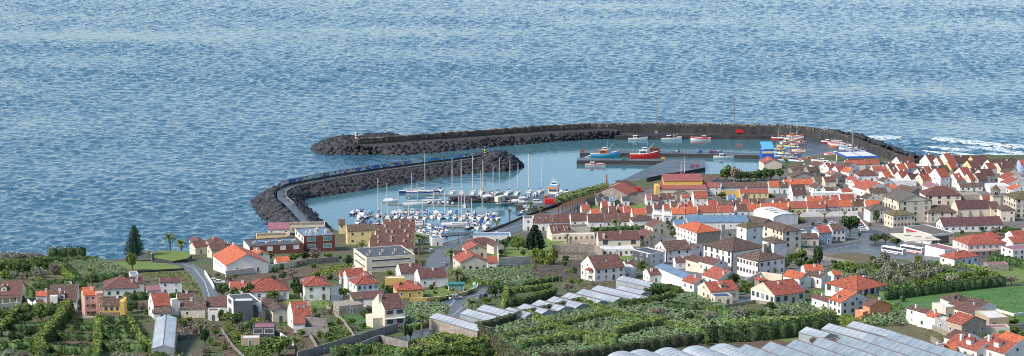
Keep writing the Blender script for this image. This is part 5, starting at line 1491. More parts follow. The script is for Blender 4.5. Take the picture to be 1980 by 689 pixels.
H(1193, 1199, 1227, 520, 4.0, 14, 'F', 'wr', 'w', d=6, label='white flat extension right of the porch house')
H(1207, 1213, 1231, 517, 4.0, 20, 'R', 'b', 'w', d=7, label='small white house with brown roof behind the white extension')
H(1244, 1256, 1281, 532.5, 3.2, 18, 'R', 'b', 'w', d=7, ch=[(.3, .3)], label='small white house with brown roof below the slate house')
H(1267, 1328, 1354, 541, 3.4, 23, 'L', 'lb', 'w', p=.3, label='long white shed with pale blue metal roof', par=False, kind='shed', win=False)
H(1296, 1306, 1342, 507, 2.8, 8, 'R', 'b', 'w', d=5, label='low white outhouse with narrow brown roof', p=.6)
H(1316, 1338, 1360, 483, 3.6, 34, 'L', 'd', 'w', label='dark tiled white house wedged behind the framed house', d=13)
H(1336, 1352, 1375, 508, 4.2, 34, 'L', 'b', 'c', label='cream house with brown gable below the arched convent hall', d=9)
H(1360, 1381, 1407, 513, 4.0, 34, 'L', 'b', 'w', label='white house with brown gable just under the arched convent hall', d=10)
H(1360, 1389, 1434, 541, 3.3, 30, 'L', 'r', 'w', label='white house with red gabled roof in front of the convent', d=11, ch=[(.3, .1)])
H(1328, 1342, 1370, 549.5, 3.2, 30, 'L', 'r', 'w', label='small red roof above the cream balcony house', d=8)
# convent
v = H(1359, 1415, 1478, 487.5, 9.0, 35, 'H', 'd', 'w', p=.42, trim='framed', arch=True, nL=5, nR=0, wsize=(1.3, 1.9), label='long white convent hall with arched windows and dark hipped roof', kind='convent', wf='framed', door=False, ch=[])
for ch_ in v['o'].children:
    pass
# only the upper row of arched windows is kept
for ch_ in list(v['o'].children):
    if ch_.name.startswith('window') and ch_.location.z < 3.9: bpy.data.objects.remove(ch_)
H(1423, 1443, 1473, 441, 15.5, 34, 'H', 'ol', 'w', p=.5, nR=1, nL=1, label='square white convent tower with mossy pyramid roof', kind='tower', wf='framed', door=False, ch=[], trim='gw')
v = H(1424, 1466, 1518, 506, 6.8, 34, 'H', 'd', 'w', p=.42, trim='framed', nL=7, nR=4, label='white two-storey convent wing with many framed windows', kind='convent', wf='framed', wsize=(1.1, 1.5), door=False, ch=[])
for (u, vv) in ((.52, .38), (.70, .40)): v['part']('chimney', MB().hexa([(-1, -1, 0), (1, -1, 0), (1, 1, 0), (-1, 1, 0)], [(-.6, -.6, 5.2), (.6, -.6, 5.2), (.6, .6, 5.2), (-.6, .6, 5.2)], 's').mesh('chimney'), v['L']*u, v['W']*vv, 7.2)
H(1470, 1514, 1549, 449, 8.2, 25, 'H', 'd', 'c', p=.4, label='cream convent block with tall windows behind the tower', kind='convent', nR=2, wf='framed', wsize=(1.5, 2.2), trim='gw', ch=[])
H(1470, 1496, 1521, 471, 7.0, 27, 'H', 'd', 'w', p=.42, label='white inner convent block behind the stone chimneys', kind='convent', nR=0, win=False)
H(1545, 1549, 1583, 461.5, 3.6, 8, 'R', 'd', 'c', d=7, label='low cream row house with dark tiles beside the blue grey house')
H(1563, 1583, 1608, 450.5, 5.6, 15, 'R', 'r', 'ub', d=9, left='w', nR=2, label='blue grey house with white gable and orange roof', par=True)
H(1603, 1609, 1634, 445.5, 5.6, 15, 'R', 'd', 'w', d=9, nR=3, wf='framed', label='white corner house with dark roof beside the large round tree')
v = H(1329, 1347, 1392, 450.5, 5.4, 25, 'H', 'o', 's', d=20, left='w', p=.42, label='stone and white house with bright orange hipped roof', ch=[], nR=0)
H(1319, 1329, 1342, 448, 4.4, 25, 'R', 'r', 'w', d=10, into=v['o'])
v['part']('chimney', MB().hexa([(0, 0, 0), (2.6, 0, 0), (2.6, 2, 0), (0, 2, 0)], [(.3, .2, 8.5), (2.2, .2, 8.5), (2.2, 1.8, 8.5), (.3, 1.8, 8.5)], 'gw').mesh('chimney'), v['L']+.1, -1, 0)
H(1323, 1330, 1448, 430.5, 3.6, 2, 'P', 'lb', 'w', d=10, p=.3, label='long white shed with pale blue lean-to roof', kind='shed', win=True, nR=5, door=False)
H(1302, 1308, 1331, 438, 3.6, 8, 'P', 'lb', 'w', d=9, p=.3, label='small white shed with pale blue roof left of the long shed', kind='shed')
v = H(1472, 1495, 1543, 423, 3.8, 21, 'V', 'wr', 'w', p=.28, label='white barrel vaulted hall', kind='hall', win=False, d=22)
for i in range(3): v['part']('roof_light', MB().box(3, 0, 0, 8, .6, .12, 'k').mesh('roof_light'), 0, 5+5*i, 3.8+v['L']*.14+.1)
H(1447, 1474, 1495, 433, 3.2, 40, 'L', 'd', 's', d=14, label='stone barn with dark mottled roof left of the vaulted hall', kind='barn', win=False)
H(1214, 1223, 1264, 427.5, 4.4, 8, 'H', 'd', 'w', d=8, label='white house with dark hipped roof at the end of the brown row')
H(1240, 1262, 1297, 440, 3.4, 22, 'L', 'b', 'c', d=9, label='cream gabled house left of the pale blue shed')
# bus station and right
v = H(1747, 1801, 1844, 455, 4.8, 25, 'F', 'g', 'w', label='white bus station hall with red fascia and glazed side', kind='bus_station', win=False)
v['part']('glazing', MB().box(-.06, 2, 1.0, -.01, v['W']-2, 3.6, 'paneg').mesh('glazing')); v['part']('red_band', MB().box(-.1, 2, 3.65, -.012, v['W']-2, 4.5, 'red').mesh('red_band'))
v['part']('red_sign', MB().box(v['L']-2.5, -.1, 3.4, v['L']-.8, -.012, 4.2, 'red').mesh('red_sign'))
v['part']('stone_cladding', MB().box(.5, -.05, 0, v['L']-3, -.012, 4.0, 'framed').mesh('stone_cladding'))
cz = 4.6
c = boat_root('canopy', zp(1770, 480, hgt(gp(1770, 480)[1])), 0); zc = c.location.z+4.4
cp = [zp(1721, 453, zc), zp(1752, 468.5, zc), zp(1819, 465, zc), zp(1782, 450, zc)]
link('canopy_roof', MB().hexa([p-c.location for p in cp], [p-c.location+Vector((0, 0, .35)) for p in cp], 'c').mesh('canopy_roof'), c)
for p in ((1753, 468), (1785, 466.6), (1815, 465.2), (1782, 453)):
    q = zp(*p, zc)-c.location; link('column', MB().tube((q.x, q.y+.6, -1.5), (q.x, q.y+.6, q.z), .18, .18, 'w', 8).mesh('column'), c)
for i in range(3):
    q = (cp[0]+cp[1]+cp[2]+cp[3])/4 - c.location + Vector((-3+i*4.5, 2-i*3, .36)); link('roof_light', MB().box(q.x-1.6, q.y-.7, q.z, q.x+1.6, q.y+.7, q.z+.2, 'pane').mesh('roof_light'), c)
tag(c, 'flat beige bus station canopy on slim columns', 'canopy')
H(1788, 1826, 1852, 485, 3.2, 30, 'F', 'm', 'w', label='low white wing with red plinth beside the bus station', kind='building', win=False)
H(1817, 1845, 1892, 501.5, 3.2, 32, 'H', 'r', 'w', p=.45, label='white bungalow with red hipped roof beside the bus yard')
v = H(1845, 1871, 1945, 474, 5.8, 15, 'H', 'r', 'lp', d=15, p=.42, label='pale pink two-storey villa with orange hipped roof and balcony', nR=6, pn='paneg')
v['part']('balcony', MB().box(0, -1.6, 2.7, v['L'], 0, 2.9, 'lp').box(0, -1.65, 2.9, v['L'], -1.55, 3.6, 'lp').mesh('balcony'))
H(1934, 1958, 2000, 471, 3.6, 22, 'R', 'r', 'w', d=9, label='white house with orange roof at the right edge above the flat villa')
H(1898, 1906, 1940, 462, 4, 15, 'H', 'r', 'c', d=9, label='cream house with orange hip behind the pale pink villa')
H(1941, 1958, 2004, 485, 4.6, 22, 'F', 'm', 'w', d=9, label='white cubic villa with flat roof at the right edge', wf='framed')
H(1950, 1960, 2004, 459, 3.6, 15, 'R', 'r', 'w', d=9, label='white house with red roof at the right edge beside the hedge')
wall([(1846, 498), (1905, 524)], 1.0, .3, 's', 'low stone wall beside the white bungalow with red roof')
H(1905, 1909, 1950, 513, 2.4, 6, 'F', 'm', 's', d=5, label='low open shed with purple flat roof beside the tall hedge', kind='shed', win=False)
# churches and large town buildings
H(1812, 1824, 1938, 437.5, 3.2, 8, 'R', 'dp', 'w', d=11, p=.6, label='long white building with purple brown roof and dark pilasters', nR=9, wf='framed', door=False, ch=[], par=False)
H(1838, 1851, 1916, 404.5, 5.4, 8, 'R', 'dp', 'c', d=10, p=.75, label='cream church nave with dark buttresses and purple brown roof', kind='church', win=False, ch=[])
for i in range(4): HOUSES[-1]['part']('buttress', _cached(('but',), lambda: MB().hexa([(-.4, -1.6, -1), (.4, -1.6, -1), (.4, 0, -1), (-.4, 0, -1)], [(-.4, -.5, 4.6), (.4, -.5, 4.6), (.4, 0, 4.6), (-.4, 0, 4.6)], 's').mesh('buttress')), HOUSES[-1]['L']*(.03+.31*i), 0, 0)
H(1785, 1794, 1849, 412, 5.2, 8, 'H', 'd', 'c', d=10, p=.6, label='cream chapel with mottled hipped roof left of the church nave', kind='chapel', nR=3, arch=True, wf='framed', door=False, ch=[], wsize=(1, 2))
H(1914, 1916, 1934, 404, 5.6, 4, 'P', 'b', 'c', d=8, label='small cream sacristy with brown roof right of the church nave', kind='house')
H(1933, 1935, 1962, 407, 6.0, 4, 'H', 'd', 'c', d=9, label='cream house with flat dark roof between church and right-edge building')
H(1955, 1963, 2010, 386, 10.5, 10, 'H', 'ol', 'c', d=16, p=.42, label='large cream building with mossy roof at the right edge', wf='framed', wsize=(1.5, 2), ch=[])
v = H(1722, 1738, 1800, 390.5, 11.5, 16, 'L', 'g', 'c', d=20, p=.34, label='tall cream gabled building with grey roof', trim='framed', wf='framed', nR=3, par=False, ch=[], wsize=(1.3, 2), door=False)
v = H(1720, 1727, 1768, 418, 6.4, 18, 'H', 'ol', 'c', d=10, label='cream annex with mossy roof in front of the tall gabled building', wf='framed', nR=6, p=.4)
H(1783, 1790, 1859, 379, 5.4, 4, 'H', 'b', 'c', d=14, p=.55, label='long cream house with smooth brown roof and tall windows', nR=4, wsize=(1.6, 2.4), trim='framed', wf='framed', ch=[])
H(1672, 1682, 1726, 407.5, 6.4, 12, 'H', 'g', 'w', d=9, label='white house with grey roof beside the walled car park', nR=3)
v = H(1860, 1862, 1898, 377, 5.2, 4, 'N', 'd', 's', d=9, label='roofless stone ruin with weeds on top beside the church', kind='ruin', nR=4, wf='gw', pn='gw')
e = boat_root('bell_tower', gp(1924, 401), .1); sb = scl(e.location); q = MB(); q.box(-2.2, -2.2, -1, 2.2, 2.2, 6.5, 'c'); q.box(-2.5, -2.5, 6.5, 2.5, 2.5, 6.9, 's')
for sx in (-1.9, 1.3):
    for sy in (-1.9, 1.3): q.box(sx, sy, 6.9, sx+.6, sy+.6, 9.4, 's')
q.box(-2.4, -2.4, 9.4, 2.4, 2.4, 9.8, 's')
link('walls', q.mesh('walls'), e); link('spire', MB().hexa([(-2.2, -2.2, 9.8), (2.2, -2.2, 9.8), (2.2, 2.2, 9.8), (-2.2, 2.2, 9.8)], [(-.2, -.2, 12.6), (.2, -.2, 12.6), (.2, .2, 12.6), (-.2, .2, 12.6)], 'R_ol').mesh('spire'), e)
link('bell', MB().tube((0, 0, 7.4), (0, 0, 8.6), .7, .3, 'rust', 8).mesh('bell'), e); tag(e, 'small stone bell tower with open arches and mossy cap', 'bell tower')
# ---- right, below the convent
v = H(1595, 1657, 1715, 562.5, 3.4, 37, 'H', 'rb', 'w', p=.42, label='large white arcaded house with broad rust red hipped roof', nL=4, arch=True, wsize=(2.0, 1.6), door=False)
v = H(1602, 1626, 1685, 585.5, 4.6, 30, 'L', 'o', 'w', p=.42, label='white house with orange roof and cream gable beside the salmon house', wf='frameg', par=False, nL=3, ch=[(.12, .5, 1, .9, 'gw')])
H(1582, 1600, 1614, 584, 3.4, 30, 'L', 'b', 'w', d=9, label='low white house with dark brown roof left of the cream gable', par=False)
H(1668, 1681, 1720, 593, 3.8, 26, 'L', 'b', 'sal', p=.4, label='salmon pink house with brown gabled roof', nR=1, par=False)
H(1652, 1668, 1677, 605, 2.6, 30, 'F', 'wr', 'sal', d=4, label='small salmon pink porch block', win=True)
H(1340, 1373, 1428, 564.5, 3.8, 22, 'R', 'r', 'c', d=10, p=.5, label='cream villa with red roof above the banana fields', ch=[(.45, .3)], dorm=1)
H(1368, 1382, 1416, 576, 2.8, 10, 'F', 'nv', 'c', d=6, label='small garden pavilion with navy blue roof', nR=2)
v = H(1450, 1497, 1556, 572, 3.6, 30, 'R', 'r', 'c', d=14, p=.5, left='w', label='wide white and cream house with long red roof above the dark hedge', nL=5, wsize=(1.6, 1.8))
H(1514, 1546, 1568, 539.5, 3.8, 42, 'L', 'o', 'w', p=.5, label='white house with vivid orange gabled roof', nL=3)
H(1549, 1556, 1592, 524, 3.0, 8, 'R', 'o', 'w', d=6, label='narrow white house with orange roof behind the vivid orange gable', p=.6)
H(1569, 1588, 1606, 538, 4.0, 32, 'L', 'd', 'w', d=9, label='white house with dark roof and arched window', arch=True)
H(1606, 1612, 1628, 533, 3, 20, 'R', 'o', 'w', d=5, label='tiny orange roof beside the grey bushes')
H(1462, 1468, 1484, 543, 3, 15, 'H', 'r', 's', d=5, label='tiny stone hut with red roof below the convent garden', kind='hut')
wall([(1440, 556), (1470, 540), (1512, 545)], 3.0, .4, 'c', 'cream convent garden wall')
# row with left faces
for (xl, xc, xr, ye, h, rc, wc, lb) in [(1752, 1773, 1789, 601, 5.0, 'd', 'w', 'white row house with old dark roof, left end of the lane row'), (1773, 1791, 1808, 606, 5.0, 'b', 'w', 'white row house with dark brown roof and green windows'),
                                       (1791, 1807, 1828, 614, 4.2, 'o', 'w', 'white row house with short orange roof'), (1807, 1830, 1846, 622, 3.6, 'wr', 'gw', 'grey garage with blue green doors in the lane row')]:
    H(xl, xc, xr, ye, h, 32, 'L' if rc != 'wr' else 'F', rc, wc, label=lb, p=.42, wf='frameg' if rc == 'b' else 'frame', par=rc in ('d', 'b'), doorc='doorg')
v = H(1830, 1859, 1906, 628, 4.4, 30, 'L', 'r', 't', p=.42, label='tan house with red gabled roof and blue shuttered windows', wf='frame', pn='frameb', par=False, doorc='frameb')
H(1895, 1912, 1950, 617, 3.8, 12, 'F', 'wr', 't', d=11, label='tan flat-roofed house with blue shutters beside the bright field', pn='frameb', ch=[])
H(1870, 1874, 1952, 636, 2.2, 6, 'F', 'm', 'c', d=4, label='low terrace annex with maroon roof below the tan houses', win=False)
H(1834, 1850, 1888, 588, 3.6, 20, 'H', 'd', 'w', d=11, label='white house with old dark hipped roof beside the bright field', ch=[(-.02, .1, 1, 2.6, 'k')])
H(1878, 1900, 1926, 594, 3.6, 26, 'L', 'd', 'w', d=9, label='white gabled house with orange-edged dark roof by the bright field')
H(1846, 1880, 1912, 607, 3.2, 28, 'L', 'b', 'c', d=14, label='cream house with wide brown roof behind the tan house', ch=[(.6, .3)])
H(1806, 1828, 1846, 596, 4.2, 24, 'F', 'wr', 'c', d=8, label='cream flat-roofed block behind the white row')
# bottom right
v = H(1850, 1888, 1926, 679, 3.6, 30, 'L', 'r', 'w', p=.5, d=13, label='white house with orange roof, dormer and tall chimneys at the bottom right', ch=[(.3, .7, 1.1, 1.6), (.9, .8, 1.1, 1.6)])
v['part']('dormer', MB().box(1.2, 4, 4.2, 2.8, 6, 5.9, 'w').hexa([(.9, 3.8, 5.9), (3.2, 3.8, 5.9), (3.2, 6.2, 5.9), (.9, 6.2, 5.9)], [(1.2, 5, 6.6), (3.2, 5, 6.6), (3.2, 5, 6.6), (1.2, 5, 6.6)], 'R_r').mesh('dormer'))
H(1850, 1864, 1904, 663, 3.4, 30, 'L', 'b', 'w', p=.45, d=9, label='white house with plain brown roof behind the orange dormer house', ch=[])
v = H(1908, 1942, 1990, 684, 3.6, 30, 'L', 'r', 'w', p=.5, d=12, label='white house with orange roof in the bottom right corner', ch=[(.3, .8, 1.1, 1.6)])
v['part']('dormer', MB().box(1.2, 4, 4.2, 2.8, 6, 5.9, 'w').hexa([(.9, 3.8, 5.9), (3.2, 3.8, 5.9), (3.2, 6.2, 5.9), (.9, 6.2, 5.9)], [(1.2, 5, 6.6), (3.2, 5, 6.6), (3.2, 5, 6.6), (1.2, 5, 6.6)], 'R_r').mesh('dormer'))
H(1940, 1960, 2004, 668, 3.6, 25, 'L', 'o', 'w', p=.45, d=9, label='white house with orange roof at the right edge above the corner house')
H(1916, 1924, 1958, 661, 3.0, 20, 'R', 'o', 'w', d=6, label='low orange roof between the bottom right houses', ch=[])
v = H(1799, 1803, 1850, 680, 3.0, 6, 'R', 'o', 'w', d=6, label='small white house with orange roof beside the glass roofs', ch=[(.35, .2, 2.0, 1.6)])

# ================================================================ dense rows of the old town
def row(items, h, a=5, d=8, p=.7, grp='terraced houses of the old town', wc='w', **kw):
    for it in items:
        x0, x1, ye, rc = it[:4]; wc_ = it[4] if len(it) > 4 else wc; hh = it[5] if len(it) > 5 else h
        H(x0-(1.0 if a < 8 else 3), x0, x1, ye, hh, a, 'R', rc, wc_, d=d, p=p, ch=None, par=True, group=grp, **kw)
row([(1299, 1325, 414, 'o'), (1326, 1349, 413, 'o'), (1351, 1387, 410.5, 'r', 'c'), (1387.5, 1420, 410, 'r'), (1425, 1446, 408, 'b'), (1446.5, 1471, 407.5, 'o'),
     (1473, 1524, 405.5, 'o'), (1527, 1561, 402.5, 'r', 'ly'), (1561.5, 1596, 402.5, 'r'), (1598, 1622, 400, 'r', 'gw'), (1622.5, 1648, 399.5, 'o'), (1650, 1674, 398.5, 'b', 'c'), (1674.5, 1702, 400.5, 'o')], 3.4)
row([(1265, 1281, 403.5, 'b'), (1284, 1296, 406, 'r', 'w', 5.2), (1298, 1311, 401, 'd'), (1313, 1325, 402.5, 'r'), (1326, 1340, 401, 'r'), (1370, 1388, 399, 'r'), (1388.5, 1418, 399, 'd'), (1419, 1434, 397, 'd'), (1436, 1449, 396, 'r'),
     (1450, 1465, 396, 'd'), (1466, 1481, 394, 'b', 'c'), (1497, 1529, 396, 'b'), (1561, 1589, 390.5, 'o'), (1591, 1606, 389.5, 'r'), (1608, 1622, 388.5, 'r'), (1625, 1653, 386.5, 'r', 'w', 3.8)], 3.0, d=7)
H(1333, 1342, 1369, 383.5, 5.4, 6, 'R', 'r', 'w', d=8, p=.8, label='tall white old town house with red roof and raised parapets', ch=[])
H(1520, 1533, 1560, 377.5, 5.6, 10, 'R', 'b', 'w', d=10, p=1.0, sky_l=2, label='tall white house with steep brown roof and two skylights', ch=[])
row([(1250, 1260, 386, 'm'), (1261, 1275, 387.5, 'b', 'gw'), (1276, 1290, 385, 'd', 'c'), (1291, 1305, 384.5, 'b')], 3.4, d=7)
H(1305, 1309, 1334, 378, 3.0, 6, 'L', 'd', 's', d=9, label='dark stone gabled shed beside the yellow market hall', kind='shed', win=False)
row([(1318, 1333, 382, 'r')], 3.2, d=4)
# market / harbour hall with pink roofs
v = H(1268, 1276, 1366, 366.5, 4.4, 4, 'P', 'pk', 'c', d=9, p=.55, label='long harbour hall with ribbed red metal roofs and yellow gable', kind='warehouse', left='y')
H(1278, 1283, 1358, 350.5, 8.4, 4, 'P', 'pk', 'y', d=8, p=.55, into=v['o'], win=False)
v['part']('gutter', MB().box(0, 8.9, 7.3, v['L'], 9.1, 8.1, 'grn').mesh('gutter'))
v['part']('end_wall', MB().box(-2.4, -.5, -1, -.1, 8, 6.4, 'y').mesh('end_wall'))
H(1360, 1363, 1393, 362.5, 4.6, 4, 'R', 'pk', 'w', d=8, label='white harbour building with pink metal roof', nR=2)
H(1296, 1320, 1342, 352, 3, 6, 'F', 'wr', 'c', d=3, label='small flat pink-topped block in front of the harbour hall', win=False) if False else None
H(1340, 1372, 1398, 354, 3.8, 32, 'L', 'd', 's', d=18, label='dark brown harbour warehouse with mottled gabled roof', kind='warehouse', win=False, par=True)
H(1372, 1392, 1412, 352, 3.8, 32, 'L', 'd', 's', d=18, label='dark brown warehouse beside the harbour hedge trees', kind='warehouse', win=False, par=True)
H(1394, 1396, 1488, 363, 3.4, 2, 'R', 'd', 'lv', d=9, p=.5, label='long low building with dark mottled roof and pale blue front', kind='warehouse', nR=8)
H(1395, 1397, 1430, 370.5, 3.4, 2, 'F', 'lb', 'y', d=4, label='bright yellow and blue shop front beside the dark roofs', kind='building')
H(1428, 1431, 1486, 373.5, 3.0, 2, 'R', 'r', 'ly', d=7, p=.5, label='pale yellow house with orange and brown roof and roof window')
row([(1436, 1447, 384, 'b', 'gw'), (1408, 1423, 384.5, 'lb', 'lv')], 2.8, d=5)
# palm avenue warehouses
v = H(1153, 1213, 1233, 377, 4.2, 66, 'R', 'r', 's', p=.42, label='stone warehouse with wide orange gabled roof beside the palm avenue', kind='warehouse', win=False, par=False, ch=[])
H(1180, 1217, 1229, 362, 4.0, 60, 'R', 'b', 'ly', p=.4, label='pale yellow warehouse with brown roof behind the orange one', kind='warehouse', win=False, par=False, ch=[])
H(1193, 1200, 1220, 362, 3.4, 20, 'P', 'd', 's', d=8, label='dark low shed between the two warehouses', kind='shed', win=False)
H(1228, 1231, 1239, 364.5, 2.6, 20, 'F', 'm', 'hred', d=6, label='dark red shipping container beside the warehouses', kind='container', win=False)
row([(1153, 1164, 389, 'k', 'c'), (1166, 1178, 388.5, 'k', 'w'), (1178.5, 1189, 389, 'lb', 'w'), (1203, 1217, 388, 'k', 'w')], 2.9, d=5)
wall([(1218, 394), (1246, 393)], 4.4, .5, 's', 'tall stained stone yard wall beside the little green plot')
wall([(1133, 393), (1152, 391)], 3.0, .5, 's', 'stone wall at the end of the palm avenue')
row([(1125, 1141, 408, 'r'), (1143, 1160, 417, 'o', 'w', 3), (1164, 1176, 401, 'r', 'w', 2.8), (1163.5, 1177, 416, 'b'), (1178, 1193, 412, 'b'), (1194, 1206, 411.5, 'r', 'w', 2.6), (1207, 1221, 411, 'r'), (1223, 1249, 415.5, 'o', 'w', 2.8), (1250, 1263, 411, 'b', 'gw', 4.0)], 3.2, d=8)
row([(1263, 1281, 415, 'wr', 'w', 3.4), (1283, 1297, 417, 'wr', 'w', 3.4)], 3.4, d=4)
# area between fishing port and vaulted hall
H(1473, 1477, 1512, 316, 3.8, 8, 'L', 'r', 'c', d=12, p=.42, label='large cream gable end with orange roof beside the fishing port', par=False, win=False)
H(1486, 1487, 1507, 361.5, 4.0, 4, 'R', 'o', 'w', d=7, label='small white house with bright orange roof beside the harbour trees', p=.8)
row([(1508, 1525, 362.5, 'd'), (1517, 1573, 357.5, 'o')], 3.6, d=7)
H(1526, 1530, 1577, 343, 3.2, 6, 'L', 'd', 's', d=10, p=.35, label='dark stone barn with wide low gable', kind='barn', win=False, par=False)
H(1528, 1532, 1568, 328.5, 3.2, 5, 'H', 'd', 's', d=11, label='dark hipped barn roof beside the fishing boats', kind='barn', win=False)
G = 'houses of the upper old town'
for args in [(1558, 1563, 1586, 332, 3.2, 15, 'R', 'd', 's', 8), (1575, 1582, 1600, 322, 3.6, 30, 'L', 'b', 'w', 9), (1592, 1602, 1617, 325, 3.6, 32, 'R', 'r', 'w', 8), (1609, 1620, 1635, 331, 3.6, 18, 'R', 'r', 'w', 8),
             (1628, 1638, 1662, 326, 3.6, 28, 'L', 'd', 'w', 9), (1630, 1641, 1661, 334, 4.0, 28, 'L', 'o', 'w', 8), (1591, 1595, 1617, 351.5, 3.2, 10, 'R', 'b', 'c', 8), (1612, 1620, 1642, 345, 3.2, 22, 'L', 'd', 's', 8),
             (1573, 1578, 1598, 365, 3.0, 22, 'L', 'd', 'w', 8), (1655, 1660, 1701, 340, 3.6, 6, 'H', 'b', 'w', 10), (1634, 1636, 1674, 318.5, 3.4, 5, 'R', 'r', 'c', 8), (1672, 1674.5, 1701, 317.5, 3.4, 5, 'R', 'r', 'c', 8),
             (1685, 1688, 1716, 330, 3.4, 6, 'R', 'r', 'w', 7), (1591, 1596, 1613, 369.5, 3.0, 14, 'R', 'd', 'w', 6), (1620, 1628, 1647, 372, 3.0, 18, 'R', 'r', 'w', 6), (1645, 1652, 1668, 357, 3.4, 20, 'R', 'o', 'w', 7),
             (1598, 1606, 1624, 338, 3.2, 22, 'L', 'r', 'w', 6), (1640, 1648, 1664, 349, 3.2, 25, 'L', 'r', 'w', 7), (1676, 1682, 1716, 373.5, 4.6, 8, 'R', 'd', 'c', 8), (1668, 1676, 1700, 386, 3.2, 18, 'L', 'd', 'w', 8),
             (1700, 1708, 1726, 352, 3.2, 18, 'L', 'd', 'w', 7), (1700, 1706, 1722, 366, 3.6, 12, 'R', 'r', 'ly', 7), (1572, 1576, 1592, 350, 3.0, 12, 'R', 'd', 'gw', 7)]:
    xl, xc, xr, ye, h_, a_, rf, rc, wc_, d_ = args
    H(xl, xc, xr, ye, h_, a_, rf, rc, wc_, d=d_, p=.55, group=G)
H(1653, 1676, 1724, 369, 4.0, 22, 'L', 'r', 'w', p=.45, d=15, label='large white house with broad red gabled roof in the old town', nR=3)
H(1567, 1571, 1656, 374.5, 2.8, 2, 'F', 'wr', 'w', d=6, label='long low white flat roof in the old town', win=False)
# right: tight houses near the surf
a_ = 26
R1 = [(1741, 1772, 317, 'b', 'w', 3.2, 9), (1799, 1815, 316.5, 'b', 'w', 5, 11), (1818, 1834, 318.5, 'r', 'w', 5, 9), (1835, 1849, 317, 'r', 'w', 6, 13), (1850, 1881, 316.5, 'b', 'w', 3.4, 9), (1885, 1915, 316.5, 'b', 'ly', 3.4, 9), (1917, 1970, 321, 'd', 'w', 3.0, 8),
      (1722, 1738, 329.5, 'b', 'w', 3, 8), (1739, 1755, 329.5, 'o', 'w', 3, 8), (1756, 1774, 325.5, 'r', 'w', 3, 7), (1806, 1830, 322.5, 'r', 'w', 3, 6), (1839, 1852, 326.5, 'r', 'ly', 4.6, 9), (1878, 1895, 325, 'b', 'ly', 5, 9), (1911, 1933, 326.5, 'r', 'w', 3, 7), (1935, 1962, 327, 'b', 'c', 3, 8),
      (1712, 1727, 344.5, 'o', 'w', 3, 8), (1728, 1741, 339.5, 'r', 'w', 3, 8), (1743, 1760, 344.5, 'r', 'w', 3, 8), (1761, 1783, 348.5, 'dp', 'w', 3, 7), (1784, 1802, 349.5, 'r', 'c', 3.4, 8), (1803, 1815, 348.5, 'b', 'c', 3.4, 8), (1780, 1792, 337.5, 'b', 'w', 3, 7), (1793, 1805, 336.5, 'r', 'w', 3, 9), (1806, 1838, 334, 'd', 'w', 3, 8),
      (1818, 1836, 343.5, 'r', 'w', 6, 11), (1850, 1864, 350.5, 'r', 'w', 4, 9), (1863, 1879, 338.5, 'r', 'w', 4, 9), (1877, 1887, 349.5, 'r', 'c', 4, 8), (1892, 1910, 349.5, 'b', 'gw', 4, 9), (1899, 1923, 340.5, 'b', 'c', 4, 8), (1881, 1896, 337, 'b', 'w', 3.4, 7)]
for (x0, x1, ye, rc, wc_, h_, d_) in R1:
    s_ = 3.3; H(x0-d_*s_*.40, x0, x1, ye, h_, a_, 'R', rc, wc_, d=d_, p=.8, par=True, group='tight houses near the surf')
H(1762, 1765, 1806, 322, 3.0, 4, 'F', 'wr', 'gw', d=8, label='long grey white flat roof near the surf', win=False)
H(1712, 1716, 1772, 351, 3.0, 3, 'F', 'wr', 'w', d=8, label='wide pale flat roof below the tight row of red houses', win=False)
H(1971, 1973, 2004, 318, 6.0, 4, 'R', 'r', 'lv', d=8, label='lavender blue house with red roof at the right edge')
for args in [(1938, 1946, 1974, 336, 3.6, 12, 'd', 'c', 9), (1936, 1943, 1982, 347, 3.4, 14, 'r', 'w', 9), (1940, 1947, 1990, 357, 3.4, 14, 'r', 'w', 9), (1952, 1957, 1992, 368, 3.2, 12, 'o', 'w', 8), (1789, 1797, 1822, 363, 3.2, 16, 'm', 'w', 9), (1720, 1729, 1748, 366, 3.0, 20, 'o', 'ly', 8)]:
    xl, xc, xr, ye, h_, aa, rc, wc_, d_ = args; H(xl, xc, xr, ye, h_, aa, 'L', rc, wc_, d=d_, p=.42, group=G)
H(1909, 1914, 1952, 361, 3.8, 5, 'F', 'wr', 'w', d=10, label='plain white flat-roofed block above the bell tower', win=False)
H(1736, 1762, 1786, 373, 3.2, 32, 'L', 'd', 's', d=14, p=.5, label='dark brown gabled barn behind the tall cream building', kind='barn', win=False)
H(1852, 1856, 1900, 362, 2.6, 5, 'R', 'd', 'w', d=7, label='low dark-roofed house above the roofless ruin')
H(1898, 1900, 1914, 386, 3.4, 5, 'R', 'r', 'w', d=7, label='small red-roofed house left of the bell tower')
# fish market canopy
e = boat_root('market_canopy', zp(1650, 316, 2.9), 0); zc = 8.0
cp = [zp(1637, 306, zc), zp(1700, 304.5, zc), zp(1674, 294.5, zc), zp(1614, 296.5, zc)]
lo = [p-e.location for p in cp]
link('roof', MB().hexa(lo, [p+Vector((0, 0, .7)) for p in lo], 'blue').mesh('roof'), e)
cen = sum(lo, Vector())/4
for sx in (0, 1):
    q = []
    for u, v_ in ((.06+.47*sx, .1), (.47+.47*sx, .1), (.47+.47*sx, .9), (.06+.47*sx, .9)):
        q.append(lo[0].lerp(lo[1], u).lerp(lo[3].lerp(lo[2], u), v_)+Vector((0, 0, .704)))
    link('roof_panel', MB().hexa(q, [p+Vector((0, 0, .15)) for p in q], 'R_wr').mesh('roof_panel'), e)
for p in lo: link('column', MB().tube((p.x*.9+cen.x*.1, p.y*.9+cen.y*.1, 0), (p.x*.9+cen.x*.1, p.y*.9+cen.y*.1, p.z), .4, .4, 'w', 8).mesh('column'), e)
link('stall_block', MB().box(lo[0].x+2, lo[0].y+3, 0, lo[1].x-2, lo[0].y+9, 3.0, 'c').mesh('stall_block'), e)
tag(e, 'white-panelled market canopy with blue edge beside the fishing port', 'canopy')
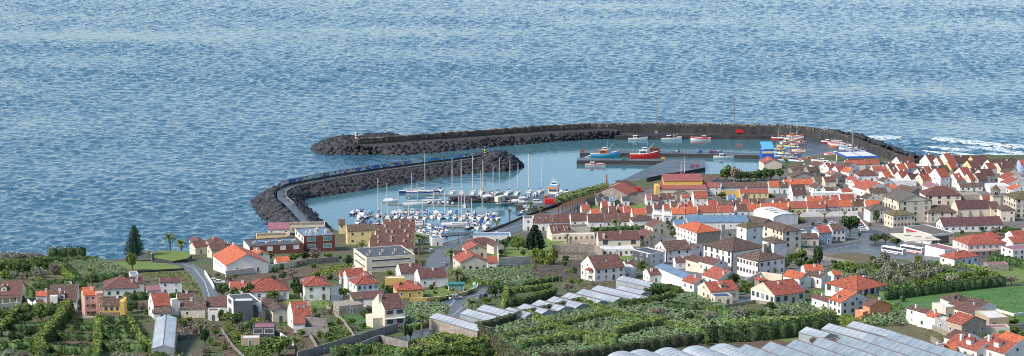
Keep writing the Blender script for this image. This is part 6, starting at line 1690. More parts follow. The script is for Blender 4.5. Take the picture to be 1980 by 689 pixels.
v = H(1472, 1474, 1497, 291, 7.5, 4, 'F', 'wr', 'blue', d=9, zbase=2.9, label='blue ice house tower on the fishing quay', kind='ice_house', win=False)
v['part']('roof_panel', MB().hexa([(0, 0, 8.2), (v['L'], 0, 8.2), (v['L'], 9, 11.5), (0, 9, 11.5)], [(0, 0, 8.4), (v['L'], 0, 8.4), (v['L'], 9, 11.7), (0, 9, 11.7)], 'lbl').mesh('roof_panel'))
v['part']('stripe', MB().box(-.05, -.06, 5.5, v['L']+.05, -.01, 6.9, 'ly').mesh('stripe'))
# ================================================================ greenhouses
def gh(xl, xc, xr, ye, h, a, roof='L', rc='pl', p=.35, label='', wc='R_glass', W=None, w=None):
    return H(xl, xc, xr, ye, h, a, roof, rc, wc, d=W, w=w, p=p, kind='greenhouse', par=False, label=label, ohang=.05, group='greenhouse bays', ch=[])
mat('R_glass', (0.34, 0.38, 0.40), (0.26, 0.29, 0.31), rough=.4, scale=.4)
tips = [(969, 599.5, 1012), (999, 592.5, 1045), (1028, 585, 1078), (1057, 578, 1112), (1086, 570.5, 1148), (1114, 563.5, 1185), (1143, 556.5, 1238)]
nth = ['first', 'second', 'third', 'fourth', 'fifth', 'sixth', 'seventh']
for i, (x, y, xc) in enumerate(tips):
    gh(x-1, xc, xc+30, y+.215*(xc-x)+7, 1.3, 41, w=7.5, p=.30, label=f'{nth[i]} ridge from the left of the long pale greenhouse above the banana fields')
gh(889, 945, 965, 623, 1.6, 41, w=7.0, label='pale greenhouse bay beside the palm at the road junction')
gh(921, 982, 1008, 615.5, 1.6, 41, w=7.0, label='second pale greenhouse bay behind the junction palm')
v = gh(830, 923, 940, 642, 2.2, 40, w=6.5, wc='s', label='single pale greenhouse roof on a stone base above the wild slope')
gh(1191, 1263, 1280, 558, 1.4, 42, w=6.5, label='pale greenhouse roof below the porch house')
gh(1188, 1236, 1252, 572, 1.4, 42, w=6.5, label='pale greenhouse strip behind the banana hedge')
gh(258, 294, 338, 675, 2.6, 8, W=40, p=.3, label='long pale plastic greenhouse running away at the lower left')
for i, (x, y) in enumerate([(1168, 691), (1205, 687), (1258, 682), (1313, 677), (1365, 672)]):
    gh(x, x+120, x+180, y+60, 2.0, 30, 'V', 'pl', p=.55, w=10, label=f'{nth[i]} arched plastic tunnel from the left at the bottom edge')
for i, (x, y) in enumerate([(1456, 687), (1506, 681), (1556, 676), (1606, 671), (1655, 667), (1704, 662), (1752, 658)]):
    gh(x, x+110, x+160, y+54, 2.6, 30, 'L', 'gl', p=.5, w=9.6, W=36, label=f'{nth[i]} blue grey glasshouse ridge from the left at the bottom edge')
gh(1544, 1590, 1612, 656, 2.2, 36, 'L', 'pl', p=.4, w=6.6, label='nearest of the three white tunnels beside the ploughed earth')
gh(1588, 1664, 1690, 657, 2.4, 36, 'L', 'pl', p=.4, w=6.6, label='middle of the three white tunnels beside the ploughed earth')
gh(1636, 1712, 1738, 652, 2.4, 36, 'L', 'pl', p=.4, w=6.6, label='farthest of the three white tunnels beside the vegetable field')
H(1575, 1590, 1628, 664, 2.0, 20, 'F', 'd', 's', d=4, label='low stone shed below the white tunnels', kind='shed', win=False)
# ================================================================ walls
wall([(575, 697), (640, 678), (700, 660), (768, 640)], 2.6, .35, 'conc', 'long grey concrete wall along the lower road')
wall([(680, 684), (735, 662), (790, 676)], 2.4, .35, 'conc', 'grey block wall on the near side of the lower road')
wall([(793, 584), (825, 583), (860, 580), (900, 571), (922, 562), (924, 554)], 1.3, .35, 'y', 'yellow boundary wall curving round the road junction', cap='c')
wall([(562, 615), (588, 640), (604, 660), (616, 682)], 1.5, .3, 'conc', 'curved grey garden wall beside the bare earth plot')
wall([(428, 640), (450, 672), (478, 700)], 1.0, .3, 'conc', 'thin grey wall beside the brown footpath')
wall([(528, 640), (570, 670)], 1.2, .3, 'w', 'white sloping garden wall right of the maroon garage')
wall([(584, 640), (634, 642)], 4.6, .4, 'conc', 'stepped dark concrete retaining wall below the skylight house')
wall([(586, 650), (636, 652)], 3.0, .4, 'conc', 'lower step of the dark concrete retaining wall')
wall([(631, 595), (665, 625), (690, 660)], 1.0, .4, 's', 'old stone wall left of the green crop field')
wall([(700, 606), (744, 636)], .8, .3, 'conc', 'low wall between the crop field and the cream house')
wall([(590, 512), (655, 507)], 2.4, .4, 's', 'dark stone garden wall behind the tall white house')
wall([(1068, 488), (1150, 488), (1165, 497)], 3.6, .6, 's', 'long dark stone retaining wall below the pool garden', sink=3)
wall([(1062, 503), (1128, 503)], 2.2, .6, 's', 'lower stone terrace wall above the bare earth slope', sink=3)
wall([(1152, 490), (1190, 505)], 1.2, .4, 's', 'stone wall running down from the pool garden')
wall([(262, 528), (356, 523)], .9, .4, 'bs', 'low dark wall at the foot of the mown meadow')
wall([(1400, 596), (1460, 586), (1500, 592)], 1.2, .4, 's', 'dark stone wall in front of the red-roofed house')
wall([(1770, 620), (1800, 636), (1840, 655)], 1.6, .4, 's', 'stone wall below the white lane row')
wall([(1870, 648), (1950, 638), (1985, 636)], 1.8, .4, 'conc', 'grey garden wall below the tan house')
wall([(1925, 602), (1960, 612), (2000, 606)], 1.0, .3, 'w', 'white boundary wall along the bright green field')
wall([(1592, 503), (1640, 512)], 1.8, .4, 'conc', 'pale wall of the weedy vacant plot')
wall([(1540, 486), (1590, 500)], 1.8, .4, 'conc', 'convent garden boundary wall beside the road')
wall([(1546, 420), (1658, 418)], 2.6, .4, 'w', 'long white car park wall below the orange row')
wall([(1658, 420), (1680, 446)], 1.0, .4, 'w', 'white slanting wall at the right of the car park')
wall([(940, 462), (985, 447), (1020, 436), (1085, 413)], .9, .35, 'bs', 'dark parapet along the marina road') if False else wall([(936, 451), (1016, 419), (1076, 397), (1102, 388)], .9, .4, 'bs', 'dark parapet between the marina and the avenue', zoff=0)
wall([(1305, 350), (1330, 344), (1342, 340)], 2.0, .8, 'bs', 'old dark harbour wall behind the pink-roofed hall', zoff=0)
wall([(1250, 352), (1264, 349), (1290, 343), (1312, 341)], 2.4, 1.0, 'bs', 'thick dark ruined sea wall beside the slipway ramp')
wall([(1800, 660), (1860, 700)], 1.8, .3, 's', 'stone wall beside the small orange-roofed house')
# raised seaside lawn with dark stone wall
zl = hgt(gp(330, 503)[1])+3.0
sl = [(294, 491), (300, 500), (335, 506), (362, 501), (371, 494), (360, 487.5), (335, 485.5), (302, 487)]
platform('seaside_lawn', [(x, y-1) for x, y in sl], zl, 'lawn', 'bs', bottom=0)
# football-like gate posts and small things at the coast
wall([(262, 499), (283, 494)], 1.6, .35, 'c', 'cream coast wall beside the Norfolk pine')
wall([(283, 494), (291, 493)], 2.2, .35, 'ly', 'yellow gate wall beside the seaside lawn')
# ================================================================ hedges
HG = [([(0, 652), (36, 608), (132, 602)], 2.0, 3.2, 'lf_l'), ([(132, 604), (108, 640), (76, 678), (84, 700)], 3.2, 4.2, 'lf_l'), ([(-10, 678), (70, 675)], 2.2, 2.6, 'lf_m'),
      ([(15, 640), (100, 640)], 2.2, 2.6, 'lf_d'), ([(190, 630), (189, 660), (188, 700)], 2.4, 3.2, 'lf_l'), ([(128, 640), (184, 640)], 1.8, 2.4, 'lf_d'), ([(112, 657), (182, 661)], 1.8, 2.6, 'lf_d'), ([(94, 684), (184, 688)], 2.2, 3.2, 'lf_d'),
      ([(198, 627), (248, 627)], 1.8, 2.6, 'lf_d'), ([(198, 644), (254, 644)], 1.8, 2.8, 'lf_d'), ([(198, 657), (262, 659)], 1.8, 2.6, 'lf_d'), ([(197, 677), (282, 681)], 2.0, 2.6, 'lf_m'), ([(250, 625), (272, 665), (300, 684)], 2.4, 2.6, 'lf_l'),
      ([(41, 560), (62, 575)], 2.2, 2.6, 'lf_m'), ([(60, 559), (168, 558)], 2.2, 3.4, 'lf_d'), ([(114, 524), (146, 549)], 2.0, 2.4, 'lf_l'), ([(92, 501), (166, 499)], 1.8, 5.0, 'lf_d'), ([(-10, 516), (40, 520), (98, 512)], 3.5, 3.4, 'lf_m'),
      ([(95, 507), (190, 504)], 2.2, 1.8, 'lf_m'), ([(165, 547), (250, 542)], 2.4, 2.8, 'lf_d'), ([(240, 582), (286, 579)], 2.2, 2.6, 'lf_m'), ([(126, 515), (150, 540)], 1.6, 2, 'lf_d'),
      ([(1014, 612), (1050, 628), (1110, 655), (1170, 680)], 2.6, 2.6, 'lf_l'), ([(968, 662), (1030, 650), (1084, 641)], 2.2, 2.4, 'lf_l'), ([(1003, 683), (1060, 672), (1130, 662), (1190, 672)], 2.8, 3.4, 'lf_l'),
      ([(1084, 638), (1140, 624), (1196, 615)], 2.4, 2.6, 'lf_l'), ([(1118, 590), (1160, 606), (1196, 622), (1280, 634), (1356, 652)], 2.6, 2.8, 'lf_l'), ([(1192, 598), (1262, 590), (1300, 580)], 2.4, 2.8, 'lf_m'),
      ([(1188, 655), (1250, 640), (1290, 633)], 2.8, 3.6, 'lf_l'), ([(1358, 663), (1440, 660), (1500, 655), (1584, 645), (1610, 640)], 3.4, 5.2, 'lf_d'), ([(1400, 634), (1480, 638), (1560, 630), (1600, 618)], 2.6, 3.0, 'lf_l'),
      ([(1240, 575), (1300, 563)], 2.4, 2.6, 'lf_d'), ([(1290, 600), (1345, 606)], 3.0, 3.2, 'lf_d'), ([(1350, 600), (1400, 612), (1470, 618)], 2.6, 2.6, 'lf_m'),
      ([(975, 594), (1020, 588), (1072, 572)], 2.2, 2.8, 'lf_m'), ([(974, 596), (980, 566)], 2.2, 2.6, 'lf_l'), ([(986, 568), (1030, 563), (1066, 558)], 2.2, 2.0, 'lf_l'), ([(893, 545), (930, 552), (966, 552)], 2.0, 1.8, 'lf_m'), ([(1008, 555), (1050, 548), (1082, 542)], 2.2, 1.8, 'lf_m'),
      ([(1704, 581), (1760, 574), (1800, 569), (1870, 561), (1940, 553)], 3.0, 3.8, 'lf_d'), ([(1665, 572), (1700, 588), (1742, 606)], 2.2, 1.9, 'lf_m'), ([(1916, 507), (1950, 513), (1995, 523)], 2.8, 3.4, 'lf_d'),
      ([(1850, 515), (1890, 522), (1930, 536)], 1.8, 1.6, 'lf_l'), ([(1142, 448), (1190, 446), (1240, 444)], 1.8, 2.0, 'lf_m'), ([(640, 690), (720, 684), (790, 692)], 3.0, 3.0, 'lf_m'), ([(770, 700), (830, 690), (880, 684), (945, 672)], 3.2, 3.2, 'lf_l'),
      ([(800, 638), (866, 622)], 1.6, 1.6, 'lf_l'), ([(845, 584), (915, 566)], 1.2, 1.2, 'lf_m'), ([(310, 624), (345, 624)], 1.8, 2.2, 'lf_d'), ([(205, 610), (242, 608)], 1.8, 1.6, 'lf_d'), ([(1790, 668), (1900, 640)], 1, 1, 'lf_m')][:-1]
for pts, w_, h_, k_ in HG: hedge(pts, w_, h_, k_)
# the flat-trimmed field border
hedge([(922, 646), (945, 668), (985, 697), (1020, 715)], 1.5, 4.3, 'lf_trim', lump=.03, dens=11, leaf=.32, label='tall trimmed hedge at the left side of the banana fields')
hedge([(1040, 706), (1100, 704), (1190, 689), (1270, 676), (1356, 664)], 1.4, 3.7, 'lf_trim', lump=.03, dens=11, leaf=.32, label='long trimmed hedge between banana fields and plastic tunnels')
hedge([(924, 642), (965, 632), (1012, 617), (1062, 606), (1120, 592)], 1.4, 3.1, 'lf_trim', lump=.03, dens=10, leaf=.32, label='trimmed hedge between the sawtooth greenhouse and banana fields')
# ================================================================ banana plots
banana_field([(932, 650), (1012, 622), (1090, 606), (1180, 600), (1200, 640), (1180, 684), (1100, 698), (1030, 700)], 2.3)
banana_field([(1120, 596), (1240, 578), (1330, 570), (1400, 585), (1400, 610), (1300, 625), (1200, 620)], 2.4)
banana_field([(1190, 625), (1300, 625), (1400, 615), (1500, 620), (1580, 620), (1580, 640), (1450, 655), (1360, 656), (1300, 668), (1200, 682)], 2.4)
banana_field([(1470, 596), (1590, 586), (1610, 600), (1560, 612), (1480, 612)], 2.8)
banana_field([(1660, 612), (1750, 606), (1775, 618), (1750, 632), (1670, 630)], 2.6)
banana_field([(120, 512), (190, 506), (235, 520), (245, 540), (170, 548), (150, 540)], 3.0)
banana_field([(888, 530), (960, 522), (1010, 520), (1040, 545), (1000, 556), (950, 552), (900, 545)], 2.6)
banana_field([(786, 592), (850, 590), (866, 602), (850, 628), (800, 638), (784, 625)], 2.6)
banana_field([(200, 664), (262, 664), (276, 676), (200, 676)], 2.6)
banana_field([(-10, 690), (40, 690), (60, 710), (-10, 710)], 2.8)
banana_field([(640, 700), (760, 696), (790, 712), (640, 716)], 2.6)
# weeds and ground cover
scrub([(800, 650), (920, 640), (960, 680), (950, 705), (790, 705)], 900, 'lf_l', .45, .8, label='wild green growth on the slope below the greenhouse')
scrub([(0, 505), (110, 500), (120, 530), (0, 540)], 420, 'lf_m', .5, 1.0)
scrub([(430, 625), (470, 640), (540, 680), (500, 700), (470, 690)], 420, 'lf_m', .4, .6)
scrub([(395, 620), (330, 630), (340, 660), (395, 650)], 320, 'lf_b', .45, .7)
scrub([(1690, 560), (1600, 520), (1700, 505), (1800, 510), (1900, 525), (1940, 548), (1850, 560)], 900, 'lf_m', .5, 1.0)
scrub([(1592, 612), (1660, 612), (1690, 630), (1600, 640)], 500, 'lf_l', .4, .6)
scrub([(1320, 600), (1500, 600), (1560, 625), (1360, 640)], 500, 'lf_l', .4, .8)
scrub([(270, 530), (360, 525), (392, 555), (390, 572), (352, 575)], 300, 'lf_l', .35, .3)
scrub([(620, 620), (680, 640), (690, 670), (640, 675)], 260, 'lf_m', .4, .5)
scrub([(690, 512), (640, 530), (590, 535), (640, 515)], 240, 'lf_l', .4, .5)
scrub([(1000, 530), (1128, 520), (1128, 545), (1040, 548)], 90, 'lf_b', .35, .3)
scrub([(190, 690), (340, 690), (420, 700), (190, 710)], 500, 'lf_g', .5, 1.2, label='dry grey grass along the bottom edge')
scrub([(1060, 500), (1050, 496), (960, 500), (960, 512), (1050, 516)], 10, 'lf_m', .4, .5)
for a in [([(396, 600), (640, 590), (700, 640), (560, 690), (396, 690)], 700, 'lf_m', .35, .35), ([(0, 560), (300, 545), (400, 590), (396, 640), (0, 640)], 500, 'lf_m', .35, .35), ([(400, 520), (700, 505), (760, 560), (640, 600), (420, 600)], 600, 'lf_l', .3, .3),
          ([(740, 540), (960, 540), (960, 640), (740, 660)], 500, 'lf_m', .35, .35), ([(960, 470), (1240, 470), (1330, 560), (1180, 560), (960, 560)], 420, 'lf_m', .35, .35), ([(1240, 430), (1560, 440), (1560, 580), (1300, 560)], 360, 'lf_d', .35, .4), ([(1560, 560), (1720, 600), (1700, 640), (1560, 620)], 300, 'lf_m', .35, .4),
          ([(1720, 600), (1980, 560), (1980, 690), (1800, 660)], 260, 'lf_m', .3, .35), ([(1180, 580), (1330, 565), (1600, 600), (1600, 640), (1200, 680)], 400, 'lf_l', .4, .8)]:
    scrub(a[0], a[1], a[2], a[3], a[4], label='scattered low weeds and garden plants', clump=7)
# ================================================================ trees, shrubs and palms
pine(261, 505, 74, 44, 'tall symmetrical Norfolk pine standing at the cliff edge')
pine(1034, 489, 56, 44, 'dense dark conifer standing on the garden lawn', core=3)
tree(256, 523, 38, 26, 'l', label='small yellowish tree in front of the Norfolk pine')
palm(329, 497, 46, 26, label='taller of the two palms on the seaside lawn'); palm(351, 501, 38, 24, label='shorter palm on the seaside lawn beside the villa')
palm(177, 552, 36, 28, label='palm with orange fruit beside the wide bungalow')
palm(811, 497, 46, 34, label='tall palm beside the marina road, left of a pair'); palm(817, 492, 40, 26, label='second tall palm beside the marina road, right of a pair')
palm(872, 505, 24, 26, label='squat palm left of the orange villas'); palm(884, 547, 30, 36, label='wide palm beside the white house with brown roof')
palm(816, 642, 36, 30, label='palm beside the lower road bend'); palm(912, 606, 30, 36, label='large palm at the road junction'); palm(852, 622, 18, 26, label='low palm beside the banana plot wall')
palm(573, 686, 36, 34, label='palm at the bottom beside the bare plot'); palm(700, 486, 20, 22, label='palm beside the terraced brown roofs')
palm(1258, 478, 24, 15, label='slim palm in front of the cream gable'); palm(1242, 480, 14, 10, label='small palm beside the slim palm')
palm(1365, 546, 26, 14, label='thin palm in front of the blue roofed shed'); palm(1497, 541, 24, 14, label='palm in front of the convent wing')
palm(1437, 558, 18, 22, label='broad palm on the small lawn below the convent'); palm(1097, 470, 18, 9, label='thin palm on the pool terrace'); palm(1103, 472, 12, 8, label='short palm on the pool terrace')
palm(1519, 332, 26, 16, label='dark palm beside the harbour roofs'); palm(44, 585, 14, 11, label='small palm beside the white diagonal wall'); palm(47, 600, 14, 12, label='low palm on the small lawn')
palm(1900, 497, 22, 10, label='slim palm in front of the pale pink villa'); palm(1929, 500, 18, 9, label='second slim palm in front of the pale pink villa'); palm(960, 442, 16, 12, label='small palm at the water edge of the marina')
palm(1026, 408, 18, 16, label='palm at the corner of the marina yard'); palm(1045, 412, 14, 14, label='low palm beside the marina yard parapet'); palm(985, 422, 18, 10, label='palm beside the marina boathouse'); palm(1190, 442, 18, 22, label='wide palm in the row house gardens')
palm(1104, 368, 10, 8, label='tiny palm near the yellow tour boat') if False else None
# avenue of fan palms
for i in range(15):
    t = i/14; x = 1080+ (1172-1080)*t**.9; y = 417-(417-378)*t
    palm(x, y, 38-15*t, 20-6*t, fan=True)
for i in range(14):
    t = i/13; x = 1087+(1172-1087)*t; y = 406-(406-372)*t
    palm(x, y, 33-13*t, 18-5*t, fan=True)
T = tree
for a in [(16, 640, 26, 40, 'm'), (50, 628, 24, 34, 'd'), (80, 622, 26, 34, 'm'), (105, 615, 22, 34, 'd'), (60, 655, 26, 36, 'd'), (90, 648, 26, 34, 'm'), (30, 664, 24, 34, 'd'), (62, 672, 20, 30, 'm'), (84, 662, 18, 24, 'd'), (110, 632, 20, 28, 'm'), (8, 625, 30, 34, 'm'),
          (40, 612, 16, 26, 'd'), (118, 608, 14, 24, 'd'), (20, 662, 22, 30, 'g'), (255, 605, 22, 34, 'd'), (275, 604, 20, 26, 'b'), (330, 628, 18, 22, 'd'), (352, 634, 18, 20, 'm'), (396, 668, 32, 26, 'd'), (390, 610, 18, 20, 'm'), (385, 605, 18, 18, 'd'),
          (430, 575, 26, 28, 'd'), (452, 580, 24, 26, 'd'), (478, 580, 32, 30, 'd'), (528, 582, 20, 28, 'm'), (577, 578, 40, 34, 'd'), (608, 580, 18, 18, 'd'), (459, 632, 30, 26, 'd'), (478, 640, 18, 22, 'm'), (466, 650, 26, 22, 'g'), (440, 622, 20, 20, 'l'), (425, 620, 22, 18, 'm'),
          (665, 575, 20, 26, 'm'), (540, 690, 40, 50, 'm'), (552, 675, 20, 26, 'd'), (530, 668, 14, 14, 'm'), (612, 625, 16, 14, 'd'), (775, 575, 28, 22, 'd'), (822, 553, 20, 22, 'd'), (848, 554, 12, 12, 'd'), (784, 658, 30, 16, 'd'), (793, 656, 26, 14, 'd'),
          (958, 575, 26, 40, 'd'), (940, 590, 16, 20, 'm'), (950, 482, 18, 22, 'm'), (1002, 484, 26, 26, 'm'), (975, 484, 20, 28, 'd'), (1012, 496, 11, 12, 'd'), (990, 478, 22, 24, 'd'), (970, 494, 12, 14, 'm'),
          (455, 520, 12, 16, 'g'), (480, 520, 12, 10, 'm'), (520, 505, 18, 24, 'm'), (570, 506, 16, 26, 'm'), (590, 505, 18, 24, 'd'), (612, 505, 26, 28, 'b'), (635, 504, 16, 20, 'l'), (655, 505, 12, 14, 'm'), (675, 515, 22, 20, 'd'), (545, 542, 14, 14, 'd'), (565, 538, 20, 34, 'b'), (665, 535, 18, 16, 'b'),
          (1140, 575, 14, 20, 'b'), (1098, 565, 20, 20, 'b'), (1120, 552, 14, 18, 'l'), (1290, 570, 20, 30, 'd'), (1310, 572, 18, 28, 'm'), (1270, 566, 18, 26, 'm'), (1240, 524, 14, 20, 'm'), (1290, 450, 20, 26, 'd'), (1280, 446, 14, 14, 'd'), (1300, 460, 14, 14, 'm'),
          (1418, 556, 28, 26, 'd'), (1405, 560, 24, 20, 'm'), (1445, 566, 20, 30, 'm'), (1425, 570, 16, 24, 'd'), (1530, 510, 22, 26, 'm'), (1550, 506, 24, 30, 'm'), (1545, 520, 18, 22, 'd'), (1520, 520, 20, 22, 'd'), (1565, 516, 16, 18, 'm'), (1500, 555, 10, 16, 'd'),
          (1643, 452, 34, 40, 'd'), (1694, 432, 26, 20, 'd'), (1692, 470, 18, 26, 'd'), (1712, 470, 18, 24, 'd'), (1733, 476, 14, 22, 'd'), (1662, 460, 10, 8, 'd'), (1612, 515, 12, 14, 'd'),
          (1405, 352, 32, 26, 'm'), (1420, 353, 34, 30, 'b'), (1432, 352, 22, 24, 'm'), (1448, 350, 18, 24, 'd'), (1462, 350, 20, 24, 'd'), (1478, 350, 24, 22, 'd'), (1490, 350, 22, 22, 'd'), (1508, 346, 20, 20, 'd'), (1400, 350, 24, 20, 'd'), (1470, 346, 18, 20, 'm'),
          (1360, 376, 10, 14, 'd'), (1326, 388, 8, 9, 'm'), (1395, 384, 12, 18, 'm'), (1192, 398, 12, 14, 'm'), (1490, 382, 8, 16, 'm'), (1544, 430, 10, 26, 'l'), (1870, 366, 12, 20, 'm'), (1885, 366, 12, 20, 'm'), (1862, 376, 8, 12, 'l'), (1880, 380, 8, 16, 'l'), (1855, 366, 8, 12, 'd'),
          (1850, 446, 10, 12, 'd'), (1865, 447, 8, 10, 'm'), (1898, 448, 10, 12, 'd'), (1930, 446, 12, 16, 'd'), (1945, 456, 18, 24, 'd'), (1955, 458, 18, 26, 'm'), (1925, 455, 16, 26, 'b'), (1965, 456, 16, 20, 'm'), (1915, 456, 10, 10, 'g'),
          (1960, 632, 18, 26, 'm'), (1925, 644, 8, 10, 'd'), (1940, 650, 12, 18, 'm'), (1950, 655, 12, 18, 'm'), (1962, 646, 10, 14, 'd'), (1975, 650, 12, 16, 'm'), (1720, 622, 10, 16, 'l'), (1955, 552, 20, 26, 'b'), (1948, 545, 12, 14, 'b'), (1610, 672, 18, 16, 'b'), (1570, 668, 16, 18, 'b'),
          (1368, 668, 16, 22, 'm'), (1355, 672, 10, 10, 'b'), (1600, 606, 10, 12, 'm'), (1270, 612, 18, 34, 'b'), (1295, 618, 14, 14, 'g'), (1222, 610, 12, 16, 'b'), (1370, 622, 18, 30, 'g'), (1428, 618, 20, 42, 'g'), (1330, 622, 20, 28, 'd'), (1350, 626, 16, 20, 'm'), (1480, 628, 16, 20, 'l'), (1240, 606, 8, 14, 'd'),
          (888, 690, 22, 40, 'm'), (870, 670, 18, 30, 'd'), (850, 690, 20, 30, 'm'), (905, 680, 20, 30, 'd'), (925, 688, 24, 34, 'm'), (815, 678, 16, 26, 'b'), (830, 695, 20, 30, 'm'), (945, 696, 22, 28, 'd'), (800, 668, 14, 20, 'm'), (700, 705, 16, 30, 'd'), (740, 700, 16, 26, 'm'),
          (20, 695, 22, 30, 'g'), (70, 692, 22, 34, 'm'), (45, 700, 22, 24, 'b'), (100, 700, 18, 26, 'm'), (150, 705, 20, 30, 'b'), (230, 705, 18, 30, 'g'), (270, 700, 16, 30, 'b'), (310, 698, 18, 30, 'd'), (300, 692, 14, 20, 'l'), (360, 700, 14, 26, 'm'), (400, 700, 16, 24, 'd'), (340, 690, 14, 16, 'l')]:
    T(*a)
# coastal thicket on the left
for a in [(10, 508, 22, 30, 'g'), (35, 508, 24, 30, 'g'), (55, 507, 22, 28, 'b'), (75, 507, 24, 26, 'g'), (88, 508, 18, 22, 'g'), (0, 524, 22, 34, 'm'), (25, 526, 20, 30, 'm'), (50, 526, 18, 28, 'd'), (12, 540, 20, 22, 'l'), (28, 540, 20, 20, 'g'), (48, 542, 18, 20, 'b'), (75, 538, 24, 30, 'g'), (103, 532, 26, 26, 'b'),
          (70, 522, 20, 30, 'm'), (90, 522, 18, 26, 'm'), (120, 500, 10, 18, 'b'), (150, 501, 8, 18, 'b'), (108, 503, 8, 16, 'l')]: T(*a, trunk=False)
# silvery thicket beside the bus yard
for a in [(1620, 540, 22, 28, 'g'), (1640, 548, 24, 34, 'g'), (1665, 545, 26, 34, 'g'), (1690, 555, 30, 36, 'g'), (1715, 540, 30, 36, 'g'), (1738, 552, 26, 34, 'g'), (1750, 535, 30, 36, 'g'), (1775, 545, 28, 36, 'g'), (1800, 538, 26, 34, 'g'), (1725, 522, 26, 34, 'g'), (1760, 520, 22, 30, 'g'), (1700, 520, 24, 32, 'g'), (1790, 520, 20, 30, 'g'),
          (1820, 528, 20, 30, 'g'), (1840, 545, 18, 28, 'g'), (1710, 502, 16, 22, 'g'), (1815, 552, 20, 30, 'm'), (1780, 556, 18, 24, 'm'), (1865, 540, 18, 30, 'm'), (1885, 548, 16, 30, 'm'), (1675, 562, 18, 22, 'd'), (1656, 528, 18, 28, 'm'), (1620, 522, 18, 26, 'm'), (1640, 516, 14, 24, 'l'), (1775, 505, 12, 16, 'l'), (1900, 536, 16, 26, 'm')]: T(*a, trunk=False)
tree(1581, 516, 44, 22, 'd', label='tall narrow dark cypress beside the vacant plot', trunk=False)
for x, y in ((1035, 503), (1048, 505), (1060, 506), (1070, 503)):
    T(x, y+6, 32, 22, 'l', trunk=False, label='tall straw-coloured reed clump')
def footprint(x, y, m=1.0):
    for hd in HOUSES:
        if (hd['P'].x-x)**2+(hd['P'].y-y)**2 > 60**2: continue
        r = hd['o'].rotation_euler.z; dx, dy = x-hd['P'].x, y-hd['P'].y
        u, v_ = dx*math.cos(r)+dy*math.sin(r), -dx*math.sin(r)+dy*math.cos(r)
        if -m < u < hd['L']+m and -m-1.5 < v_ < hd['W']+m: return True
    return False
random.seed(77)
def fill(x0, x1, y0, y1, n, kinds, lo, hi):
    k = 0
    for _ in range(n*6):
        if k >= n: break
        px, py = random.uniform(x0, x1), random.uniform(y0, y1); P = gp(px, py)
        if footprint(P.x, P.y) or blocked(P.x, P.y): continue
        hh = random.uniform(lo, hi); T(px, py, hh, hh*random.uniform(.9, 1.5), random.choice(kinds), trunk=hh > 15); k += 1
fill(400, 660, 505, 545, 14, 'mdlb', 8, 15); fill(400, 780, 560, 640, 34, 'mdlmb', 8, 17); fill(60, 400, 545, 640, 26, 'mdlm', 8, 16); fill(0, 400, 600, 689, 26, 'mdlb', 9, 18); fill(400, 640, 640, 689, 18, 'mdlb', 9, 18)
fill(700, 960, 505, 570, 20, 'mdl', 7, 14); fill(960, 1240, 500, 560, 22, 'mdlb', 7, 14); fill(1130, 1330, 430, 520, 18, 'mdm', 6, 12); fill(1290, 1600, 500, 575, 28, 'mdlm', 7, 15); fill(1560, 1750, 500, 600, 18, 'mdg', 8, 15)
fill(1720, 1980, 445, 530, 22, 'mdl', 6, 13); fill(1850, 1980, 620, 689, 14, 'mdl', 7, 13); fill(1400, 1720, 330, 440, 18, 'md', 5, 9); fill(1240, 1420, 380, 460, 12, 'md', 5, 10); fill(1460, 1620, 590, 640, 20, 'mdlgb', 10, 18)
# pollarded bare trees of the car park
def pollard(px, py, hpx, wpx):
    P = gp(px, py); s = scl(P); Hh = hpx/s; R = wpx/s/2
    e = link('bare_tree', None, loc=P); q = MB(); q.tube((0, 0, -.3), (0, 0, Hh*.45), .35, .28, 'bark', 7); link('trunk', q.mesh('trunk'), e)
    q = MB()
    for i in range(7):
        a = i*.9; q.tube((0, 0, Hh*.42), (math.cos(a)*R*.5, math.sin(a)*R*.4, Hh*.75), .2, .15, 'bark', 5); q.tube((math.cos(a)*R*.5, math.sin(a)*R*.4, Hh*.75), (math.cos(a+.2)*R, math.sin(a+.2)*R*.6, Hh*(.85+.15*(i % 2))), .15, .2, 'bark', 5)
    link('branches', q.mesh('branches'), e); tag(e, 'leafless pollarded tree', 'bare tree', 'pollarded trees of the car park', near=True)
pollard(1545, 424, 18, 20); pollard(1594, 424, 18, 26); pollard(1633, 424, 22, 22)
# ================================================================ boats in the marina
random.seed(21)
sb = sailboat
sb(874, 374, 306, 1.45, 10.5, cover='canv'); sb(892, 374, 308, 1.6, 10, cover='canv'); sb(914, 374, 301, 1.5, 11, cover='grn'); sb(933, 373, 309, 1.3, 10, cover='black'); sb(964, 375, 307, 1.0, 10.5, cover='canv')
sb(985, 374, 309, 1.2, 11.5, cover='canv'); sb(1001, 374, 316, 1.35, 10, cover='canv'); sb(1022, 374, 299, 1.5, 12, 'hg', cover='black'); sb(1046, 372, 308, 1.2, 11, cover='canv'); sb(929, 372, 330, 1.7, 8, cover='canw')
sb(731, 418, 345, 1.5, 9.5, cover='canv'); sb(749, 423, 354, 1.7, 9, cover='canw'); sb(892, 424, 368, 1.5, 8.5, cover='canw'); sb(932, 421, 358, 1.4, 9, cover='hred'); sb(898, 400, 372, 1.6, 7, cover='canw')
sb(770, 420, 372, 1.5, 8, cover='canv'); sb(838, 421, 366, 1.6, 8.5, cover='canw'); sb(860, 421, 374, 1.5, 8, 'hb', cover='canv'); sb(912, 437, 384, 1.6, 8, cover='canv'); sb(790, 437, 390, 1.5, 8, cover='canw'); sb(953, 376, 322, 1.3, 9, cover='grn')
sb(817, 377, 297, .05, 19, 'hw', 'hb', 'canw', label='large two-masted schooner at the northern pontoon, biggest sailing boat'); sb(793, 373, 335, .05, 13, 'hb', cover='canw', label='blue sailing boat moored at the far left of the north pontoon')
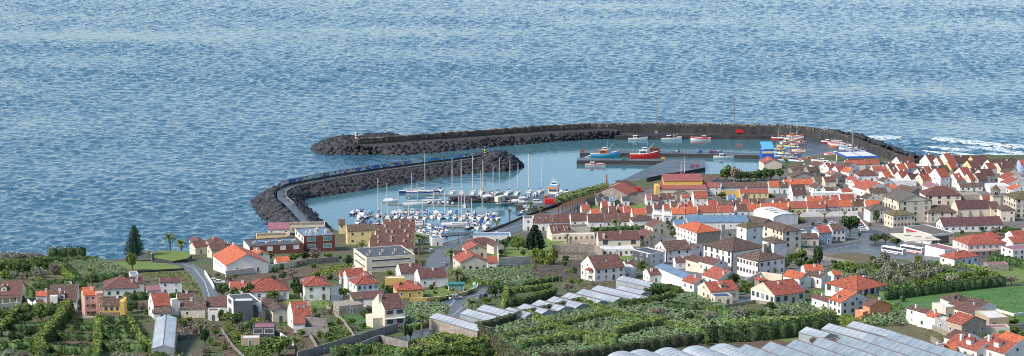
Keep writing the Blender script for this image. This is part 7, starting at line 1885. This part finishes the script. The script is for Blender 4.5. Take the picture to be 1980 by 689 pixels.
sb(803, 398, 353, .05, 14, 'hw', cover='canw', label='long white sailing yacht moored alongside left of the groyne pontoon'); sb(836, 391, 375, .05, 12, 'hw', cover='canw', label='white motor sailer moored between schooner and long yacht')
sb(815, 437, 385, .02, 10, 'hw', cover='canw', label='white sailing yacht moored alongside left on the near pontoon'); sb(882, 438, 380, .03, 16, 'hw', cover='canv', label='longest white sailing yacht alongside the near pontoon'); sb(736, 436, 392, .04, 9, 'hb', cover='canv', label='dark sailing boat with blue cover left on the near pontoon')
def mrow(xs, y0, y1, flip=False, Ls=(5.5, 7.5)):
    for i, x in enumerate(xs):
        y = y0+(y1-y0)*(x-xs[0])/(xs[-1]-xs[0])+random.uniform(-1, 1)
        st = random.choice([0, 0, 0, 1, 1, 2]); top = random.choice(['hw', 'hw', 'canv', 'canv', 'canw', 'black', 'lbl', 'canw']); hl = random.choice(['hw']*8+['hb', 'lbl'])
        motorboat(x, y, (1.57 if not flip else -1.57)+random.uniform(-.2, .2), random.choice([6.5, 7.5, 8.5]), hl, top, st)
mrow([690, 700, 716, 761, 773, 785, 797, 808, 820, 832, 844, 856, 869, 883, 905, 918, 944, 955], 411, 415)
mrow([694, 708, 766, 779, 792, 806, 822, 835, 850, 866, 880, 897, 912, 926, 940, 952, 962], 422, 425, True)
mrow([692, 704, 716, 752, 765, 779, 793, 905, 917, 930, 944], 433, 434)
mrow([760, 775, 830, 845, 858, 905, 922, 938], 443, 443, True)
mrow([800, 810, 820, 831, 842, 852, 863], 449, 449, Ls=(4, 5)); mrow([804, 816, 828, 840, 851, 862], 457, 457, True)
for i, x in enumerate([820, 829, 838, 848, 857, 866, 875]): motorboat(x, 394+random.uniform(-1, 1), 1.5+random.uniform(-.5, .5), 4.5, random.choice(['hg', 'hg', 'hred', 'hb']), 'hw', 2)
motorboat(852, 370, 1.4, 8, 'hw', 'canv', 0); motorboat(948, 378, 1.2, 5.5, 'hred', 'hred', 1, label='small red dinghy at the northern pontoon'); motorboat(755, 391, 0, 9, 'hw', 'canw', 1, label='white covered launch at the left end of the groyne pontoon')
motorboat(806, 431, 1.57, 6.5, 'org', 'org', 0, label='orange and red pilot boat on the near pontoon'); motorboat(700, 417, 1.5, 12, 'hw', 'canv', 0, label='large white motor cruiser with blue bimini at the left pontoon end')
motorboat(684, 414, 1.3, 8.5, 'hb', 'canw', 1, label='dark hulled boat at the far left end of the middle pontoon')
# in the yard, on the hard
for (x, y, rz, L, hl, tp, st) in [(1012, 385, .2, 6, 'hw', 'canw', 1), (1000, 391, .1, 7, 'hw', 'canw', 1), (1012, 392.5, .15, 6, 'hw', 'hw', 2), (1037, 377, 1.2, 7, 'hw', 'canw', 1), (1056, 380, 1.4, 5, 'org', 'org', 1), (1078, 379, 1.3, 6, 'hw', 'hw', 0), (1022, 381, 1.5, 5, 'hb', 'lbl', 0), (1096, 374, 1.3, 8, 'hw', 'canv', 0), (1085, 372, 1.5, 6, 'hw', 'hw', 1), (1025, 401, .1, 8, 'hw', 'canw', 2), (945, 383, .05, 8, 'hw', 'canw', 1), (940, 381.5, 0, 7, 'hw', 'hw', 2)]:
    motorboat(x, y, rz, L, hl, tp, st, z=3.0 if x > 990 else 2.3, label=None)
# tour boat
e = boat_root('tour_boat', zp(1071, 375, 0), 1.45); Lb = 17
link('hull', hull_mesh(Lb, 6.5, 2.2, 'hw', 'org', 'deckw'), e)
link('saloon', MB().box(-6.5, -2.7, 1.7, 4, 2.7, 4.2, 'hw').box(-6.56, -2.3, 2.4, -6.5, 2.3, 3.6, 'pane').box(-6.3, -2.76, 2.5, 3.6, -2.7, 3.7, 'pane').mesh('saloon'), e)
link('upper_deck', MB().box(-6.9, -3.0, 4.2, 4.4, 3.0, 4.75, 'org').box(-5.5, -2.4, 4.75, 1, 2.4, 5.1, 'lbl').mesh('upper_deck'), e)
link('wheelhouse', cabin_mesh(3.2, 4.4, 2.2), e, (2.0, 0, 4.76)); link('mast', MB().tube((1, 0, 6.8), (1, 0, 12), .25, .08, 'mast', 6).box(.9, -1.6, 8.2, 1.1, 1.6, 8.4, 'mast').mesh('mast'), e)
tag(e, 'white and orange tour boat with upper deck beside the marina yard', 'tour boat')
# marina shed canopy (fuel / boathouse) beside the road
e = boat_root('boathouse', gp(872, 470), 0); zq = e.location.z+4.6
cp = [zp(852, 459, zq), zp(905, 455, zq), zp(916, 449.5, zq), zp(858, 453, zq)]
lo = [p-e.location for p in cp]; link('roof', MB().hexa(lo, [p+Vector((0, 0, .5)) for p in lo], 'R_k').mesh('roof'), e)
for u in (.02, .25, .5, .75, .98):
    for v_ in (.1, .9):
        p = lo[0].lerp(lo[1], u).lerp(lo[3].lerp(lo[2], u), v_); link('column', MB().tube((p.x, p.y, -3), (p.x, p.y, p.z), .16, .16, 'hw', 6).mesh('column'), e)
tag(e, 'open boathouse with long dark flat roof beside the marina road', 'boathouse')
H(832, 836, 856, 463, 3.4, 12, 'F', 'lb', 'w', d=8, label='small white kiosk with pale roof left of the boathouse', kind='kiosk')
# fishing port
fb = fishing_boat
fb(1170, 306, .05, 19, 'teal', 'lbl', 'org', big=True, mast=9, label='large teal trawler with orange wheelhouse at the pier', name='trawler'); fb(1247, 306.5, .03, 19, 'hred', 'hred', 'hw', big=True, mast=9, label='large red trawler with white wheelhouse at the pier', name='trawler')
fb(1143, 306, .05, 8, 'org', 'hw', 'lbl', label='small orange fishing boat left of the teal trawler', mast=3); fb(1151, 322, -.05, 13, 'hw', 'hred', 'hw', label='white boat with red gunwale moored in front of the near pier', mast=1.5)
fb(1234, 270.5, .05, 14, 'hw', 'hw', 'hw', label='white open boat at the outer quay, leftmost of three', mast=2); fb(1299, 270.5, .04, 14, 'hw', 'hw', 'hg', label='white and grey boat at the outer quay, middle of three', mast=4); fb(1355, 271, 3.1, 14, 'hw', 'hred', 'hred', label='white and red boat at the outer quay, right of three', mast=2)
fb(1401, 306.5, .04, 14, 'hw', 'hw', 'hw', label='white boat behind the pier, left of the blue ice house', mast=1.5); fb(1458, 306.5, .04, 7.5, 'hw', 'hw', 'hw', label='small white boat beside the blue ice house', mast=1.5)
FB = [(1520, 262, 'hred', 'hw'), (1530, 266, 'hw', 'hred'), (1512, 270, 'hred', 'hw'), (1533, 272, 'hred', 'hw'), (1514, 277, 'hw', 'yel'), (1532, 279, 'hw', 'hred'), (1510, 284, 'hw', 'yel'), (1530, 286, 'lbl', 'yel'), (1508, 291, 'lbl', 'yel'), (1532, 293, 'hw', 'org'),
      (1506, 298, 'lbl', 'hw'), (1530, 300, 'lbl', 'org'), (1504, 305, 'lbl', 'hw'), (1528, 307, 'teal', 'hw'), (1555, 309, 'hw', 'hred'), (1516, 312, 'lbl', 'hw'), (1542, 314, 'teal', 'hw'), (1524, 256, 'hw', 'hw')]
for i, (x, y, hl, st) in enumerate(FB): fb(x+random.uniform(-9, 12), y, random.choice([0.05, 3.1])+random.uniform(-.45, .45), random.choice([9, 10, 12]), hl, st, random.choice(['hw', 'hw', 'hw', 'lbl', 'org', 'yel']), z=2.95, mast=random.uniform(3, 8), roofk=random.choice(['hw', 'org', 'hred', 'yel']))
for (x, y, hl, st) in [(1605, 277, 'hred', 'hw'), (1618, 279, 'hw', 'hred'), (1622, 284, 'org', 'hw'), (1636, 284, 'lbl', 'org'), (1640, 289, 'hw', 'lbl'), (1650, 292, 'hw', 'lbl'), (1660, 296, 'hw', 'hb'), (1610, 300, 'hw', 'hred'), (1585, 314, 'hw', 'hw'), (1600, 318, 'hw', 'hw')]:
    fb(x, y, random.uniform(-.25, .1)+3.1*random.choice([0, 1]), random.choice([9, 11, 12]), hl, st, 'hw', z=2.95, mast=random.uniform(2, 4))
# beacons and masts
def beacon(px, py, hpx, z, ks, label):
    P = zp(px, py, z); Hh = hpx/scl(P); e = link('beacon', None, loc=P); q = MB(); n = 6
    for i in range(n): q.tube((0, 0, Hh*.85*i/n), (0, 0, Hh*.85*(i+1)/n), .75, .75, ks[i % 2], 10)
    link('tower', q.mesh('tower'), e); link('lantern', MB().tube((0, 0, Hh*.85), (0, 0, Hh), .45, .3, 'paneg', 8).mesh('lantern'), e); tag(e, label, 'beacon')
beacon(689, 270, 17, 7.5, ('red', 'hw'), 'red and white striped harbour beacon on the outer breakwater head')
beacon(938, 301, 18, 6.5, ('yel', 'black'), 'yellow and black striped harbour beacon on the inner breakwater head')
mast_pole(1269, 257, 192, 2.9, 'tall floodlight mast on the outer quay, left of two'); mast_pole(1419, 257, 193, 2.9, 'tall floodlight mast on the outer quay, right of two')
mast_pole(1648, 297, 238, 2.9, 'floodlight mast beside the blue edged market canopy'); mast_pole(1173, 372, 337, 3.2, 'rusty chimney pole beside the palm avenue', .55, 'rust', False, False)
mast_pole(1324, 334, 301, 2.6, 'white signal mast on the pier platform', .2, 'hw', False, False); mast_pole(1317, 334, 312, 2.6, 'shorter white mast on the pier platform', .2, 'hw', False, False)
mast_pole(1527, 300, 245, 3.3, 'crane mast among the beached fishing boats', .25, 'conc', False, False)
for a in [(227, 505, 34), (302, 489, 24), (310, 488, 24), (95, 505, 26), (1000, 402, 26), (897, 470, 42), (1463, 350, 30), (858, 522, 34), (1082, 545, 14), (964, 592, 30), (368, 520, 26), (1586, 312, 20), (735, 645, 16), (627, 690, 16)]: lamp_post(*a, arm=False)
for x, y, hp in [(150, 610, 30), (250, 600, 28), (330, 610, 26), (437, 600, 34), (500, 600, 28), (548, 590, 30), (655, 600, 30), (735, 600, 30), (690, 655, 26), (775, 620, 30), (940, 560, 30), (1068, 560, 26), (1090, 545, 22), (1298, 540, 26), (1360, 560, 24), (1447, 560, 26), (1545, 560, 26), (1660, 500, 26), (1716, 480, 24), (1829, 640, 34), (1890, 625, 26), (1895, 655, 26), (1740, 600, 26), (1800, 500, 24), (1700, 455, 22), (1622, 430, 24), (1238, 460, 20), (1186, 420, 16)]:
    lamp_post(x, y, hp, arm=False, cat='utility pole', name='utility_pole')
# vehicles
car(883, 578, .15, 'car_g', 'silver pickup truck at the road junction'); car(935, 578, 1.3, 'car_k', 'dark blue van with red lights on the road', van=True)
car(792, 570, .1, 'car_w', 'white car in the drive of the yellow bungalow'); car(860, 514, 1.3, 'car_g', 'silver car on the road below the marina'); car(1039, 393, .15, 'car_w', 'white minibus parked in the marina yard', van=True)
car(1550, 452, .05, 'car_w', 'white van at the left of the car park', van=True)
random.seed(5)
for i, x in enumerate([1585, 1588, 1592, 1596, 1600]): car(x, 436+i*3.2, .1, random.choice(['car_w', 'car_lb', 'car_r', 'car_w', 'car_g']))
for i, x in enumerate([1610, 1616, 1622, 1628]): car(x, 434+i*3.0, .12, random.choice(['car_k', 'car_g', 'car_b', 'car_w']))
for i, x in enumerate([1662, 1664, 1666, 1668, 1671]): car(x, 433+i*3.5, .1, ['car_r', 'car_r', 'car_b', 'car_w', 'car_w'][i])
for x, y in [(1012, 412), (1004, 418), (1022, 407), (1032, 402), (948, 456), (962, 454), (800, 488), (835, 487), (1330, 462), (1311, 458), (1440, 552), (1300, 452)]: car(x, y, .9, random.choice(['car_w', 'car_g', 'car_b', 'car_w']))
for x, y in [(694, 479), (706, 479), (415, 545), (425, 548), (1557, 567), (700, 590)]: car(x, y, .2, random.choice(['car_w', 'car_g', 'car_k']))
def truck(px, py, rz, z, kc, kb, label):
    e = link('truck', None, loc=zp(px, py, z), rz=rz)
    link('cab', MB().hexa([(1.8, -1.1, .6), (3.6, -1.1, .6), (3.6, 1.1, .6), (1.8, 1.1, .6)], [(1.8, -1.05, 2.6), (3.1, -1.05, 2.6), (3.1, 1.05, 2.6), (1.8, 1.05, 2.6)], kc).box(3.62, -.9, 1.5, 3.64, .9, 2.2, 'pane').mesh('cab'), e)
    link('cargo_box', MB().box(-3.4, -1.2, .9, 1.7, 1.2, 3.0, kb).mesh('cargo_box'), e)
    for sx in (-2.2, 2.6):
        for sy in (-1.0, 1.0): w = link('wheel', _wh, e, (sx, sy, .45)); w.scale = (1.5, 1.5, 1.5)
    tag(e, label, 'truck')
truck(1432, 259, .05, 2.9, 'car_r', 'red', 'red box truck on the outer quay beside the right floodlight mast'); truck(1325, 254.5, .05, 2.9, 'car_r', 'grn', 'small red and green truck on the outer quay')
truck(1266, 294, .05, 2.45, 'rust', 'rust', 'rust brown truck on the pier behind the red trawler')
def bus(px, py, rz, label, stripe):
    P = gp(px, py); e = link('bus', None, loc=P+Vector((0, 0, .08)), rz=rz)
    q = MB(); q.box(-6, -1.25, .4, 6, 1.25, 1.55, 'car_w'); q.box(-5.96, -1.22, 1.55, 5.96, 1.22, 2.6, 'pane'); q.box(-6, -1.25, 2.6, 6, 1.25, 3.05, 'car_w')
    for x in (-6, 5.7): q.box(x, -1.26, 1.55, x+.3, 1.26, 2.6, 'car_w')
    link('body', q.mesh('body'), e); link('roof_unit', MB().box(-2, -.8, 3.05, 2, .8, 3.3, 'hw').mesh('roof_unit'), e)
    link('stripe', MB().box(-5.5, -1.275, .8, 5.5, -1.255, 1.1, stripe).mesh('stripe'), e)
    for sx in (-3.8, 3.6):
        for sy in (-1.1, 1.1): w = link('wheel', _wh, e, (sx, sy, .5)); w.scale = (1.6, 1.6, 1.6)
    for sy in (-.8, .8): link('taillight', _tl, e, (6.01, sy, .9))
    tag(e, label, 'bus')
bus(1728, 491, -.80, 'white bus with blue stripe, left of the two parked buses', 'canv'); bus(1764, 489, -.80, 'white coach with red stripe, right of the two parked buses', 'hred')
e = link('container', None, loc=zp(1064, 393, 2.9), rz=.1); link('shell', MB().box(-3.2, -1.2, 0, 3.2, 1.2, 2.4, 'red').mesh('shell'), e); link('door_frame', MB().box(3.2, -1.2, 0, 3.25, 1.2, 2.4, 'hred').mesh('door_frame'), e); tag(e, 'bright red container in the marina yard', 'container')
e = link('cabin', None, loc=zp(966, 389, 2.9), rz=.9); link('shell', MB().box(-3, -1.3, 0, 3, 1.3, 2.8, 'c').mesh('shell'), e); link('door', winmesh(.9, 2.0, 'frame', 'door'), e, (0, -1.3, 0)); tag(e, 'cream cabin standing at the left edge of the marina yard', 'cabin')
# nets and crates on the piers
for i, (x, y, k) in enumerate([(1125, 292, 'hred'), (1208, 309, 'grn'), (1204, 309, 'grn'), (1280, 308, 'yel'), (1302, 293, 'lbl'), (1308, 293.5, 'yel'), (1350, 294, 'lbl'), (1355, 294, 'grn'), (1372, 295, 'rust'), (1380, 295, 'hred'), (1390, 295, 'yel'), (1335, 322, 'hred'), (1345, 322, 'hred'), (1318, 337, 'hred')]):
    e = link('fishing_gear', None, loc=zp(x, y, 2.45 if y < 300 else 2.62)); q = MB()
    for j in range(4): xx, yy = random.uniform(-1, 1), random.uniform(-.6, .6); q.box(xx, yy, 0, xx+random.uniform(.6, 1.4), yy+.8, random.uniform(.6, 1.4), k if j % 2 == 0 else 'canv')
    link('crates', q.mesh('crates'), e); tag(e, f'{ {"hred": "red", "grn": "green", "yel": "yellow", "lbl": "light blue", "rust": "rusty brown"}[k]} and blue pile of fishing gear on the pier', 'fishing gear', 'fishing gear on the piers')
# swimming pool
e = link('swimming_pool', None, loc=zp(1134, 474.5, hgt(gp(1110, 470)[1])+.25))
mat('pool', (0.05, 0.25, 0.55), rough=.1)
link('water', MB().box(-3.4, -3, .02, 3.4, 3, .1, 'pool').mesh('water'), e); q = MB(); q.box(-3.8, -3.4, 0, 3.8, -3.01, .16, 'w'); q.box(-3.8, 3.01, 0, 3.8, 3.4, .16, 'w'); q.box(-3.8, -3.01, 0, -3.41, 3.01, .16, 'w'); q.box(3.41, -3.01, 0, 3.8, 3.01, .16, 'w'); link('rim', q.mesh('rim'), e); tag(e, 'small blue swimming pool on the tiled terrace', 'swimming pool')
# kiosk / bus shelter at the junction
e = link('bus_shelter', None, loc=gp(882, 562), rz=.05); q = MB()
q.box(-3, -1.5, 0, 3, 1.5, .2, 'w')
q.box(-3, 1.3, .2, 3, 1.5, 2.6, 'w'); q.box(-3, -1.5, .2, -2.8, 1.3, 2.6, 'w'); q.box(2.8, -1.5, .2, 3, 1.3, 2.6, 'w'); link('frame', q.mesh('frame'), e)
link('glazing', MB().box(-2.8, -1.45, .6, 2.8, -1.4, 2.4, 'paneg').mesh('glazing'), e); link('roof', MB().box(-3.3, -1.8, 2.6, 3.3, 1.8, 3.0, 'doorg').mesh('roof'), e); tag(e, 'small white shelter with green roof inside the yellow wall', 'shelter')
e = link('sign_board', None, loc=gp(917, 563)); link('board', MB().box(-.5, -.15, .3, .5, .15, 3.4, 'hw').box(-.5, -.17, 1.2, .5, -.152, 2.4, 'lbl').mesh('board'), e); link('foot', MB().box(-.7, -.3, -.5, .7, .3, .3, 'conc').mesh('foot'), e); tag(e, 'white and blue upright sign board at the road junction', 'sign')
for x, y in [(870, 588), (877, 592)]:
    e = link('road_sign', None, loc=gp(x, y)); link('pole', MB().tube((0, 0, -.3), (0, 0, 2.4), .05, .05, 'metal', 6).mesh('pole'), e); link('plate', MB().tube((0, -.06, 2.2), (0, -.02, 2.2), .45, .45, 'hw' if x < 875 else 'lbl', 12).mesh('plate'), e); tag(e, f'round {"white" if x < 875 else "blue"} road sign at the junction', 'road sign')

# ================================================================ labels: say which one
LM = [(30, 585, 'large left-edge house'), (115, 590, 'dormered white house'), (175, 590, 'pink house'), (230, 560, 'wide bungalow'), (60, 650, 'walled lower-left orchard'), (190, 660, 'lower-left hedges'), (290, 645, 'lower-left plastic greenhouse'), (310, 600, 'steep rusty roof'),
      (60, 515, 'coastal thicket'), (180, 520, 'coastal banana plot'), (261, 500, 'Norfolk pine'), (330, 492, 'seaside lawn'), (405, 540, 'curving road'), (410, 480, 'seaside villa'), (470, 510, 'orange gabled house'), (530, 480, 'brown brick row'), (610, 470, 'brown brick block'),
      (500, 560, 'broad hipped roof'), (470, 600, 'modern white villa'), (505, 640, 'maroon garage'), (585, 600, 'skylight house'), (600, 555, 'hillside garage house'), (700, 550, 'green-shuttered house'), (690, 620, 'green crop field'), (760, 610, 'cream balcony house'), (780, 560, 'yellow bungalow'),
      (745, 510, 'flat cream office'), (760, 460, 'terraced brown roofs'), (700, 455, 'yellow harbour house'), (580, 400, 'breakwater elbow'), (830, 535, 'brown-roofed white house'), (830, 610, 'junction banana plot'), (860, 670, 'wild lower slope'), (910, 590, 'road junction'), (915, 500, 'orange villas'),
      (870, 480, 'marina road'), (1020, 480, 'garden lawn'), (1100, 455, 'pool villa'), (1030, 390, 'marina yard'), (1090, 395, 'palm avenue'), (1100, 425, 'brown-roofed avenue row'), (1190, 380, 'palm avenue warehouses'), (1190, 460, 'long cream house'), (1165, 530, 'porch house'), (1050, 530, 'bare earth slope'),
      (1020, 570, 'square hedges'), (1060, 600, 'sawtooth greenhouse'), (1060, 650, 'left banana field'), (1250, 600, 'upper banana field'), (1300, 650, 'middle banana field'), (1450, 620, 'right banana field'), (1250, 495, 'dark slate house'), (1310, 495, 'framed white house'), (1310, 530, 'pale blue shed'),
      (1300, 405, 'market-side old town'), (1330, 360, 'pink-roofed harbour hall'), (1370, 440, 'orange hipped stone house'), (1400, 405, 'long orange row'), (1450, 360, 'harbour-side trees'), (1400, 550, 'convent garden'), (1420, 490, 'arched convent hall'), (1480, 500, 'convent wing'), (1510, 415, 'vaulted hall'),
      (1540, 365, 'skylight old town house'), (1600, 395, 'car park wall'), (1610, 435, 'car park'), (1600, 455, 'blue grey house'), (1600, 340, 'dark stone barn'), (1650, 310, 'market canopy'), (1680, 350, 'broad red gable'), (1700, 410, 'grey-roofed white house'), (1700, 465, 'bus yard roundabout'), (1750, 480, 'parked buses'),
      (1690, 530, 'silver thicket'), (1820, 530, 'silver thicket end'), (1650, 550, 'rust red arcaded house'), (1500, 575, 'long red roof'), (1540, 530, 'vivid orange gable'), (1700, 605, 'salmon house'), (1550, 650, 'ploughed earth'), (1640, 650, 'white tunnels'), (1790, 620, 'white lane row'), (1870, 600, 'old farm roofs'),
      (1870, 640, 'tan house'), (1920, 670, 'bottom right houses'), (1960, 645, 'bottom right gardens'), (1850, 575, 'bright green field'), (1800, 460, 'bus station'), (1900, 480, 'pale pink villa'), (1965, 490, 'right-edge flat villa'), (1870, 440, 'purple-roofed long building'), (1880, 410, 'church nave'), (1820, 400, 'chapel'),
      (1760, 400, 'tall grey-roofed gable'), (1820, 375, 'smooth brown roof'), (1880, 375, 'roofless church ruin'), (1925, 380, 'bell tower'), (1970, 400, 'right-edge mossy building'), (1770, 330, 'pale flat roofs'), (1830, 310, 'tall surf-side gables'), (1860, 340, 'surf-side lower row'), (1930, 320, 'surf-side brown row'), (1950, 350, 'right-edge red gables'),
      (1515, 285, 'beached fishing fleet'), (1635, 285, 'boats by the seawall'), (820, 375, 'schooner'), (880, 372, 'far pontoon'), (960, 372, 'far pontoon end'), (1020, 372, 'yard edge'), (710, 418, 'left pontoon end'), (790, 418, 'middle pontoon'), (880, 420, 'east middle pontoon'), (940, 418, 'gangway'), (720, 436, 'near pontoon left end'),
      (780, 440, 'near pontoon'), (920, 440, 'near pontoon right end'), (830, 452, 'dinghy pontoon'), (850, 392, 'rock groyne'), (1640, 600, 'orange cream-gabled house'), (930, 550, 'villa banana plot')]
def wc(s): return len(s.split())
NUM = ['leftmost', 'second from left', 'third from left', 'fourth from left', 'fifth from left', 'sixth from left', 'seventh from left', 'eighth from left', 'ninth from left', 'tenth from left']
ordn = lambda i: NUM[i] if i < 10 else f'{i+1}th from left'
groups = {}
for o, pos, near in TAGGED:
    P = Vector(pos) if pos else Vector(o.location); px, py = proj(P); o_lab = o['label']
    if near:
        nm = min(LM, key=lambda l: (l[0]-px)**2 + 4*(l[1]-py)**2)[2]
        o_lab = f'{o_lab} by the {nm}'
        o['label'] = o_lab
    groups.setdefault(o['label'], []).append((px, py, o))
for lb, lst in groups.items():
    if len(lst) < 2: continue
    lst.sort(key=lambda t: t[0])
    for i, (_, _, o) in enumerate(lst): o['label'] = (f'{lb}, {ordn(i)}' if len(lst) > 2 else f'{lb}, {["left", "right"][i]} one')
bpy.context.view_layer.update()
